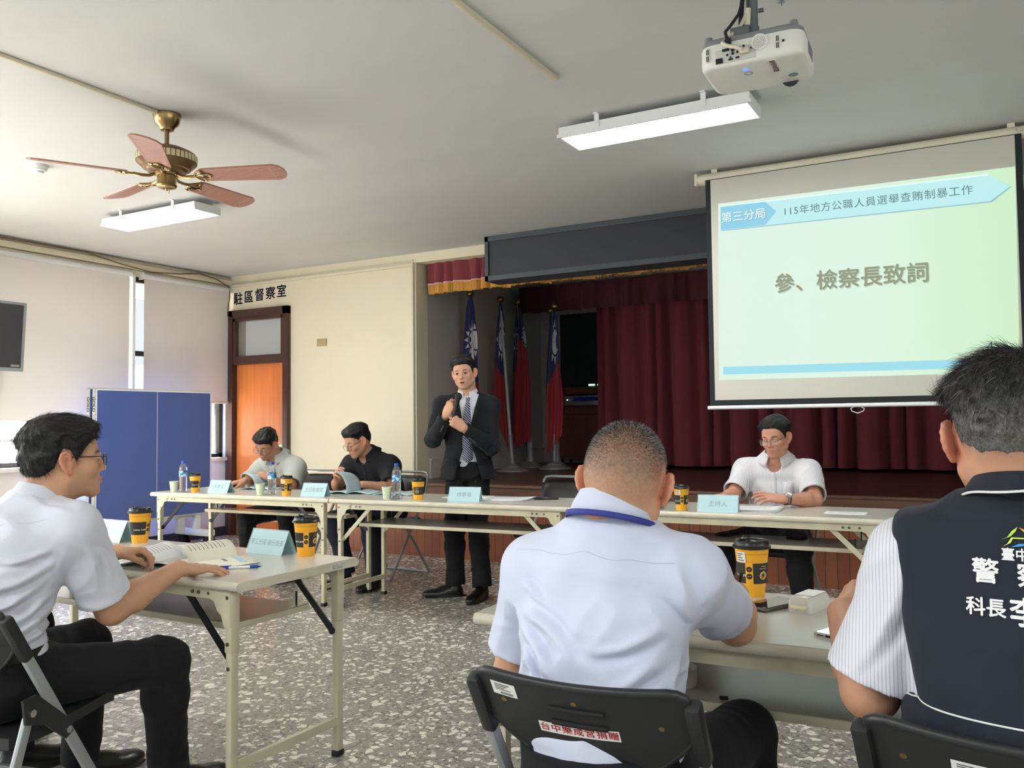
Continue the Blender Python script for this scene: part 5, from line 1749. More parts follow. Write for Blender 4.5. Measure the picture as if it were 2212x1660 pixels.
# wall television
t = thing('television', 'black flat television with grey bezel on the window wall', 'television', (-7.35, 3.92, 2.03), R_(0))
Mt = Matrix.Rotation(R_(4), 4, 'Y')
grey_bezel = mat('grey_bezel', srgb(112, 120, 122), 0.4)
q = MB(); q.box(None, (0.05, 1.05, 0.60), M=Mt, bev=0.008); q.build('bezel', grey_bezel, t)
q = MB(); q.box(None, (0.006, 0.99, 0.545), M=Mt @ Matrix.Translation((0.024, 0, 0.004))); s = q.build('screen', mat('dark_screen', srgb(52, 52, 54), 0.25), t)
q = MB(); q.box(None, (0.003, 0.075, 0.02), M=Mt @ Matrix.Translation((0.0272, 0.445, -0.250))); q.build('badge', mat('badge_grey', srgb(110, 108, 104), 0.5), s)
q = MB(); q.box((-0.13, 0, 0.0), (0.22, 0.08, 0.10)); q.box((-0.245, 0, 0), (0.03, 0.3, 0.3)); q.build('wall_arm', black_metal, t)

# ================================================================== TABLES
lam = mat('grey_laminate', srgb(204, 200, 189), 0.2, var=0.05, var_scale=5, spec=0.5)
edge_m = mat('cream_table_edge', srgb(206, 200, 180), 0.5, var=0.16, var_scale=9, stretch=(1.2, 1.2, 6))
frame_m = mat('cream_steel_frame', srgb(200, 193, 166), 0.45, var=0.14, var_scale=12)
bolt_m = mat('dull_bolt', srgb(104, 98, 84), 0.45, metal=0.7)
shelf_m = mat('shelf_laminate', srgb(160, 153, 142), 0.2, var=0.08, var_scale=4)


def table(lab, x, y, rot, L=1.74, D=0.60, h=0.735, shelf=(0.13, 0.50, 0.565), group='folding tables of the meeting', brace_m=None, flip=False):
    t = thing('folding_table', lab, 'table', (x, y, 0), R_(rot), group)
    brace_m = brace_m or black_metal
    # top with rounded long edges
    q = MB(); th = 0.030
    prof = []
    for i in range(7):
        a = R_(-90 + 180 * i / 6); prof.append((D - th / 2 + th / 2 * math.cos(a), h - th / 2 + th / 2 * math.sin(a)))
    for i in range(7):
        a = R_(90 + 180 * i / 6); prof.append((th / 2 + th / 2 * math.cos(a), h - th / 2 + th / 2 * math.sin(a)))
    n = len(prof)
    vs = [Vector((0, a, b)) for a, b in prof] + [Vector((L, a, b)) for a, b in prof]
    q.add(vs, [(i, n + i, n + (i + 1) % n, (i + 1) % n) for i in range(n)] + [tuple(range(n)), tuple(range(n, 2 * n))[::-1]], 0, True)
    q.build('tabletop', edge_m, t, sharp=35)
    q = MB(); q.b2((0.004, 0.012, h - 0.001), (L - 0.004, D - 0.012, h + 0.0012)); q.build('laminate', lam, t)
    ins = 0.055
    q = MB(); z0 = h - 0.030 - 0.036
    q.b2((ins, 0.028, z0), (L - ins, 0.046, h - 0.030)); q.b2((ins, D - 0.046, z0), (L - ins, D - 0.028, h - 0.030)); q.b2((ins + 0.3, 0.04, z0 + 0.01), (ins + 0.32, D - 0.04, h - 0.03)); q.b2((L - ins - 0.32, 0.04, z0 + 0.01), (L - ins - 0.3, D - 0.04, h - 0.03)); q.build('apron', frame_m, t)
    if shelf:
        q = MB(); q.b2((ins + 0.10, shelf[0], shelf[2] - 0.022), (L - ins - 0.10, shelf[1], shelf[2]), bev=0.003); s = q.build('shelf', frame_m, t)
        q = MB(); q.b2((ins + 0.104, shelf[0] + 0.004, shelf[2] - 0.001), (L - ins - 0.104, shelf[1] - 0.004, shelf[2] + 0.001)); q.build('shelf_laminate', shelf_m, s)
        q = MB()
        for xx in (ins + 0.14, L - ins - 0.14):
            for yy in (shelf[0] + 0.03, shelf[1] - 0.03): q = MB(); q.cyl((xx, yy, shelf[2] - 0.01), (xx, yy, shelf[2] + 0.05), 0.004, seg=6); q.build('shelf_hook', black_metal, s)
    for e in (0, 1):
        xl = ins + 0.012 if e == 0 else L - ins - 0.012
        sg = 1 if e == 0 else -1
        for yy in (0.045, D - 0.045):
            q = MB(); q.b2((xl - 0.013, yy - 0.016, 0.02), (xl + 0.013, yy + 0.016, h - 0.07), bev=0.004)
            q.b2((xl - 0.016, yy - 0.019, 0.50), (xl + 0.016, yy + 0.019, h - 0.030), bev=0.004)
            out = -1 if yy < D / 2 else 1
            Mg = frame_M((xl, yy + out * 0.0195, 0), (sg, 0, 0), (0, 0, 1))
            q.prism([(-0.014, h - 0.032), (0.10, h - 0.032), (0.095, h - 0.060), (0.062, h - 0.072), (0.048, h - 0.10), (0.028, h - 0.115), (0.016, h - 0.15), (-0.014, h - 0.15)], -0.002, 0.002, Mg)
            lg = q.build('leg', frame_m, t)
            q = MB()
            for dx, z in ((0.0, h - 0.055), (0.03, h - 0.085), (0.0, 0.53), (0.0, 0.45), (0.09, h - 0.048), (0.14, h - 0.048), (0.17, h - 0.048)):
                y1 = yy + out * (0.020 if dx == 0 and z > 0.5 else 0.0165)
                if dx > 0.08: y1 = yy + out * (0.0185)
                q.cyl((xl + sg * dx, y1 - out * 0.004, z), (xl + sg * dx, y1 + out * 0.003, z), 0.0065, seg=10)
            q.build('bolt', bolt_m, lg)
            q = MB(); q.b2((xl - 0.016, yy - 0.019, 0.0), (xl + 0.016, yy + 0.019, 0.022), bev=0.003); q.build('rubber_foot', black_rub, lg)
            q = MB(); q.bar((xl + sg * 0.012, yy - out * 0.012, 0.46), (xl + sg * 0.23, yy - out * 0.012, h - 0.06), 0.006, 0.026); q.cyl((xl + sg * 0.012, yy - out * 0.022, 0.465), (xl + sg * 0.012, yy + out * 0.004, 0.465), 0.014, seg=12); q.build('brace', brace_m, t)
        q = MB(); q.b2((xl - 0.010, 0.05, 0.115), (xl + 0.010, D - 0.05, 0.145)); q.build('stretcher', frame_m, t)
    return t


def tpos(t, u, v, z=0.735):
    """world point on a table: u along, v across"""
    a = t.rotation_euler.z; c, s = math.cos(a), math.sin(a)
    return Vector((t.location.x + u * c - v * s, t.location.y + u * s + v * c, z + 0.0014))


TA = table('folding table at the window end of the head row, bearing the name card 檢察官', -5.690, 4.446, 2.2, L=1.725, shelf=(0.40, 0.53, 0.575))
TB = table('folding table in the middle of the head row, in front of the standing speaker', -3.955, 4.512, 3.2, L=1.745, brace_m=frame_m)
TC = table('folding table at the screen end of the head row, in front of the seated host', -2.205, 4.602, 1.5, L=1.76, brace_m=frame_m)
TL = table('near left folding table where a man in a white shirt reads an open booklet', -3.885, 2.010, -0.8, L=1.76)
TR = table('near right folding table behind the folding chair with a red-lettered sticker', -1.218, 1.955, 2.0, L=1.76, shelf=(0.12, 0.50, 0.55))
q = MB(); q.b2((1.7602, 0.44, 0.709), (1.7612, 0.52, 0.731)); q.b2((1.7604, 0.445, 0.713), (1.7606, 0.515, 0.727)); o = q.build('paper_label', mat('worn_label', srgb(206, 206, 190), 0.7, var=0.3, var_scale=60), TL)
q = MB()
for i in range(3): q.b2((1.7613, 0.45, 0.713 + i * 0.006), (1.7615, 0.505 - 0.012 * i, 0.715 + i * 0.006))
q.build('print_line', mat('faint_print', srgb(110, 112, 104), 0.7), o)

# ================================================================== CHAIRS
black_pl = mat('black_moulded_plastic', srgb(30, 31, 32), 0.42, var=0.12, var_scale=10, bump=0.04, bump_scale=300)
tube_grey = mat('grey_chair_tube', srgb(150, 152, 154), 0.38, metal=0.35)
sticker = mat('white_sticker', srgb(228, 226, 220), 0.55)
print_m = mat('sticker_print', srgb(52, 52, 52), 0.6)


def chair(lab, x, y, rot, marks=0):
    """folding chair: black plastic back and seat on grey tubes; faces local +y"""
    t = thing('folding_chair', lab, 'chair', (x, y, 0), R_(rot), 'black folding chairs of the near rows')
    W = 0.205
    top = Vector((0, -0.215, 0.765)); foot = Vector((0, 0.235, 0.012))
    ax = (top - foot).normalized(); nrm_b = Vector((0, -ax.z, ax.y)).normalized()   # points back/up
    if nrm_b.y > 0: nrm_b = -nrm_b
    # back panel: outline in (x, s) with s measured down from the top edge along the tube, bowed across
    def bp(xx, s, off):
        bow = 0.022 * (1 - (xx / W) ** 2)
        p = top - ax * s
        return Vector((xx, p.y, p.z)) + nrm_b * (off + bow - 0.004)
    NX, NS = 28, 12
    def lo(xx):
        u = abs(xx) / W
        return 0.115 + 0.115 * (1 - u ** 2.2)
    def hi(xx):
        u = abs(xx) / W
        return 0.0 + 0.014 * max(0, (u - 0.86) / 0.14) ** 2
    q = MB()
    F = [[bp(-W + 2 * W * i / NX, hi(-W + 2 * W * i / NX) + (lo(-W + 2 * W * i / NX) - hi(-W + 2 * W * i / NX)) * j / NS, 0.007) for i in range(NX + 1)] for j in range(NS + 1)]
    B = [[bp(-W + 2 * W * i / NX, hi(-W + 2 * W * i / NX) + (lo(-W + 2 * W * i / NX) - hi(-W + 2 * W * i / NX)) * j / NS, -0.007) for i in range(NX + 1)] for j in range(NS + 1)]
    q.grid(F); q.grid([r[::-1] for r in B])
    loop = lambda G: G[0] + [r[-1] for r in G[1:]] + G[-1][::-1][1:] + [r[0] for r in G[1:-1]][::-1]
    a, b = loop(F), loop(B); n = len(a)
    q.add(a + b, [(i, n + i, n + (i + 1) % n, (i + 1) % n) for i in range(n)], 0, False)
    rim = loop([[bp(-W + 2 * W * i / NX, hi(-W + 2 * W * i / NX) + (lo(-W + 2 * W * i / NX) - hi(-W + 2 * W * i / NX)) * j / NS, 0.0) for i in range(NX + 1)] for j in range(NS + 1)])
    q.tube(rim, 0.0085, 8, closed=True)
    bk = q.build('backrest', black_pl, t, sharp=50)
    for s0 in (0.052, 0.088):
        q = MB(); P0 = [bp(-0.055 + 0.11 * i / 10, s0, 0.0085) for i in range(11)]; q.tube(P0, 0.0055, 8); q.build('slot', mat('slot_hollow_black', srgb(12, 12, 12), 0.8), bk)  # raised bars; the dark of the slot hollows is put into their colour
    for xx, s0 in ((0.0, 0.032), (0.155, 0.078), (-0.155, 0.06)):
        q = MB(); p = bp(xx, s0, 0.006); q.cyl(p, p + nrm_b * 0.003, 0.0055, seg=14); q.build('screw', brass, bk)
    def patch(name, x0, x1, s0, s1, m_, off=0.0078, par=bk, cs=0.0):
        q = MB(); q.grid([[bp(x0 + (x1 - x0) * i / 8, s0 + (s1 - s0) * j + cs * (x0 + (x1 - x0) * i / 8), off) for i in range(9)] for j in (0, 1)], smooth=False)
        return q.build(name, m_, par)
    if marks:
        x0 = -0.176 if marks == 1 else -0.085
        b1 = patch('barcode_sticker', x0, x0 + 0.055, 0.016 if marks == 1 else 0.036, 0.050 if marks == 1 else 0.075, sticker)
        for i in range(4): patch('print_line', x0 + 0.008, x0 + 0.042 - 0.006 * (i % 3), (0.021 if marks == 1 else 0.042) + i * 0.0045, (0.023 if marks == 1 else 0.044) + i * 0.0045, print_m, 0.0082, b1)
        for i in range(12): patch('barcode_bar', x0 + 0.018 + i * 0.0024, x0 + 0.0192 + i * 0.0024, (0.041 if marks == 1 else 0.062), (0.047 if marks == 1 else 0.070), print_m, 0.0082, b1)
    if marks == 1:
        b2_ = patch('donation_sticker', -0.088, 0.075, 0.093, 0.120, sticker, 0.0080, cs=-0.02)
        for i, ch in enumerate('台中樂成宮捐贈'):
            cx = -0.076 + i * 0.0232
            text('lettering', ch, 0.0215, None, red_ink, b2_, bold=0.018, fn=lambda v, cx=cx: bp(cx + v.x, 0.1066 - 0.02 * cx - v.y, 0.0086))
    for sgn in (-1, 1):
        xs = sgn * (W + 0.012)
        side = Vector((sgn, 0, 0))
        tp = Vector((xs, top.y, top.z)); ft = Vector((xs, foot.y, foot.z))
        q = MB(); q.bar(tp - ax * 0.02, tp - ax * 0.165, 0.030, 0.034, up=nrm_b, bev=0.009); q.build('side_grip', black_pl, t)
        q = MB(); q.bar(tp - ax * 0.15, ft, 0.018, 0.030, up=nrm_b, bev=0.005); lg = q.build('leg', tube_grey, t)
        q = MB(); q.bar(ft + ax * 0.03, ft - ax * 0.008, 0.022, 0.034, up=nrm_b, bev=0.004); q.build('rubber_foot', black_rub, lg)
        rp = Vector((xs + sgn * 0.010, -0.135, 0.475)); rf = Vector((xs + sgn * 0.010, -0.285, 0.012))
        q = MB(); q.bar(rp, rf, 0.016, 0.028, up=(0, 1, 0.3), bev=0.005); lg = q.build('leg', tube_grey, t)
        q = MB(); q.bar(rf + Vector((0, 0.008, 0.03)), rf - Vector((0, 0, 0.010)), 0.020, 0.032, up=(0, 1, 0.3), bev=0.004); q.build('rubber_foot', black_rub, lg)
        q = MB(); Mg = frame_M((xs + sgn * 0.020, 0, 0), (0, 1, 0), (0, 0, 1))
        q.prism([(-0.165, 0.525), (-0.120, 0.530), (-0.085, 0.500), (0.0, 0.425), (0.005, 0.395), (-0.02, 0.380), (-0.09, 0.440), (-0.155, 0.460)], -0.004, 0.004, Mg); br = q.build('hinge_plate', black_pl, t)
        for yy, zz in ((-0.135, 0.485), (-0.012, 0.403)): q = MB(); q.cyl((xs + sgn * 0.016, yy, zz), (xs + sgn * 0.028, yy, zz), 0.010, seg=14); q.build('rivet', chrome, br)
    q = MB(); rows = []
    for j in range(9):
        v = j / 8; y_ = -0.165 + 0.375 * v; z_ = 0.425 + 0.022 * v - 0.012 * math.sin(v * math.pi) + (0.0 if v < 0.95 else -0.006)
        rows.append([Vector((-0.195 + 0.39 * i / 10, y_, z_ - 0.008 * math.sin(i / 10 * math.pi))) for i in range(11)])
    q.grid(rows); q.grid([[p - Vector((0, 0, 0.030)) for p in r][::-1] for r in rows])
    a = loop(rows); b = [p - Vector((0, 0, 0.030)) for p in a]; n = len(a)
    q.add(a + b, [(i, n + i, n + (i + 1) % n, (i + 1) % n) for i in range(n)], 0, False)
    q.build('seat', black_pl, t, sharp=50)
    q = MB(); q.bar((-0.21, 0.14, 0.20), (0.21, 0.14, 0.20), 0.016, 0.016); q.build('stretcher', tube_grey, t)
    return t


CH_C = chair('folding chair with red-lettered donation sticker, under the man bowed over his papers', -0.695, 1.665, 2.6, 1)
CH_V = chair('folding chair cut off by the right edge, behind the dark vest', 0.035, 1.685, -6.0, 2)
CH_L = chair('folding chair at the left edge under the man in a white shirt and glasses', -2.505, 1.475, 12.0, 0)


def padded_chair(lab, x, y, rot):
    """folding chair with padded black back and seat on a grey tube frame; faces local +y"""
    t = thing('padded_chair', lab, 'chair', (x, y, 0), R_(rot), 'padded chairs behind the head row')
    vin = mat('black_vinyl', srgb(28, 28, 30), 0.38, spec=0.5)
    q = MB(); rows = []
    W = 0.20
    for off in (0.0, 1.0):
        rr = []
        for j in range(11):
            v = j / 10
            rr.append([Vector((-W + 2 * W * i / 12, -0.215 - 0.05 * v + (0.026 if off else 0.0) * (1 - abs(2 * v - 1) ** 4) * (1 - abs(i / 6 - 1) ** 4) - 0.012 + 0.03 * (i / 6 - 1) ** 2, 0.60 + 0.20 * v - 0.018 * abs(i / 6 - 1) ** 4 * v)) for i in range(13)])
        rows.append(rr)
    q.grid(rows[0]); q.grid([r[::-1] for r in rows[1]])
    q.build('backrest', vin, t, sharp=180, solid=0.012)
    q = MB(); q.box((0, 0.0, 0.445), (0.40, 0.38, 0.045), bev=0.02, seg=4); q.build('seat', vin, t)
    for s in (-1, 1):
        xs = s * 0.205
        q = MB(); q.tube([(xs, -0.27, 0.80), (xs, -0.22, 0.62), (xs, 0.02, 0.30), (xs, 0.21, 0.03), (xs, 0.225, 0.012)], 0.0105, 8); q.build('leg', tube_grey, t)
        q = MB(); q.tube([(xs + s * 0.016, 0.06, 0.43), (xs + s * 0.016, -0.10, 0.22), (xs + s * 0.016, -0.245, 0.03), (xs + s * 0.016, -0.25, 0.012)], 0.0105, 8); q.build('leg', tube_grey, t)
    q = MB(); q.tube([(-0.205, -0.27, 0.80), (-0.19, -0.277, 0.825), (-0.15, -0.28, 0.832), (0.15, -0.28, 0.832), (0.19, -0.277, 0.825), (0.205, -0.27, 0.80)], 0.0105, 8); q.build('cross_tube', tube_grey, t); q = MB(); q.tube([(-0.205, 0.222, 0.012), (0.205, 0.222, 0.012)], 0.0105, 8); q.build('cross_tube', tube_grey, t); q = MB(); q.tube([(-0.221, -0.25, 0.012), (0.221, -0.25, 0.012)], 0.0105, 8); q.build('cross_tube', tube_grey, t)
    return t


padded_chair('padded black chair of the man in the grey polo shirt', -5.22, 5.62, 186)
padded_chair('padded black chair of the man in the black shirt', -4.36, 5.70, 178)
padded_chair('empty padded black chair pushed back beside the standing speaker', -2.80, 5.55, 176)
padded_chair('padded black chair of the seated host in front of the screen', -1.18, 5.42, 176)

# ================================================================== THINGS ON THE TABLES
cup_y = mat('yellow_paper_cup', srgb(240, 172, 42), 0.5); cup_b = mat('black_cup_sleeve', srgb(48, 46, 44), 0.7); lid_m = mat('black_cup_lid', srgb(26, 26, 27), 0.3)
gold_p = mat('gold_print', srgb(226, 186, 96), 0.6); white_p = mat('white_print', srgb(230, 228, 222), 0.6)


def cup(lab, p, rot, label=False, detail=True, s=1.0, name='coffee_cup'):
    t = thing(name, lab, 'coffee cup', p, R_(rot), 'yellow take-away coffee cups')
    H_ = 0.125; R = lambda z: 0.0295 + 0.0135 * z / H_
    q = MB(); q.lathe([(0.026, 0.004), (0.0285, 0.0), (R(0.0) + 0.0005, 0.0), (R(H_), H_), (R(H_) + 0.001, H_ + 0.002), (R(H_) - 0.002, H_ + 0.002)], seg=40); q.build('cup', cup_y, t)
    q = MB()
    for z in (0.014, 0.108): q.lathe([(R(z) + 0.0003, z), (R(z) + 0.0003, z + 0.0007)], seg=40, close=False)
    q.build('printed_line', black_rub, t)
    z0, z1 = 0.034, 0.086
    q = MB(); q.lathe([(R(z0) + 0.0002, z0), (R(z0) + 0.0012, z0), (R(z1) + 0.0012, z1), (R(z1) + 0.0002, z1)], seg=48, close=False); sl = q.build('sleeve', cup_b, t)
    def wrap(a0):
        def f(v, zc=0.0):
            z = zc + v.y; a = a0 + v.x / R(z)
            r = R(z) + 0.0017
            return Vector((r * math.sin(a), -r * math.cos(a), z))
        return f
    if detail:
        w0 = wrap(0.0); wb = wrap(0.75); we = wrap(1.75)
        text('lettering', 'CAMA CAFE', 0.0085, None, white_p, sl, bold=0.03, fn=lambda v: wrap(-0.15)(v, 0.054), spacing=1.1)
        q = MB(); n = 10
        q.grid([[wb(Vector((-0.009 + 0.018 * i / n, 0, 0)), z) for i in range(n + 1)] for z in (0.032, 0.050, 0.070, 0.0865)]); q.build('ribbon', cup_y, sl)
        for zz in (0.071, 0.053):
            q = MB(); c = wb(Vector((0, 0, 0)), zz); q.add([c * 1.0 + (wb(Vector((0, 0, 0)), zz) - c)] + [wb(Vector((0.0072 * math.cos(a), 0.0072 * math.sin(a), 0)), zz) + Vector((math.sin(0.75), -math.cos(0.75), 0)) * 0.0004 for a in [2 * math.pi * i / 18 for i in range(18)]], [(0, i + 1, (i + 1) % 18 + 1) for i in range(18)]); q.build('round_badge', cup_b, sl)
        q = MB(); pts = [we(Vector((0.009 * math.cos(a), 0.009 * math.sin(a), 0)), 0.055) for a in [2 * math.pi * i / 24 for i in range(24)]]; q.tube(pts, 0.0016, 6, closed=True); q.tube([we(Vector((0.005 * math.cos(a), 0.005 * math.sin(a), 0)), 0.055) for a in [2 * math.pi * i / 16 for i in range(16)]], 0.0006, 5, closed=True); q.build('round_emblem', gold_p, sl)
        q = MB()
        for zz, ww in ((0.078, 0.016), (0.072, 0.024)): q.grid([[we(Vector((-ww / 2 + ww * i / 6, 0, 0)), z) for i in range(7)] for z in (zz, zz + 0.0012)])
        q.build('print_line', gold_p, sl)
    if label:
        wl = wrap(0.25); q = MB(); q.grid([[wl(Vector((-0.012 + 0.024 * i / 8, 0, 0)), z) for i in range(9)] for z in (0.088, 0.114)]); lb = q.build('order_label', sticker, t)
        q = MB()
        for zz, ww in ((0.108, 0.016), (0.103, 0.010), (0.098, 0.014), (0.092, 0.018)): q.grid([[wl(Vector((-0.010 + ww * i / 6, 0, 0)), z) * 1.0 + Vector((math.sin(.25), -math.cos(.25), 0)) * 0.0003 for i in range(7)] for z in (zz, zz + 0.0022)])
        q.build('print_line', print_m, lb)
    rt = R(H_)
    q = MB(); q.lathe([(rt - 0.003, H_ + 0.001), (rt + 0.0045, H_ - 0.004), (rt + 0.0055, H_ + 0.001), (rt + 0.003, H_ + 0.004), (rt + 0.0005, H_ + 0.005), (rt - 0.0015, H_ + 0.014), (rt - 0.004, H_ + 0.0165), (rt - 0.007, H_ + 0.0155), (rt - 0.010, H_ + 0.011), (0.0, H_ + 0.010)], seg=40)
    q.box((-0.024, -0.006, H_ + 0.0165), (0.014, 0.016, 0.008), bev=0.003); q.box((0.008, 0.0, H_ + 0.0125), (0.030, 0.012, 0.006), bev=0.002); q.cyl((-0.026, -0.006, H_ + 0.018), (-0.026, -0.006, H_ + 0.024), 0.003, seg=10)
    q.build('lid', lid_m, t)
    t.scale = (s, s, s)
    return t


# facing angles: 0 shows the lettering toward -y
cup('yellow coffee cup beside the leftmost name card of the head row', (-5.366, 4.60, .7364), 60)
cup('yellow coffee cup beside the clear bottle of the man in grey polo', (-4.439, 4.615, .7364), -5, True)
cup('yellow coffee cup between the clear bottle and the name card 檢察長', (-3.346, 4.70, .7364), -75)
cup('yellow coffee cup beside the name card 主持人', (-1.545, 4.715, .7364), -20, True)
cup('yellow coffee cup at the right end of the near left table', (-2.327, 2.525, .7364), 0, s=1.07)
cup('yellow coffee cup at the window end of the near left table behind the reading man', (-3.262, 2.50, .7364), 60, s=1.07)
cup('largest yellow coffee cup, on the near right table by the writing hand', (-0.618, 2.515, .7364), -40, True, s=1.12)

water = bpy.data.materials.new('clear_bottle'); water.use_nodes = True
N, Lk, b = nodes_of(water)
b.inputs['Base Color'].default_value = (0.92, 0.96, 0.98, 1); b.inputs['Roughness'].default_value = 0.06; b.inputs['Alpha'].default_value = 0.10; b.inputs['Specular IOR Level'].default_value = 0.8
lab_m = mat('bottle_label', srgb(70, 130, 190), 0.45); N, Lk, b = nodes_of(lab_m)
tc = N.new('ShaderNodeTexCoord'); ns = N.new('ShaderNodeTexNoise'); ns.inputs['Scale'].default_value = 45; Lk.new(tc.outputs['Object'], ns.inputs['Vector']); cr = N.new('ShaderNodeValToRGB'); e = cr.color_ramp.elements
e[0].position = 0.40; e[0].color = srgb(30, 70, 140) + (1,); e[1].position = 0.60; e[1].color = srgb(196, 222, 236) + (1,); k_ = e.new(0.52); k_.color = srgb(80, 160, 200) + (1,)
Lk.new(ns.outputs['Fac'], cr.inputs[0]); Lk.new(cr.outputs[0], b.inputs['Base Color'])
cap_blue = mat('blue_cap', srgb(36, 66, 176), 0.4)
BOT = None
for lab, p in (('clear water bottle with blue cap standing leftmost on the head row', (-5.458, 4.565)), ('clear water bottle with blue cap in front of the man in the grey polo shirt', (-4.569, 4.605)), ('clear water bottle with blue cap before the man in the black shirt', (-3.504, 4.675)), ('clear water bottle peeking out beside the bowed cropped head', (-1.665, 4.72))):
    if BOT is None:
        t = thing('water_bottle', lab, 'bottle', (*p, .7364), 0, 'clear water bottles on the head row'); BOT = t
        q = MB(); pr = [(0.0, 0.004), (0.018, 0.0), (0.029, 0.003), (0.031, 0.012)]
        for i in range(8): pr += [(0.0315, 0.020 + i * 0.0115), (0.0290, 0.0255 + i * 0.0115)]
        pr += [(0.0315, 0.116), (0.0315, 0.165), (0.030, 0.170), (0.0315, 0.176), (0.0290, 0.192), (0.020, 0.210), (0.0135, 0.218), (0.0135, 0.226)]
        q.lathe(pr, seg=28); q.build('bottle', water, t)
        q = MB(); q.lathe([(0.0, 0.006), (0.026, 0.008)] + [(0.0292 if i % 2 else 0.0272, 0.018 + i * 0.0058) for i in range(17)] + [(0.0295, 0.118), (0.0295, 0.168), (0.027, 0.190), (0.0, 0.191)], seg=28); q.build('water', mat('water_body', (0.97, 0.99, 1.0), 0.02, trans=1.0, ior=1.33, spec=0.6), t)
        q = MB(); q.lathe([(0.0318, 0.118), (0.0318, 0.163)], seg=28, close=False); q.build('label', lab_m, t)
        q = MB(); q.lathe([(0.0, 0.2385), (0.013, 0.2385), (0.0145, 0.236), (0.0148, 0.222), (0.0140, 0.2205)], seg=24); q.build('cap', cap_blue, t)
    else:
        o = copy_tree(BOT); o.location = (*p, .7364); o['label'] = lab; o.rotation_euler.z = p[0] * 3

pcup = mat('pale_green_paper_cup', srgb(214, 226, 196), 0.7); leafp = mat('green_leaf_print', srgb(150, 186, 120), 0.7)
PC = None
for lab, p in (('small pale green paper cup at the very left of the head row', (-5.525, 4.535)), ('small pale green paper cup in front of the man in the grey polo shirt', (-4.655, 4.575)), ('small pale green paper cup before the man in the black shirt', (-3.570, 4.655))):
    if PC is None:
        t = thing('paper_cup', lab, 'paper cup', (*p, .7364), 0.4, 'small paper cups on the head row'); PC = t
        q = MB(); q.lathe([(0.022, 0.003), (0.0245, 0.0), (0.0345, 0.078), (0.0358, 0.079), (0.0358, 0.081), (0.0335, 0.081), (0.0325, 0.077), (0.024, 0.006), (0.0, 0.006)], seg=32); q.build('cup', pcup, t)
        q = MB()
        for i in range(9):
            a = i * 0.7; z = 0.018 + (i % 3) * 0.018; r = 0.0245 + 0.010 * z / 0.078 + 0.0004
            q.add([(r * math.cos(a + d), r * math.sin(a + d), z + e) for d, e in ((-0.22, 0), (-0.08, 0.007), (0.2, 0.010), (0.1, 0.002))], [(0, 1, 2, 3)])
        q.build('leaf_print', leafp, t)
    else:
        o = copy_tree(PC); o.location = (*p, .7364); o['label'] = lab; o.rotation_euler.z = p[0] * 2

card_m = mat('pale_blue_card', srgb(178, 222, 228), 0.55); card_ink = mat('card_ink', srgb(46, 66, 92), 0.6); acrylic = mat('clear_acrylic', srgb(225, 240, 242), 0.08, alpha=0.25, spec=0.6)


def card(lab, body, p, rot, w=0.205, size=0.034, hh=0.088, sx=1.0):
    t = thing('name_card', lab, 'name card', p, R_(rot), 'pale blue name cards')
    d = 0.038
    n = Vector((0, -hh, d)).normalized()
    q = MB(); q.add([(-w / 2, -d, 0), (w / 2, -d, 0), (w / 2, 0, hh), (-w / 2, 0, hh), (-w / 2, d, 0), (w / 2, d, 0)], [(0, 1, 2, 3), (3, 2, 5, 4)]); q.build('card', card_m, t, solid=0.0012)
    q = MB(); o_ = 0.0018
    q.add([(-w / 2 - .004, -d - o_ - .002, 0), (w / 2 + .004, -d - o_ - .002, 0), (w / 2 + .004, 0, hh + .005), (-w / 2 - .004, 0, hh + .005), (-w / 2 - .004, d + o_ + .002, 0), (w / 2 + .004, d + o_ + .002, 0)], [(0, 1, 2, 3), (3, 2, 5, 4)]); q.build('clear_sleeve', acrylic, t, solid=0.0008)
    up = Vector((0, d, hh)).normalized()
    for sgn in ((-1, 1) if body else ()):
        M = frame_M(Vector((0, sgn * d * 0.52, hh * 0.48)) + Vector((0, sgn * 0.0012, 0.0006)), (-sgn, 0, 0), (0, -sgn * up.y, up.z))
        text('lettering', body, size, M, card_ink, t, bold=0.004, spacing=1.05, sx=sx)
    return t


card('pale blue name card reading 檢察官 on the head row', '檢察官', (-5.135, 4.645, .7364), 2, w=0.20)
card('pale blue name card reading 主任檢察官 before the man in the black shirt', '主任檢察官', (-4.200, 4.655, .7364), 6, w=0.20, sx=0.85, size=.036)
card('pale blue name card reading 檢察長 in front of the standing speaker', '檢察長', (-2.985, 4.715, .7364), 12, w=0.21)
card('pale blue name card reading 主持人 in front of the seated host', '主持人', (-1.335, 4.715, .7364), 6, w=0.215)
card('pale blue name card beside the cup at the right end of the near left table', '第三分局 副分局長', (-2.505, 2.52, .7364), -4, w=0.20, size=.0255, sx=0.86)
card('pale blue name card partly hidden behind the white sleeve of the reading man', '第三分局 副分局長', (-3.43, 2.49, .7364), -2, w=0.20, size=.0255, sx=0.86)
card('pale blue card by the cup on the near right table, mostly hidden by a sleeve', '', (-0.835, 2.52, .7364), 0, w=0.20)

paper = mat('white_paper', srgb(238, 238, 236), 0.75); paper_b = mat('pale_blue_paper', srgb(196, 216, 220), 0.75); txt = mat('grey_text', srgb(128, 130, 136), 0.8); pale_art = mat('pale_blue_art', srgb(176, 212, 226), 0.75); cream_p = mat('cream_page', srgb(238, 234, 214), 0.75)


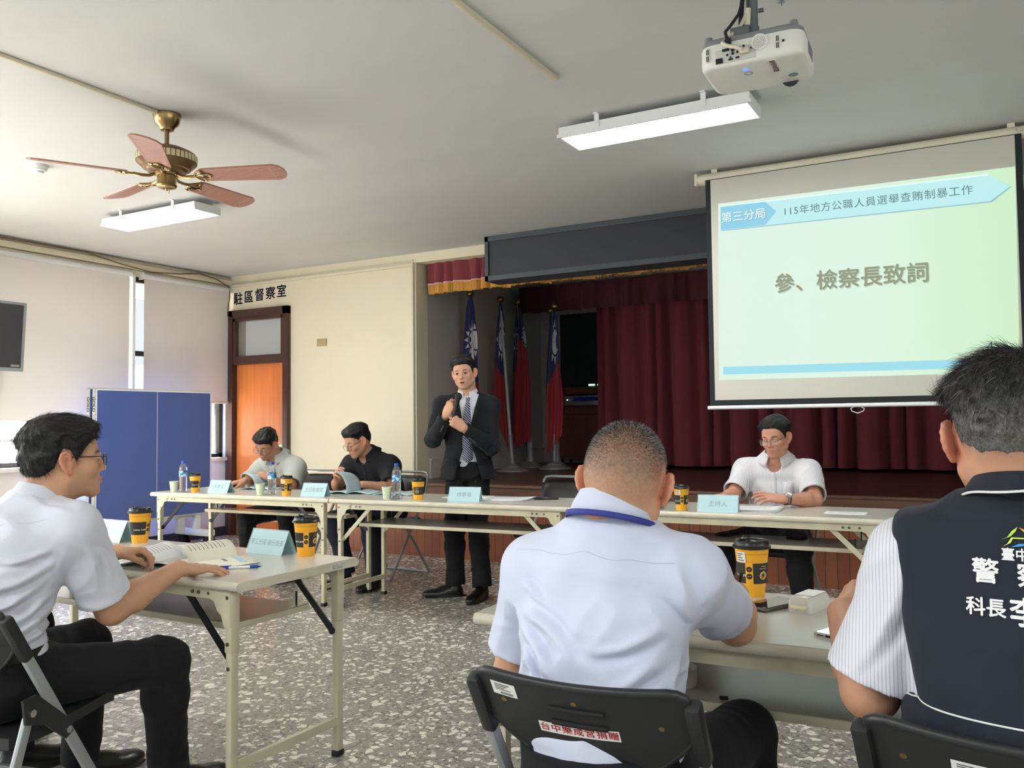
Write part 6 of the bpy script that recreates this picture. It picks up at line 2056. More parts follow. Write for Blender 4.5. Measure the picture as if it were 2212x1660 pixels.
def sheet_stack(name, lab, cat, p, rot, w, d, n=3, mats=None, group=None, lines=0, curl=0.0, seed=1):
    t = thing(name, lab, cat, p, R_(rot), group)
    r = random.Random(seed)
    for i in range(n):
        q = MB(); a = r.uniform(-0.07, 0.07) if i else 0; ox, oy = (r.uniform(-.012, .012), r.uniform(-.008, .008)) if i else (0, 0)
        c, s_ = math.cos(a), math.sin(a)
        rows = []
        for j in range(7):
            v = j / 6 - 0.5
            rows.append([Vector((ox + c * (u * w) - s_ * v * d, oy + s_ * (u * w) + c * v * d, 0.0006 + i * 0.0025 + curl * (u + 0.5) ** 3 * (0.4 + i / n))) for u in [k / 8 - 0.5 for k in range(9)]])
        q.grid(rows); m_ = (mats or [paper])[i % len(mats or [paper])]
        o = q.build('sheet', m_, t, solid=0.0018 if i < n - 1 else 0.0008)
        if i == n - 1 and lines:
            q = MB()
            for k in range(lines):
                yy = -d / 2 + d * (k + 1.2) / (lines + 1.5)
                x0, x1 = -w * 0.40, w * (0.40 - 0.15 * r.random())
                rr_ = []
                for xx in (x0, x0 + (x1 - x0) / 3, x0 + 2 * (x1 - x0) / 3, x1): rr_.append(Vector((ox + c * xx - s_ * yy, oy + s_ * xx + c * yy, 0.0018 + i * 0.0025 + curl * (xx / w + 0.5) ** 3 * (0.4 + i / n))))
                q.grid([rr_, [p_ + Vector((0, d * 0.018, 0)) for p_ in rr_]])
            q.build('print_line', txt, o)
    return t


def booklet(name, lab, p, rot, w=0.15, d=0.21, lift=0.03, flip=None, page=None, art=False, cover=None, rows_txt=9):
    """open booklet, spine along local y; left and right page blocks bulge, one leaf may stand up"""
    t = thing(name, lab, 'booklet', p, R_(rot), 'meeting booklets')
    page = page or paper
    q = MB(); q.b2((-w, -d / 2, 0.0004), (w, d / 2, 0.0016)); q.build('cover', cover or paper_b, t)
    for sgn, nm in ((-1, 'left'), (1, 'right')):
        prof = []
        for k in range(11):
            u = k / 10
            prof.append((sgn * w * u * 0.985, 0.002 + lift * (math.sin(min(u * 1.15, 1) * math.pi) ** 0.7 * (1 - 0.75 * u)) + 0.004))
        top = [[Vector((x, -d / 2 + 0.003 + (d - 0.006) * j / 4, z)) for x, z in prof] for j in range(5)]
        q = MB(); q.grid(top if sgn > 0 else [r[::-1] for r in top]); pg = q.build('page_block', page, t, solid=0.003)
        q = MB(); nrows = rows_txt + 4
        if art:
            q.grid([[Vector((x, y_, z + 0.0025)) for x, z in prof[2:9]] for y_ in (d * 0.18, d * 0.32)]); q.build('picture', pale_art, pg)
            q = MB(); q.grid([[Vector((x, y_, z + 0.0025)) for x, z in prof[4:7]] for y_ in (-0.01, 0.004)]); q.build('print_line', txt, pg)
        else:
            for k in range(nrows):
                y_ = -d * 0.40 + d * 0.8 * k / nrows
                q.grid([[Vector((x, yy, z + 0.0024)) for x, z in prof[2:9 - (k % 3 == 2)]] for yy in (y_, y_ + d * 0.012)])
            q.build('print_line', txt, pg)
    if flip:
        ang0, ang1, sgn, wob = flip
        q = MB(); rows = []
        pts = []
        x, z = 0.0, 0.006; L = w * 0.98; n = 16
        for k in range(n + 1):
            pts.append((x, z)); a = ang0 + (ang1 - ang0) * (k / n)
            x += sgn * math.cos(a) * L / n; z += math.sin(a) * L / n
        for j in range(7):
            v = j / 6
            rows.append([Vector((px, -d / 2 + d * v, pz + wob * (k / n) ** 2 * (v - 0.5))) for k, (px, pz) in enumerate(pts)])
        q.grid(rows); lf = q.build('turning_page', page, t, solid=0.0010)
        q = MB()
        for k in range(9):
            v0 = 0.12 + 0.085 * k
            for side in (1, -1):
                rr_ = []
                for j in (v0, v0 + 0.016):
                    rr_.append([Vector((px, -d / 2 + d * j, pz + wob * (kk / n) ** 2 * (j - 0.5))) + Vector((math.sin(0.6) * sgn * -side * 0.001, 0, side * 0.0012)) for kk, (px, pz) in list(enumerate(pts))[3:14]])
                q.grid(rr_)
        q.build('print_line', txt, lf)
    return t


booklet('booklet', 'open white booklet with a lifted page under the hands of the left man', (-2.665, 2.150, .7364), 14, w=0.155, d=0.215, lift=0.022, flip=(1.9, 3.9, 1, 0.01))
booklet('booklet', 'open booklet with pale blue pictures beside the blue pen on the near left table', (-2.505, 2.235, .7364), -10, w=0.145, d=0.20, lift=0.020, page=cream_p, art=True, flip=(1.8, 3.6, 1, 0.0))
booklet('booklet', 'booklet with pale blue cover curled open by the man in the grey polo shirt', (-5.06, 4.99, .7364), 190, w=0.15, d=0.21, lift=0.02, page=paper_b, flip=(1.9, 0.1, 1, 0.02))
booklet('booklet', 'booklet with a pale page standing up, held by the man in the black shirt', (-4.10, 4.95, .7364), 195, w=0.185, d=0.25, lift=0.02, page=paper_b, flip=(1.7, 0.4, 1, 0.03))
booklet('booklet', 'flat booklet lying open by the clear bottle before the man in the black shirt', (-3.72, 4.98, .7364), 184, w=0.15, d=0.21, lift=0.018, page=paper_b)
sheet_stack('paper_stack', 'stack of white papers with a printed sheet on top, right of the name card 檢察長', 'papers', (-2.79, 4.90, .7364), 8, 0.34, 0.23, 4, lines=7, curl=0.006, seed=4)
sheet_stack('paper_stack', 'papers and a thin booklet lying behind the name card 檢察長', 'papers', (-3.10, 4.95, .7364), 5, 0.30, 0.22, 3, [paper, paper_b, paper], lines=5, seed=9)
sheet_stack('paper_stack', 'stack of printed papers under the hands of the seated host', 'papers', (-1.185, 4.88, .7364), 4, 0.30, 0.24, 5, lines=6, curl=0.004, seed=11)
sheet_stack('paper_sheet', 'single printed white sheet lying at the right end of the head row', 'paper', (-0.70, 4.90, .7364), 3, 0.21, 0.16, 1, lines=7, seed=2)
sheet_stack('paper_stack', 'white papers with a dark edge on the near left table beside the left hand', 'papers', (-3.08, 2.28, .7364), 10, 0.25, 0.20, 3, lines=3, seed=5)
sheet_stack('paper_stack', 'white papers under the writing hand on the near right table', 'papers', (-0.76, 2.18, .7364), 5, 0.30, 0.22, 3, lines=5, seed=6)


def phone(lab, p, rot, case_m, w=0.076, d=0.158, scr=None, group=None, hgt=0.0095):
    t = thing('smartphone', lab, 'smartphone', p, R_(rot), group)
    q = MB(); q.box((0, 0, hgt / 2), (w, d, hgt), bev=0.004, seg=3); c = q.build('case', case_m, t)
    q = MB(); rows = []
    q.prism([(x, y) for x, y in rrect(w / 2 - 0.0035, d / 2 - 0.0035, 0.008)], hgt - 0.001, hgt + 0.0006); q.build('screen', scr or mat('phone_glass', srgb(16, 17, 19), 0.04, spec=0.9, coat=0.5), t)
    q = MB(); q.box((0, -d / 2, hgt / 2), (0.012, 0.003, 0.004)); q.box((-0.02, -d / 2, hgt / 2), (0.014, 0.003, 0.002)); q.box((0.02, -d / 2, hgt / 2), (0.014, 0.003, 0.002)); q.build('port', black_rub, c)
    return t


steel_case = mat('bronze_phone_case', srgb(96, 88, 78), 0.3, metal=0.7); clear_case = mat('clear_phone_case', srgb(200, 196, 184), 0.15, alpha=0.6)
phone('smartphone in bronze case lying by the large cup on the near right table', (-0.535, 2.385, .7364), -24, steel_case, w=0.082, d=0.165, hgt=0.011)
phone('smartphone in clear case with a bright screen beside the fist at the striped sleeve', (-0.315, 2.165, .7364), -22, clear_case, scr=mat('white_screen', srgb(235, 238, 238), 0.15, emit=(0.9, 0.95, 0.95), emit_strength=0.35))
phone('smartphone lying flat beside the papers at the middle of the head row', (-2.56, 5.03, .7364), -60, black_metal)

t = thing('snack_pack', 'small white plastic snack pack with a cream label on the near right table', 'snack pack', (-0.440, 2.395, .7364), R_(-12))
q = MB(); rows = []
for s, z in ((1.0, 0.0), (1.03, 0.010), (1.0, 0.028), (0.86, 0.040)): rows.append([Vector((x * s, y * s, z)) for x, y in rrect(0.031, 0.068, 0.012)])
q.grid(rows, closed_u=True); n_ = len(rows[0]); q.add(rows[0], [tuple(range(n_))[::-1]]); q.add(rows[-1], [tuple(range(n_))]); q.build('tray', mat('clear_tray', srgb(226, 222, 214), 0.2, alpha=0.85), t, sharp=60)
q = MB(); q.add([(-0.024, -0.03, 0.0412), (0.024, -0.03, 0.0412), (0.024, 0.055, 0.0412), (-0.024, 0.055, 0.0412)], [(0, 1, 2, 3)]); q.build('sticker', mat('snack_label', srgb(240, 242, 240), 0.4), t, solid=0.0006)
q = MB(); q.add([(-0.022, -0.058, 0.0405), (0.022, -0.058, 0.0405), (0.022, -0.0715, 0.014), (0.012, -0.0722, 0.010), (0.0, -0.0720, 0.013), (-0.012, -0.0722, 0.010), (-0.022, -0.0715, 0.014)], [(0, 1, 2, 3, 4, 5, 6)]); q.build('label', mat('cream_label', srgb(238, 224, 178), 0.5), t, solid=0.0008)

t = thing('ballpoint_pen', 'blue and white ballpoint pen beside the booklets on the near left table', 'pen', (-2.325, 2.195, .7364), R_(-48))
blue_ink = mat('blue_plastic', srgb(36, 58, 150), 0.35)
q = MB(); q.cyl((0, -0.07, 0.006), (0, 0.045, 0.006), 0.0048, seg=12); q.build('barrel', white_paint, t)
q = MB(); q.cyl((0, 0.03, 0.006), (0, 0.058, 0.006), 0.0056, seg=12); q.cyl((0, 0.058, 0.006), (0, 0.066, 0.006), 0.004, 0.002, seg=10); q.build('grip', blue_ink, t)
q = MB(); q.cyl((0, -0.082, 0.006), (0, -0.042, 0.006), 0.0056, seg=12); q.box((0, -0.055, 0.0125), (0.004, 0.045, 0.002)); q.build('clip_cap', blue_ink, t)
q = MB(); q.cyl((0, 0.066, 0.006), (0, 0.074, 0.006), 0.0012, seg=8); q.build('tip', chrome, t)
t = thing('microphone', 'black microphone with a round foam head lying behind the coffee cup by the host', 'microphone', (-1.75, 5.02, .7364), R_(35))
q = MB(); q.sphere((0, 0, 0.034), 0.034, 18, 12, sc=(1, 1.15, 1)); q.build('foam_head', mat('black_foam', srgb(24, 24, 26), 0.95, bump=0.3, bump_scale=400), t)
q = MB(); q.cyl((0, 0.03, 0.030), (0, 0.20, 0.020), 0.017, 0.013); q.build('handle', black_metal, t)
t = thing('paper_tray', 'low white cardboard tray left on the shelf under the near right table', 'tray', (-0.80, 2.20, .5516), R_(8))
q = MB(); wc = mat('white_card', srgb(214, 206, 196), 0.8); rows = []
rows = [[Vector((x, y, z)) for x, y in rrect(0.105, 0.06, 0.05)] for z in (0.0, 0.042)]
q.grid(rows, closed_u=True); q.build('rim', wc, t, solid=0.002)
q = MB(); q.prism(rrect(0.104, 0.059, 0.049), 0.0, 0.002); q.build('base', wc, t)
m = MB(); m.box((-0.60, 2.13, .5555), (0.022, 0.012, 0.008), rot=0.4, bev=0.003); tag(m.build('scrap', black_rub), 'small black scrap on the shelf under the near right table', 'scrap')
# ================================================================== PEOPLE
skin_m = mat('skin', attr='Col', rough=0.52, spec=0.35, sss=0.06, bump=0.10, bump_scale=900)
hair_m = mat('hair_fibre', attr='Col', rough=0.5, spec=0.35)


def cloth(name, color, rough=0.85, weave=900, bump=0.12, sheen=0.12, var=0.03):
    return mat(name, color, rough, var=var, var_scale=14, bump=bump, bump_scale=weave, sheen=sheen, spec=0.25)


def striped(name, c1, c2, width, axis=0, duty=0.3):
    m_ = cloth(name, c1); N, Lk, b = nodes_of(m_)
    tc = N.new('ShaderNodeTexCoord'); sx = N.new('ShaderNodeSeparateXYZ'); Lk.new(tc.outputs['Object'], sx.inputs[0])
    d = N.new('ShaderNodeMath'); d.operation = 'DIVIDE'; d.inputs[1].default_value = width
    if isinstance(axis, tuple):
        dt = N.new('ShaderNodeVectorMath'); dt.operation = 'DOT_PRODUCT'; dt.inputs[1].default_value = axis; Lk.new(tc.outputs['Object'], dt.inputs[0]); Lk.new(dt.outputs['Value'], d.inputs[0])
    else: Lk.new(sx.outputs[axis], d.inputs[0])
    f = N.new('ShaderNodeMath'); f.operation = 'FRACT'; Lk.new(d.outputs[0], f.inputs[0])
    l = N.new('ShaderNodeMath'); l.operation = 'LESS_THAN'; l.inputs[1].default_value = duty; Lk.new(f.outputs[0], l.inputs[0])
    mx = N.new('ShaderNodeMix'); mx.data_type = 'RGBA'; Lk.new(l.outputs[0], mx.inputs[0]); mx.inputs[6].default_value = c1 + (1,); mx.inputs[7].default_value = c2 + (1,)
    Lk.new(mx.outputs[2], b.inputs['Base Color']); return m_


white_cloth = cloth('white_shirt_cloth', srgb(203, 204, 214))
blue_white_cloth = cloth('pale_blue_shirt_cloth', srgb(196, 201, 219))
stripe_white = striped('striped_white_cloth', srgb(214, 212, 214), srgb(186, 182, 188), 0.0075, 0, 0.35)
stripe_sleeve = striped('striped_sleeve_cloth', srgb(214, 214, 219), srgb(186, 186, 196), 0.0060, 0, 0.35)
grey_polo = cloth('grey_polo_cloth', srgb(176, 178, 172))
black_shirt = cloth('black_shirt_cloth', srgb(25, 25, 30), sheen=0.05)
black_cloth = cloth('black_trouser_cloth', srgb(20, 20, 23), sheen=0.04)
navy_cloth = cloth('navy_trouser_cloth', srgb(28, 32, 46), sheen=0.04)
suit_cloth = cloth('dark_suit_cloth', srgb(24, 25, 29), sheen=0.04, weave=1400)
vest_cloth = cloth('dark_navy_vest_cloth', srgb(31, 36, 46), sheen=0.05, weave=1200)
tie_m = striped('striped_tie_silk', srgb(30, 34, 48), srgb(176, 182, 196), 0.014, (.7, .3, .8), 0.35)
shoe_leather = mat('black_leather', srgb(16, 16, 17), 0.28, spec=0.6, bump=0.05, bump_scale=120)
dark_plastic = mat('black_glasses_plastic', srgb(20, 20, 22), 0.3)
steel_rim = mat('steel_rims', srgb(120, 116, 112), 0.3, metal=0.9)
lens_m = mat('spectacle_lens', (1, 1, 1), 0.02, alpha=0.10, spec=0.6)
belt_leather = mat('belt_leather', srgb(32, 28, 27), 0.45)
piping = mat('white_piping', srgb(220, 220, 214), 0.6)
seam_m = mat('shirt_seam', srgb(178, 182, 202), 0.9)
lanyard_m = mat('blue_lanyard', srgb(44, 52, 130), 0.7)
button_m = mat('pale_button', srgb(206, 206, 208), 0.35)


def black_hair(q):
    n = len(q)
    return np.repeat(V3(*srgb(26, 24, 24))[None], n, 0) * RNG.uniform(0.8, 1.25, (n, 1))


def seam(pp, pts, r=0.0009, material=None, name='seam', out=0.0015, cloth_v=None):
    """thin stitched line lying on the shirt: pts are world guide points snapped to the cloth"""
    v = pp.shirt_v if cloth_v is None else cloth_v
    res = []
    for a, b in zip(pts[:-1], pts[1:]):
        for t in np.linspace(0, 1, 14, endpoint=False): res.append(lerp(a, b, t))
    res.append(V3(pts[-1]))
    bvh = BVHTree.FromPolygons([tuple(x) for x in v], [tuple(x) for x in (pp.shirt_q if cloth_v is None else None)])
    P_ = []
    for r_ in res:
        loc, nn, _, _ = bvh.find_nearest(Vector(r_))
        P_.append(loc + (Vector(r_) - loc).normalized() * 0.0002)
    for _ in range(2):
        P_ = [P_[0]] + [(P_[i - 1] + P_[i] * 2 + P_[i + 1]) / 4 for i in range(1, len(P_) - 1)] + [P_[-1]]
    q = MB(); q.tube(P_, r, 5); return pp.adopt(q.build(name, material or seam_m))


# ---------------- man bowed over his papers, seen from behind
J = dict(pel=(-.705, 1.64, .53), waist=(-.715, 1.625, .68), chest=(-.715, 1.66, .83), neck=(-.700, 1.668, 1.035),
         head=((-.680, 1.705, 1.110), (8, -14, 5)), trap=.020, belly=0.01,
         sh=((-.885, 1.672, .925), (-.545, 1.705, .930)), el=((-.975, 1.735, .660), (-.530, 1.985, .772)),
         wr=((-.88, 1.99, .765), (-.580, 2.205, .800)),
         hand=(dict(f=(.35, .9, 0.06), d=(0, 0, 1), curl=(.3, .4, .3)),
               dict(f=(-.45, .85, .15), d=(.45, .25, .9), curl=((.75, .9, .5), (.95, 1.0, .6), (1.05, 1.1, .7), (1.1, 1.1, .7)), thumb=(.35, .5, .2, .3))),
         hip=((-.79, 1.66, .52), (-.615, 1.66, .52)), kn=((-.86, 2.08, .515), (-.535, 2.06, .50)), an=((-.88, 2.02, .09), (-.48, 2.02, .09)), toe=((-.1, 1), (.15, 1)))
st = dict(skin=srgb(190, 146, 116), skin_mat=skin_m, seed=1, head=1.0, face_w=1.06, build=0.95, neck_r=0.060, arm=1.05, ear_flare=0.66,
          fade=(0.085, 0.78, srgb(70, 61, 55)), hairline=[(0, .066), (.6, .066), (1.0, .02), (1.5, .0), (1.75, .02), (2.1, -.03), (2.6, -.045), (3.15, -.05)])
p = Person('man seen from behind, pale blue white shirt, blue lanyard, cropped greying hair, writing', J, st)
p.body(0.0032)
def crew_len(q): return np.interp(q[:, 2], [0.0, 0.05, 0.115], [0.0022, 0.006, 0.012]) * RNG.uniform(0.7, 1.2, len(q))
def crew_col(q):
    g = RNG.random(len(q)); side = np.clip(np.abs(q[:, 0]) / 0.075, 0, 1)
    return np.where((g < 0.20 + 0.30 * side)[:, None], V3(*srgb(150, 148, 146)), V3(*srgb(44, 40, 38)))
p.hair(hair_m, n=20000, length=crew_len, width=0.0007, lift=0.72, col=crew_col, shell=False, bend=0.12,
       region=lambda q, hl: (q[:, 2] > hl + 0.015) & (RNG.random(len(q)) < np.clip((q[:, 2] - hl - 0.005) / 0.06, 0, 1)) & ((q[:, 1] < 0.07) | (q[:, 2] > 0.07)))
p.shirt(blue_white_cloth, 0.0040, sleeve=0.72, off=0.012, amp=0.008, sl_r=(0.058, 0.067), waistfold=0.010, k_sl=0.022, fold_n=(0, -1, 0),
        folds2=[((-.86, 1.5, .86), (-.70, 1.5, .76), .013, .010), ((-.87, 1.5, .83), (-.74, 1.5, .70), .012, .010), ((-.865, 1.5, .79), (-.78, 1.5, .66), .011, .009), ((-.87, 1.5, .905), (-.80, 1.5, .87), .010, .008), ((-.555, 1.5, .85), (-.70, 1.5, .80), .012, .008), ((-.555, 1.5, .80), (-.72, 1.5, .70), .013, .010), ((-.57, 1.5, .74), (-.70, 1.5, .665), .012, .010), ((-.85, 1.5, .68), (-.66, 1.5, .655), .012, .009), ((-.60, 1.5, .90), (-.545, 1.5, .80), .012, .008), ((-.84, 1.5, .725), (-.70, 1.5, .69), .010, .008), ((-.55, 1.7, .96), (-.53, 1.9, .83), .012, .007)],
        folds=[((-.870, 1.60, .84), (-.77, 1.555, .79), .010, .014), ((-.865, 1.59, .80), (-.79, 1.555, .73), .008, .012), ((-.570, 1.60, .84), (-.66, 1.55, .75), .010, .014),
               ((-.84, 1.56, .70), (-.70, 1.525, .672), .009, .014), ((-.58, 1.57, .72), (-.69, 1.53, .69), .009, .014), ((-.575, 1.58, .77), (-.67, 1.54, .76), .007, .012), ((-.87, 1.62, .90), (-.82, 1.58, .86), .010, .012)])
p.trousers(black_cloth, 0.006, amp=.003)
p.shoes(shoe_leather)
co = collar(None, V3(-.698, 1.664, 1.046), (1, .05, -.06), (-.05, 1, -.28), (.05, .28, 1), .061, .066, blue_white_cloth, stand=.040, fall=.050, flare=.014)
p.adopt(co)
q = MB(); P_ = []
for i in range(25):
    a = R_(62 + 236 * i / 24)
    P_.append(Vector(V3(-.698, 1.664, 1.030) + V3(1, .05, -.06) * (math.sin(a) * .0925) + V3(-.05, 1, -.28) * (math.cos(a) * .0945) + V3(0, .28, 1) * (.004 - .012 * max(0, math.cos(a)))))
rows = [[p_ + Vector((0, -.001, -.006)) for p_ in P_], [p_ + Vector((0, .001, .006)) for p_ in P_]]
q.grid(rows); p.adopt(q.build('lanyard', lanyard_m, solid=0.002))
seam(p, [(-.90, 1.60, .985), (-.83, 1.55, 1.004), (-.74, 1.52, 1.006), (-.64, 1.53, .996), (-.54, 1.60, .975)], r=.0007)
p.adopt(glasses(p.H, p.M, st, None, dark_plastic, lens_m))
C_person = p
pen = thing('pen', 'black pen held in the writing hand at the near right table', 'pen', (-.605, 2.28, .775))
q = MB(); q.cyl((-.010, .030, -.030), (.030, -.050, .070), .0045, seg=12); q.build('barrel', dark_plastic, pen)
q = MB(); q.cyl((-.010, .030, -.030), (-.014, .038, -.0385), .004, .001, seg=12); q.build('tip', chrome, pen)

# ---------------- man in white shirt on the left, turned to the stage
J = dict(pel=(-2.55, 1.45, .53), waist=(-2.54, 1.43, .68), chest=(-2.53, 1.485, .85), neck=(-2.495, 1.565, 1.030),
         head=((-2.458, 1.615, 1.142), (-24, 3, 0)), belly=0.01,
         sh=((-2.70, 1.60, .945), (-2.34, 1.565, .945)), el=((-2.88, 1.80, .735), (-2.365, 1.715, .685)),
         wr=((-2.71, 1.985, .800), (-2.335, 1.935, .775)),
         hand=(dict(f=(.72, .45, .0), d=(-.15, .25, .95), curl=((.55, .6, .3), (.75, .8, .4), (.85, .9, .5), (.95, .9, .5)), thumb=(.25, .35, .25, .25)),
               dict(f=(.22, .96, -.10), d=(0, .1, 1), curl=((.12, .22, .12), (.10, .22, .12), (.12, .24, .12), (.15, .25, .15)), spread=.10, thumb=(.55, .2, .15, .1))),
         hip=((-2.65, 1.47, .52), (-2.46, 1.46, .52)), kn=((-2.70, 1.86, .505), (-2.36, 1.90, .485)), an=((-2.82, 1.93, .09), (-2.435, 1.985, .09)), toe=((.1, 1), (.05, 1)))
st = dict(skin=srgb(186, 142, 112), skin_mat=skin_m, seed=2, head=1.0, face_w=1.0, build=1.0, neck_r=0.058, arm=1.08, ear_flare=0.42, t_top=.022, t_side=.007, t_front=.004, hair_wave=.005,
          fade=(0.055, 0.85, srgb(48, 42, 40)), hairline=[(0, .060), (.55, .060), (.85, .040), (1.10, .014), (1.30, -.008), (1.50, .032), (1.75, .036), (2.05, -.018), (2.5, -.048), (3.15, -.056)], beard=.10)
st['fade'] = (0.06, 0.8, srgb(52, 46, 43))
p = Person('man in white short sleeves and glasses at the near left table, hands on a booklet', J, st)
p.body(0.0032)
p.hair(hair_m, 0.003, n=9000, length=(0.014, 0.034), width=0.0008, lift=0.22, col=black_hair, bend=.25, crown=(.0, -.07, .12))
p.shirt(white_cloth, 0.0040, sleeve=0.80, off=0.011, amp=0.008, sl_r=(0.064, 0.075), waistfold=0.011, k_sl=0.02, fold_n=(.84, -.53, 0),
        folds2=[((-2.36, 1.53, .86), (-2.50, 1.36, .80), .012, .010), ((-2.37, 1.52, .82), (-2.50, 1.36, .735), .012, .010), ((-2.37, 1.54, .78), (-2.46, 1.36, .68), .011, .009), ((-2.37, 1.55, .73), (-2.50, 1.34, .665), .012, .010), ((-2.38, 1.55, .68), (-2.48, 1.36, .635), .010, .009), ((-2.37, 1.53, .90), (-2.47, 1.40, .88), .011, .007), ((-2.33, 1.58, .92), (-2.36, 1.66, .76), .012, .007), ((-2.34, 1.62, .90), (-2.36, 1.70, .80), .010, .006)],
        folds=[((-2.375, 1.50, .86), (-2.46, 1.39, .80), .010, .014), ((-2.37, 1.52, .80), (-2.44, 1.38, .72), .009, .014), ((-2.385, 1.49, .72), (-2.50, 1.33, .68), .009, .014), ((-2.40, 1.50, .66), (-2.46, 1.36, .64), .009, .014)])
p.trousers(black_cloth, 0.005, amp=.007)
p.belt(belt_leather, top=.52)
p.shoes(shoe_leather)
p.adopt(collar(None, V3(-2.494, 1.562, 1.016), nrm(V3(1, -.1, 0)), nrm(V3(.1, 1, -.35)), nrm(V3(.03, .35, 1)), .060, .064, white_cloth, stand=.044, fall=.050, flare=.014))
seam(p, [(-2.345, 1.50, .975), (-2.42, 1.43, .965), (-2.52, 1.41, .965), (-2.62, 1.43, .965), (-2.70, 1.53, .97)])
p.adopt(glasses(p.H, p.M, st, None, dark_plastic, lens_m))

# ---------------- neighbour cut off by the left edge
J = dict(pel=(-3.30, 1.50, .53), waist=(-3.30, 1.49, .68), chest=(-3.29, 1.54, .85), neck=(-3.29, 1.62, 1.045), head=((-3.275, 1.675, 1.165), (-30, 0, 0)),
         sh=((-3.47, 1.65, .945), (-3.11, 1.63, .945)), el=((-3.55, 1.78, .70), (-3.08, 1.80, .70)), wr=((-3.42, 2.0, .775), (-3.16, 2.02, .775)),
         hand=(dict(f=(.3, .9, 0), d=(0, 0, 1), curl=(.3, .4, .3)), dict(f=(-.3, .9, 0), d=(0, 0, 1), curl=(.3, .4, .3))),
         hip=((-3.39, 1.52, .52), (-3.21, 1.52, .52)), kn=((-3.42, 1.95, .50), (-3.16, 1.95, .50)), an=((-3.42, 1.95, .09), (-3.10, 1.86, .09)), toe=((0, 1), (.15, 1)))
st = dict(skin=srgb(186, 142, 114), skin_mat=skin_m, seed=3, build=.98)
p = Person('person mostly outside the left edge, only glasses, forelock and dark shoe showing', J, st)
p.body(0.0040)
p.hair(hair_m, 0.0035, n=2500, length=(.015, .03), col=black_hair)
p.shirt(white_cloth, 0.006); p.trousers(black_cloth, 0.007); p.shoes(shoe_leather)
p.adopt(collar(None, V3(-3.29, 1.62, 1.03), (1, 0, 0), nrm(V3(0, 1, -.35)), nrm(V3(0, .35, 1)), .061, .064, white_cloth, stand=.042, fall=.048, flare=.014))
p.adopt(glasses(p.H, p.M, st, None, steel_rim, lens_m))
CH_S = copy_tree(CH_L); CH_S.location = (-3.27, 1.50, 0); CH_S.rotation_euler.z = R_(4); CH_S['label'] = 'folding chair beyond the left edge, of the neighbour mostly out of view'

# ---------------- man in the dark vest at the right edge
J = dict(pel=(.045, 1.64, .53), waist=(.04, 1.63, .70), chest=(.04, 1.65, .88), neck=(.045, 1.665, 1.098), head=((.022, 1.705, 1.205), (12, -6, 0)),
         sh=((-.130, 1.655, .992), (.220, 1.640, .992)), el=((-.205, 1.665, .755), (.30, 1.72, .76)), wr=((-.285, 1.905, .838), (.20, 1.98, .80)),
         hand=(dict(f=(.0, .90, .25), d=(-.75, .1, .6), curl=((1.0, 1.1, .7), (1.1, 1.2, .7), (1.15, 1.2, .8), (1.2, 1.2, .8)), thumb=(.3, .4, .3, .4)), dict(f=(-.5, .8, 0), d=(0, 0, 1), curl=(.4, .5, .3))),
         hip=((-.045, 1.66, .52), (.135, 1.66, .52)), kn=((-.08, 2.06, .50), (.19, 2.06, .50)), an=((-.09, 2.05, .09), (.2, 2.05, .09)), toe=((-.1, 1), (.1, 1)))
st = dict(skin=srgb(186, 138, 110), skin_mat=skin_m, seed=4, head=1.03, face_w=1.05, build=1.08, neck_r=0.064, arm=1.12, ear_flare=0.62, t_top=.024, t_side=.005, t_front=.006, hair_wave=.005,
          fade=(0.05, 0.65, srgb(84, 76, 70)), hairline=[(0, .070), (.55, .068), (.85, .044), (1.10, .018), (1.30, -.02), (1.50, .030), (1.75, .034), (2.05, -.012), (2.5, -.030), (3.15, -.034)])
p = Person('man at the right edge in a dark navy vest over a striped shirt', J, st)
p.body(0.0032)
def salt(q):
    n = len(q); low = np.clip((0.055 - q[:, 2]) / 0.07, 0, 1)
    g = RNG.random(n) < 0.06 + 0.42 * low
    return np.where(g[:, None], V3(*srgb(122, 118, 114)), V3(*srgb(32, 30, 30)))
p.hair(hair_m, 0.003, n=12000, length=lambda q: np.interp(q[:, 2], [-.06, .02, .07, .12], [.010, .016, .030, .042]) * RNG.uniform(.7, 1.2, len(q)), width=.0008, lift=lambda q: np.interp(q[:, 2], [-.05, .08, .125], [.18, .20, .38]), col=salt, bend=.35, crown=(.02, -.045, .13))
p.shirt(stripe_sleeve, 0.0042, sleeve=0.86, off=0.004, amp=0.005, sl_r=(0.064, 0.082), waistfold=.004, k_sl=.02, extra=lambda S: S.raw(lambda q: np.maximum(np.maximum(q[:, 0] + .130, q[:, 2] - .87), q[:, 1] - 1.585), None, None, 's', .004),
        fold_n=(-.4, -.9, 0), folds2=[((-.13, 1.6, .99), (-.20, 1.6, .84), .012, .008), ((-.15, 1.6, .93), (-.23, 1.6, .80), .011, .007)])
sv_, sq_ = p.shirt_v, p.shirt_q
def vest_cut(S):
    for i in (0, 1):
        sh, el = V3(J['sh'][i]), V3(J['el'][i])
        sd = -1 if i == 0 else 1
        c = sh + V3(sd * .045, 0, -.075)
        S.ell(c, (.050, .11, .105), None, k=.008, op='s')
        S.ell(sh + V3(sd * .16, .02, -.17), (.115, .20, .19), None, k=.01, op='s')
Jv = dict(J)
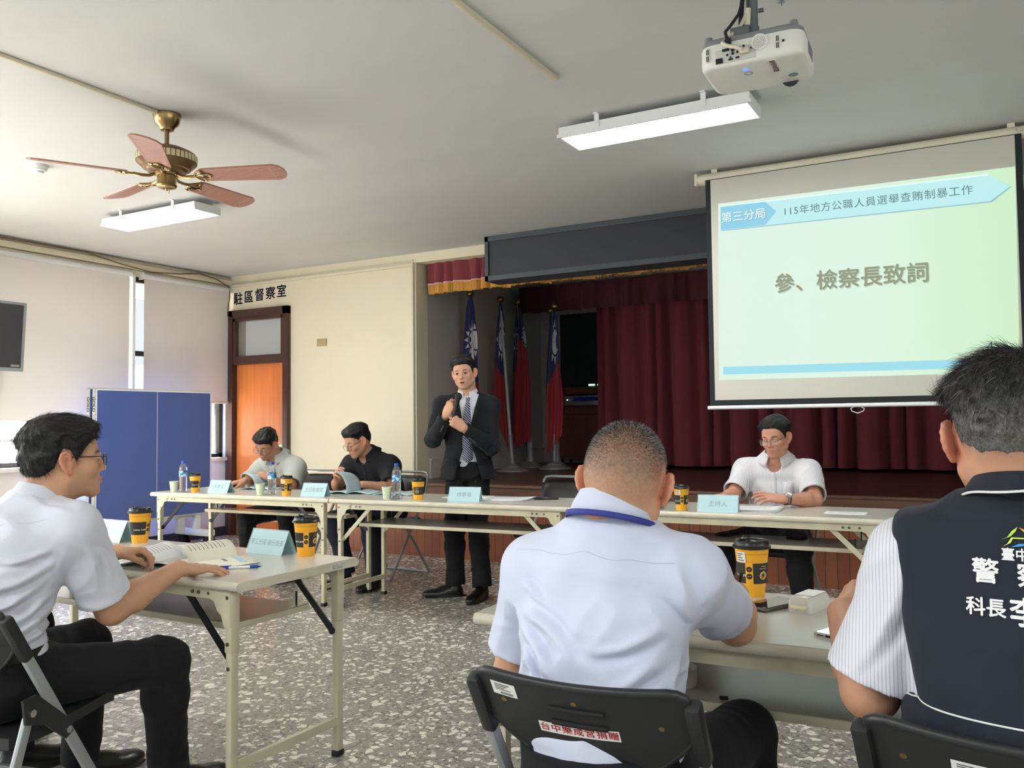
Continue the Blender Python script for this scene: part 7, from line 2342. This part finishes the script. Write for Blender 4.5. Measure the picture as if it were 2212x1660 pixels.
def vest_shape():
    b = st['build']; S = SDF(); off = .020
    S.loft(torso(J, b, off), n=2.4)
    shoulder_ops(S, J, b, off - .002)
    for i in (0, 1): S.cone(V3(J['sh'][i]) + V3(0, 0, .004), lerp(J['sh'][i], J['el'][i], .35), .072, .076, k=.05)
    for pt_, n_ in (((-.156, 1.6, 1.06), nrm(V3(-1, 0, -.14))), ((.246, 1.6, 1.06), nrm(V3(1, 0, -.14)))):
        S.raw(lambda q, pt_=V3(pt_), n_=n_: np.maximum(-((q - pt_) @ n_), .78 - q[:, 2]), None, None, 's', .03)
    seed = 31.0
    def fold(q): return ridge(q, .10, V3(.3, .2, 1), .006, seed) + ridge(q, .06, V3(1, 0, .5), .004, seed + 3) * np.clip((0.95 - q[:, 2]) / .2, 0, 1) + noise3(q * 7 + seed) * .004
    S.disp(fold)
    S.cone(lerp(J['chest'], J['neck'], .88), p.H, .072, .072, k=.004, op='s')
    return S
vo, vv, vq = p.put('vest', vest_shape(), .0042, vest_cloth)
p.shirt_v, p.shirt_q = vv, vq
p.trousers(black_cloth, 0.006)
p.shoes(shoe_leather)
p.adopt(collar(None, V3(.043, 1.662, 1.098), nrm(V3(1, -.03, 0)), nrm(V3(.03, 1, -.25)), nrm(V3(0, .25, 1)), .070, .072, vest_cloth, stand=.036, fall=.034, flare=.018, tip=.02))
q = MB(); q.tube(list(COLLAR_EDGE), .0022, 6); p.adopt(q.build('piping', piping))
# white piping under the collar and across the back
def snap_curve(pp, pts, r, name, n=18, m_=None):
    bvh = BVHTree.FromPolygons([tuple(x) for x in pp.shirt_v], [tuple(x) for x in pp.shirt_q])
    res = []
    for a, b in zip(pts[:-1], pts[1:]):
        for t in np.linspace(0, 1, n, endpoint=False): res.append(lerp(a, b, t))
    res.append(V3(pts[-1]))
    P_ = [bvh.find_nearest(Vector(r_))[0] for r_ in res]
    for _ in range(3): P_ = [P_[0]] + [(P_[i - 1] + P_[i] * 2 + P_[i + 1]) / 4 for i in range(1, len(P_) - 1)] + [P_[-1]]
    q = MB(); q.tube(P_, r, 6); return pp.adopt(q.build(name, m_ or piping))
snap_curve(p, [(-.150, 1.60, .790), (-.08, 1.50, .782), (.04, 1.48, .780), (.16, 1.50, .782), (.23, 1.6, .79)], .0016, 'piping')
bv = BVHTree.FromPolygons([tuple(x) for x in vv], [tuple(x) for x in vq])
def on_back(x, z, off=.0016):
    h = bv.ray_cast(Vector((x, 1.2, z)), Vector((0, 1, 0)))
    return (h[0] + Vector((0, -off, 0))) if h[0] is not None else Vector((x, 1.52, z))
thread = mat('white_embroidery', srgb(222, 222, 220), 0.6)
def back_text(body, size, x, z, bold=.03, sx=1.0):
    o = text('lettering', body, size, None, thread, None, bold=bold, fn=lambda v: on_back(x + v.x, z + v.y), sx=sx, res=2)
    return p.adopt(o)
back_text('臺中', .0190, .024, 1.026)
back_text('警', .0385, -.017, .998)
back_text('察', .0385, .044, .996)
back_text('科長', .0275, -.018, .946)
back_text('李', .0420, .034, .943)
def emblem(name, pts, col):
    q = MB(); q.add([on_back(ex + (x - ex) * .8, ez + (z - ez) * .78 + .002, .002) for x, z in pts], [tuple(range(len(pts)))]); return p.adopt(q.build(name, mat('embroidery_' + name, col, .6)))
ex, ez = .0285, 1.056
emblem('emblem', [(ex - .030, ez - .014), (ex - .012, ez - .006), (ex - .003, ez + .004), (ex + .001, ez + .013), (ex - .009, ez + .005), (ex - .018, ez - .008)], srgb(170, 206, 60))
emblem('emblem_stroke', [(ex - .026, ez - .026), (ex - .012, ez - .018), (ex - .008, ez - .010), (ex + .010, ez - .010), (ex + .012, ez - .0075), (ex - .010, ez - .0075), (ex - .013, ez - .012), (ex - .018, ez - .020)], srgb(186, 214, 70))
emblem('emblem_peak', [(ex + .003, ez + .012), (ex + .012, ez + .002), (ex + .024, ez - .004), (ex + .020, ez + .002), (ex + .012, ez + .008)], srgb(226, 150, 60))
emblem('emblem_wave', [(ex - .012, ez - .026), (ex + .002, ez - .019), (ex + .018, ez - .018), (ex + .008, ez - .023)], srgb(60, 140, 200))

# ---------------- standing speaker in a dark suit
HRv = V3(.873, .487, 0); TV = V3(.487, -.873, 0)
J = dict(pel=(-3.350, 5.325, .92), waist=(-3.345, 5.33, 1.06), chest=(-3.34, 5.31, 1.26), neck=(-3.335, 5.315, 1.455), head=((-3.335, 5.265, 1.602), (199, -3, 6)),
         sh=((-3.175, 5.375, 1.370), (-3.510, 5.235, 1.382)), el=((-3.125, 5.285, 1.070), (-3.525, 5.145, 1.125)), wr=((-3.205, 5.045, 1.205), (-3.330, 5.015, 1.295)),
         hand=(dict(f=tuple(-HRv * .75 + V3(0, 0, .65) + TV * .25), d=tuple(TV * .9 + V3(0, 0, .35)), curl=((1.2, 1.3, .8), (1.3, 1.3, .8), (1.35, 1.3, .8), (1.4, 1.3, .8)), thumb=(.35, .5, .5, .4)),
               dict(f=tuple(HRv * .42 + V3(0, 0, .85) + TV * .2), d=tuple(TV * .85 - HRv * .5), curl=((.95, 1.0, .6), (1.05, 1.1, .6), (1.1, 1.15, .7), (1.2, 1.15, .7)), thumb=(.35, .7, .3, .2))),
         hip=((-3.275, 5.36, .90), (-3.42, 5.295, .90)), kn=((-3.250, 5.30, .48), (-3.42, 5.25, .48)), an=((-3.185, 5.245, .085), (-3.405, 5.235, .085)), toe=((.12, -1), (-.75, -.65)))
st = dict(skin=srgb(196, 148, 122), skin_mat=skin_m, seed=5, head=.98, face_w=1.0, build=.96, neck_r=.056, eyes=.95, mouth=.007, t_top=.022, t_side=.008, t_front=.014, hair_wave=.003, beard=.22,
          hairline=[(0, .064), (.5, .062), (.8, .048), (1.02, .030), (1.18, .0), (1.34, -.015), (1.5, .026), (1.75, .032), (2.05, -.03), (2.5, -.06), (3.15, -.066)])
p = Person('standing man in a dark suit and striped tie speaking into a microphone', J, st)
p.body(0.0030, legs=True)
p.hair(hair_m, .0028, n=2500, length=(.008, .016), lift=.2, col=black_hair, crown=(-.02, -.06, .12))
p.trousers(black_cloth, .0055, amp=.006, r=(.088, .074, .072, .070), top=.4, off=.006)
p.shoes(shoe_leather, .0035)
fw = nrm(np.cross(V3(0, 0, 1), nrm(V3(J['sh'][1]) - V3(J['sh'][0]))))
sdv = nrm(V3(J['sh'][1]) - V3(J['sh'][0])); sdv = nrm(sdv - V3(0, 0, sdv[2]))
# white shirt front
S = SDF(); S.loft(torso(J, .96, .004), n=2.4); shoulder_ops(S, J, .96, .002); S.cone(lerp(J['chest'], J['neck'], .9), p.H, .058, .058, k=.004, op='s')
o, sv1, sq1 = p.put('shirt', S, .006, white_cloth)
# jacket
S = SDF(); b_ = .94; off = .018
tor = torso(J, b_, off)
pel = V3(J['pel'])
S.loft([(pel + V3(0, 0, -.115), sdv, .196 * b_ + off, .152 * b_ + off)] + [(tor[0][0], sdv, .182 * b_ + off, .138 * b_ + off)] + tor[1:], n=2.4)
shoulder_ops(S, J, .84, off)
for i in (0, 1):
    sh, el, wr = V3(J['sh'][i]), V3(J['el'][i]), V3(J['wr'][i])
    S.cone(sh, el, .058, .055, k=.03); tcone(S, el, lerp(el, wr, .97), .056, .045, k=.02); S.cone(lerp(el, wr, .90), lerp(el, wr, 1.1), .038, .038, k=0, op='s')
def jfold(q):
    d = noise3(q * 9 + 5) * .004 + ridge(q, .09, V3(.5, .2, 1), .004, 2.0)
    for i in (0, 1):
        el = V3(J['el'][i]); w = np.exp(-(np.linalg.norm(q - el, axis=1) / .12) ** 2); d += ridge(q, .04, sdv + V3(0, 0, .3), .008, 4.0 + i) * w
    return d
S.disp(jfold)
S.plane(pel + V3(0, 0, -.085), (0, 0, -1))
# front opening: V above the button, cutaway below
cc = V3(J['chest']); nk = V3(J['neck'])
but = lerp(V3(J['waist']), cc, .28)
def wedge(q):
    z = q[:, 2]; x = (q - cc) @ sdv + .020
    yv = (q - cc) @ fw
    top = nk[2] - .035
    wv = np.interp(z, [pel[2] - .12, but[2] - .10, but[2] - .005, but[2] + .02, top, top + .1], [.11, .050, .012, .006, .070, .085])
    dd = np.abs(x) - wv
    return np.maximum(dd * .85, -(yv - .03))
S.raw(wedge, None, None, 's', .002)
S.cone(lerp(J['chest'], J['neck'], .86), p.H, .066, .066, k=.006, op='s')
jo, jv, jq = p.put('jacket', S, .0042, suit_cloth)
bj = BVHTree.FromPolygons([tuple(x) for x in jv], [tuple(x) for x in jq]); bs = BVHTree.FromPolygons([tuple(x) for x in sv1], [tuple(x) for x in sq1])
def front(bvh, x, z, off=.002):
    o_ = cc + sdv * (x - .020) + fw * .5; o_[2] = z
    h = bvh.ray_cast(Vector(o_), Vector(-fw))
    if h[0] is None: return Vector(cc + sdv * (x - .020) + fw * .15) * 1.0
    return h[0] + Vector(fw) * off
top = nk[2] - .045
# tie: knot and blade
q = MB(); rows = []
zt = nk[2] - .030
for z, w_ in ((zt, .017), (zt - .035, .012), (zt - .045, .016), (zt - .15, .028), (zt - .30, .036), (zt - .44, .036), (zt - .47, .003)):
    rows.append([front(bs, -w_, z, .010), front(bs, 0, z, .014), front(bs, w_, z, .010)])
q.grid(rows); p.adopt(q.build('tie', tie_m, solid=.003))
p.adopt(collar(None, nk + V3(0, 0, -.006) + fw * .004, sdv, nrm(fw - V3(0, 0, .25)), nrm(V3(0, 0, 1) + fw * .25), .056, .060, white_cloth, gap=.30, stand=.044, fall=.046, flare=.018, tip=.034))
# lapels
for s_ in (-1, 1):
    q = MB(); rows = []
    for z, a_, w_ in ((top + .03, .072, .022), (top - .01, .066, .040), (top - .06, .054, .060), (top - .075, .051, .048), (top - .16, .030, .036), (but[2] + .015, .008, .006)):
        rows.append([front(bj, s_ * a_, z, .003), front(bj, s_ * (a_ + w_ * .5), z, .006), front(bj, s_ * (a_ + w_), z, .0045)])
    q.grid(rows); p.adopt(q.build('lapel', suit_cloth, solid=.003))
    q = MB(); zz = V3(J['waist'])[2] - .075
    q.grid([[front(bj, s_ * (.065 + .13 * i / 6), z, .003) for i in range(7)] for z in (zz, zz - .045)]); p.adopt(q.build('pocket_flap', suit_cloth, solid=.003))
for z in (but[2], but[2] - .10):
    q = MB(); c_ = front(bj, -.016, z, .001); q.cyl(c_, c_ + Vector(fw) * .004, .009, seg=14); p.adopt(q.build('button', dark_plastic))
for i in (0, 1):
    el, wr = V3(J['el'][i]), V3(J['wr'][i]); ax = nrm(wr - el)
    for k in range(4):
        c0 = lerp(el, wr, .78) - ax * (.018 * k) ; dn = nrm(TV * .6 + V3(0, 0, -.8) - ax * ((TV * .6 + V3(0, 0, -.8)) @ ax))
        h = bj.ray_cast(Vector(c0 + dn * .15), Vector(-dn))
        if h[0] is not None:
            q = MB(); q.cyl(h[0], h[0] + Vector(dn) * .003, .0065, seg=10); p.adopt(q.build('cuff_button', mat('cuff_button_grey', srgb(96, 98, 104), .35)))
mic = thing('microphone', 'black handheld microphone held up by the standing speaker', 'microphone', (-3.262, 5.000, 1.26))
md = nrm(V3(.035, .030, .19)); 
q = MB(); q.cyl((0, 0, 0), md * .150, .0115, .0165, seg=16); q.build('handle', black_metal, mic)
q = MB(); q.sphere(md * .172, .026, 16, 12); q.cyl(md * .148, md * .160, .020, .024, seg=16); q.build('mesh_head', mat('black_mesh_head', srgb(30, 30, 32), .7, bump=.4, bump_scale=600), mic)

# ---------------- man in grey polo shirt
def seated(label, J, st, shirt_m, trouser_m, glass=None, glass_m=None, hair_kw=None, collar_kw=None, shirt_kw=None, hair_h=.0032, body_h=.0034):
    p = Person(label, J, st)
    p.body(body_h)
    p.hair(hair_m, hair_h, **(hair_kw or dict(n=2500, length=(.008, .018), lift=.22, col=black_hair)))
    sd = nrm(V3(J['sh'][1]) - V3(J['sh'][0])); sd = nrm(sd - V3(0, 0, sd[2])); f_ = np.cross(V3(0, 0, 1), sd)
    p.shirt(shirt_m, .0048, neck_r=.068, vneck=tuple(f_ * .075), **(shirt_kw or {}))
    p.trousers(trouser_m, .006, amp=.007)
    p.shoes(shoe_leather)
    sd = nrm(V3(J['sh'][1]) - V3(J['sh'][0])); sd = nrm(sd - V3(0, 0, sd[2])); f_ = np.cross(V3(0, 0, 1), sd)
    ln = J.get('lean', .3)
    kw = dict(gap=.42, stand=.036, fall=.044, flare=.044, tip=.026); kw.update(collar_kw or {})
    p.adopt(collar(None, V3(J['neck']) + V3(0, 0, .014) - f_ * .004, sd, nrm(f_ - V3(0, 0, ln)), nrm(V3(0, 0, 1) + f_ * ln), .061, .064, shirt_m, **kw))
    if glass_m: p.adopt(glasses(p.H, p.M, st, None, glass_m, lens_m))
    # button placket
    wv, wq = p.shirt_v, p.shirt_q
    bvh = BVHTree.FromPolygons([tuple(x) for x in wv], [tuple(x) for x in wq])
    ch = V3(J['chest'])
    n_b = st.get('buttons', 5)
    ax = nrm(V3(J['neck']) - V3(J['waist']))
    pl = []
    for k in range(26):
        o_ = lerp(V3(J['neck']) - ax * .05, V3(J['waist']), k / 25 * st.get('placket', 1.0)) + f_ * .5
        h = bvh.ray_cast(Vector(o_), Vector(-f_))
        if h[0] is not None: pl.append(h[0] + Vector(f_) * .0012)
    if len(pl) > 3:
        q = MB(); q.grid([[c + Vector(sd) * w for w in (-.014, 0, .014)] for c in pl]); p.adopt(q.build('placket', shirt_m, solid=.0016))
        for k in range(n_b):
            c = pl[int((k + .6) / n_b * (len(pl) - 1))]; q = MB(); q.cyl(c, c + Vector(f_) * .003, .0055, seg=10); p.adopt(q.build('button', st.get('button_mat', button_m)))
    p.front_bvh = bvh; p.fdir = f_; p.sdir = sd
    return p


J = dict(pel=(-5.26, 5.56, .53), waist=(-5.265, 5.565, .67), chest=(-5.29, 5.50, .82), neck=(-5.315, 5.405, .975), head=((-5.330, 5.305, 1.085), (186, -34, -8)), lean=.55, belly=.03,
         sh=((-5.145, 5.465, .880), (-5.485, 5.415, .880)), el=((-5.025, 5.265, .715), (-5.50, 5.225, .745)), wr=((-5.00, 5.045, .815), (-5.315, 5.055, .790)),
         hand=(dict(f=(-.75, -.3, .35), d=(.1, -.35, .9), curl=((.4, .5, .3), (.5, .6, .3), (.6, .6, .4), (.7, .6, .4)), thumb=(.3, .5, .2, .2)),
               dict(f=(-.55, -.85, -.08), d=(.1, -.1, 1), curl=((.45, .6, .4), (.4, .55, .4), (.45, .6, .4), (.5, .6, .4)), spread=.12, thumb=(.6, .3, .2, .2))),
         hip=((-5.17, 5.54, .52), (-5.35, 5.54, .52)), kn=((-4.95, 5.16, .50), (-5.33, 5.08, .50)), an=((-4.95, 5.20, .09), (-5.36, 5.14, .09)), toe=((.1, -1), (-.1, -1)))
st = dict(skin=srgb(178, 132, 106), skin_mat=skin_m, seed=6, head=1.0, build=1.0, arm=1.05, t_top=.018, t_side=.004, t_front=.008, hair_wave=.006, glass_drop=.006, fade=(.05, .5, srgb(60, 52, 48)), buttons=2, placket=.40,
          hairline=[(0, .060), (.5, .060), (.85, .044), (1.05, .026), (1.25, .0), (1.5, .030), (1.75, .034), (2.05, -.02), (2.5, -.05), (3.15, -.06)])
seated('man in a grey polo shirt reading a booklet before the wooden door', J, st, grey_polo, black_cloth, None, steel_rim, shirt_kw=dict(sleeve=.78, off=.014, sl_r=(.066, .078), amp=.007))

# ---------------- man in the black shirt
J = dict(pel=(-4.36, 5.63, .53), waist=(-4.365, 5.635, .68), chest=(-4.385, 5.575, .84), neck=(-4.405, 5.485, 1.000), head=((-4.420, 5.385, 1.110), (158, -24, 0)), lean=.5, belly=.03,
         sh=((-4.205, 5.525, .905), (-4.575, 5.505, .910)), el=((-4.055, 5.345, .735), (-4.53, 5.275, .760)), wr=((-4.16, 5.135, .785), (-4.385, 5.105, .825)),
         hand=(dict(f=(-.88, -.25, .02), d=(.1, -.45, .85), curl=((.4, .5, .3), (.5, .6, .35), (.55, .6, .4), (.6, .6, .4)), thumb=(.4, .5, .2, .2)),
               dict(f=(.35, -.55, .55), d=(-.55, -.3, .6), curl=((.5, .5, .3), (.6, .6, .3), (.7, .7, .4), (.8, .7, .4)), thumb=(.3, .3, .2, .2))),
         hip=((-4.27, 5.61, .52), (-4.46, 5.61, .52)), kn=((-4.14, 5.20, .50), (-4.46, 5.17, .50)), an=((-4.12, 5.22, .09), (-4.40, 5.22, .09)), toe=((.1, -1), (-.2, -1)))
st = dict(skin=srgb(188, 142, 114), skin_mat=skin_m, seed=7, head=1.02, face_w=1.04, build=1.10, arm=1.08, t_top=.022, t_side=.003, t_front=.006, hair_wave=.003, glass_drop=.010, fade=(.07, .55, srgb(70, 62, 58)), buttons=4, button_mat=dark_plastic, beard=.1,
          hairline=[(0, .064), (.5, .064), (.8, .052), (1.05, .034), (1.25, .012), (1.5, .032), (1.75, .034), (2.05, -.01), (2.5, -.045), (3.15, -.055)])
seated('man in a black short sleeved shirt and dark glasses turning pages', J, st, black_shirt, navy_cloth, None, dark_plastic, hair_kw=dict(n=3500, length=(.012, .028), lift=.15, col=black_hair, flow=lambda q: np.repeat(V3(0.1, -1, .05)[None], len(q), 0)), shirt_kw=dict(sleeve=.80, off=.015, sl_r=(.070, .080), amp=.006))

# ---------------- host in a striped white shirt
J = dict(pel=(-1.175, 5.47, .54), waist=(-1.175, 5.475, .68), chest=(-1.175, 5.455, .83), neck=(-1.172, 5.425, 1.000), head=((-1.158, 5.375, 1.132), (168, -11, 3)), lean=.22, belly=.03,
         sh=((-.985, 5.445, .918), (-1.355, 5.420, .922)), el=((-.915, 5.235, .770), (-1.395, 5.230, .775)), wr=((-1.045, 5.045, .785), (-1.390, 5.050, .790)),
         hand=(dict(f=(-.93, -.22, .16), d=(.05, -.40, .9), curl=((.05, .25, .2), (.20, .35, .25), (.30, .40, .3), (.35, .45, .3)), spread=.14, thumb=(.5, .5, .2, .2)),
               dict(f=(-.55, -.62, -.02), d=(-.1, -.3, .95), curl=((.5, .6, .4), (.55, .7, .4), (.6, .7, .4), (.65, .7, .4)), thumb=(.4, .5, .3, .3))),
         hip=((-1.085, 5.45, .52), (-1.265, 5.45, .52)), kn=((-.985, 5.05, .51), (-1.395, 5.03, .50)), an=((-.95, 5.10, .09), (-1.45, 5.12, .09)), toe=((.1, -1), (-.15, -1)))
st = dict(skin=srgb(188, 136, 112), skin_mat=skin_m, seed=8, head=.98, face_w=.98, build=1.0, arm=1.0, t_top=.024, t_side=.009, t_front=.006, hair_wave=.003, glass_drop=.005, buttons=4, beard=.05,
          hairline=[(0, .074), (.5, .072), (.8, .052), (1.02, .03), (1.18, .0), (1.34, -.012), (1.5, .026), (1.75, .032), (2.05, -.03), (2.5, -.06), (3.15, -.066)])
host = seated('seated host in a striped white shirt, glasses and wristwatch below the screen', J, st, stripe_white, black_cloth, None, steel_rim, shirt_kw=dict(sleeve=.80, off=.012, sl_r=(.062, .074), amp=.008, waistfold=.008))
# watch on the left wrist
wr, el = V3(J['wr'][0]), V3(J['el'][0]); ax = nrm(el - wr); c0 = wr + ax * .012
u_ = nrm(np.cross(ax, V3(0, 0, 1))); v_ = np.cross(u_, ax)
q = MB(); pts = [Vector(c0 + (u_ * math.cos(a) * 1.0 + v_ * math.sin(a) * 1.0) * .0305) for a in [2 * math.pi * i / 28 for i in range(28)]]
q.grid([[p_ + Vector(ax) * w for p_ in pts] for w in (-.009, .009)], closed_u=True); host.adopt(q.build('watch_strap', steel_rim, solid=.004))
dv = nrm(TV * .55 + V3(0, 0, .8)); dv = nrm(dv - ax * (dv @ ax)); q = MB(); q.cyl(c0 + dv * .029, c0 + dv * .041, .019, seg=24); wt = host.adopt(q.build('watch_case', chrome)); q = MB(); q.cyl(c0 + dv * .041, c0 + dv * .0415, .0155, seg=24); host.adopt(q.build('watch_dial', white_p))
# breast pocket
pk = []
for dx in (.055, .085, .115):
    pk.append([host.front_bvh.ray_cast(Vector(V3(J['chest']) - host.sdir * dx + V3(0, 0, dz) + host.fdir * .5), Vector(-host.fdir))[0] for dz in (.035, .0, -.05, -.075)])
if all(x is not None for r in pk for x in r):
    q = MB(); q.grid([[x + Vector(host.fdir) * .001 for x in r] for r in pk]); host.adopt(q.build('breast_pocket', stripe_white, solid=.0015))
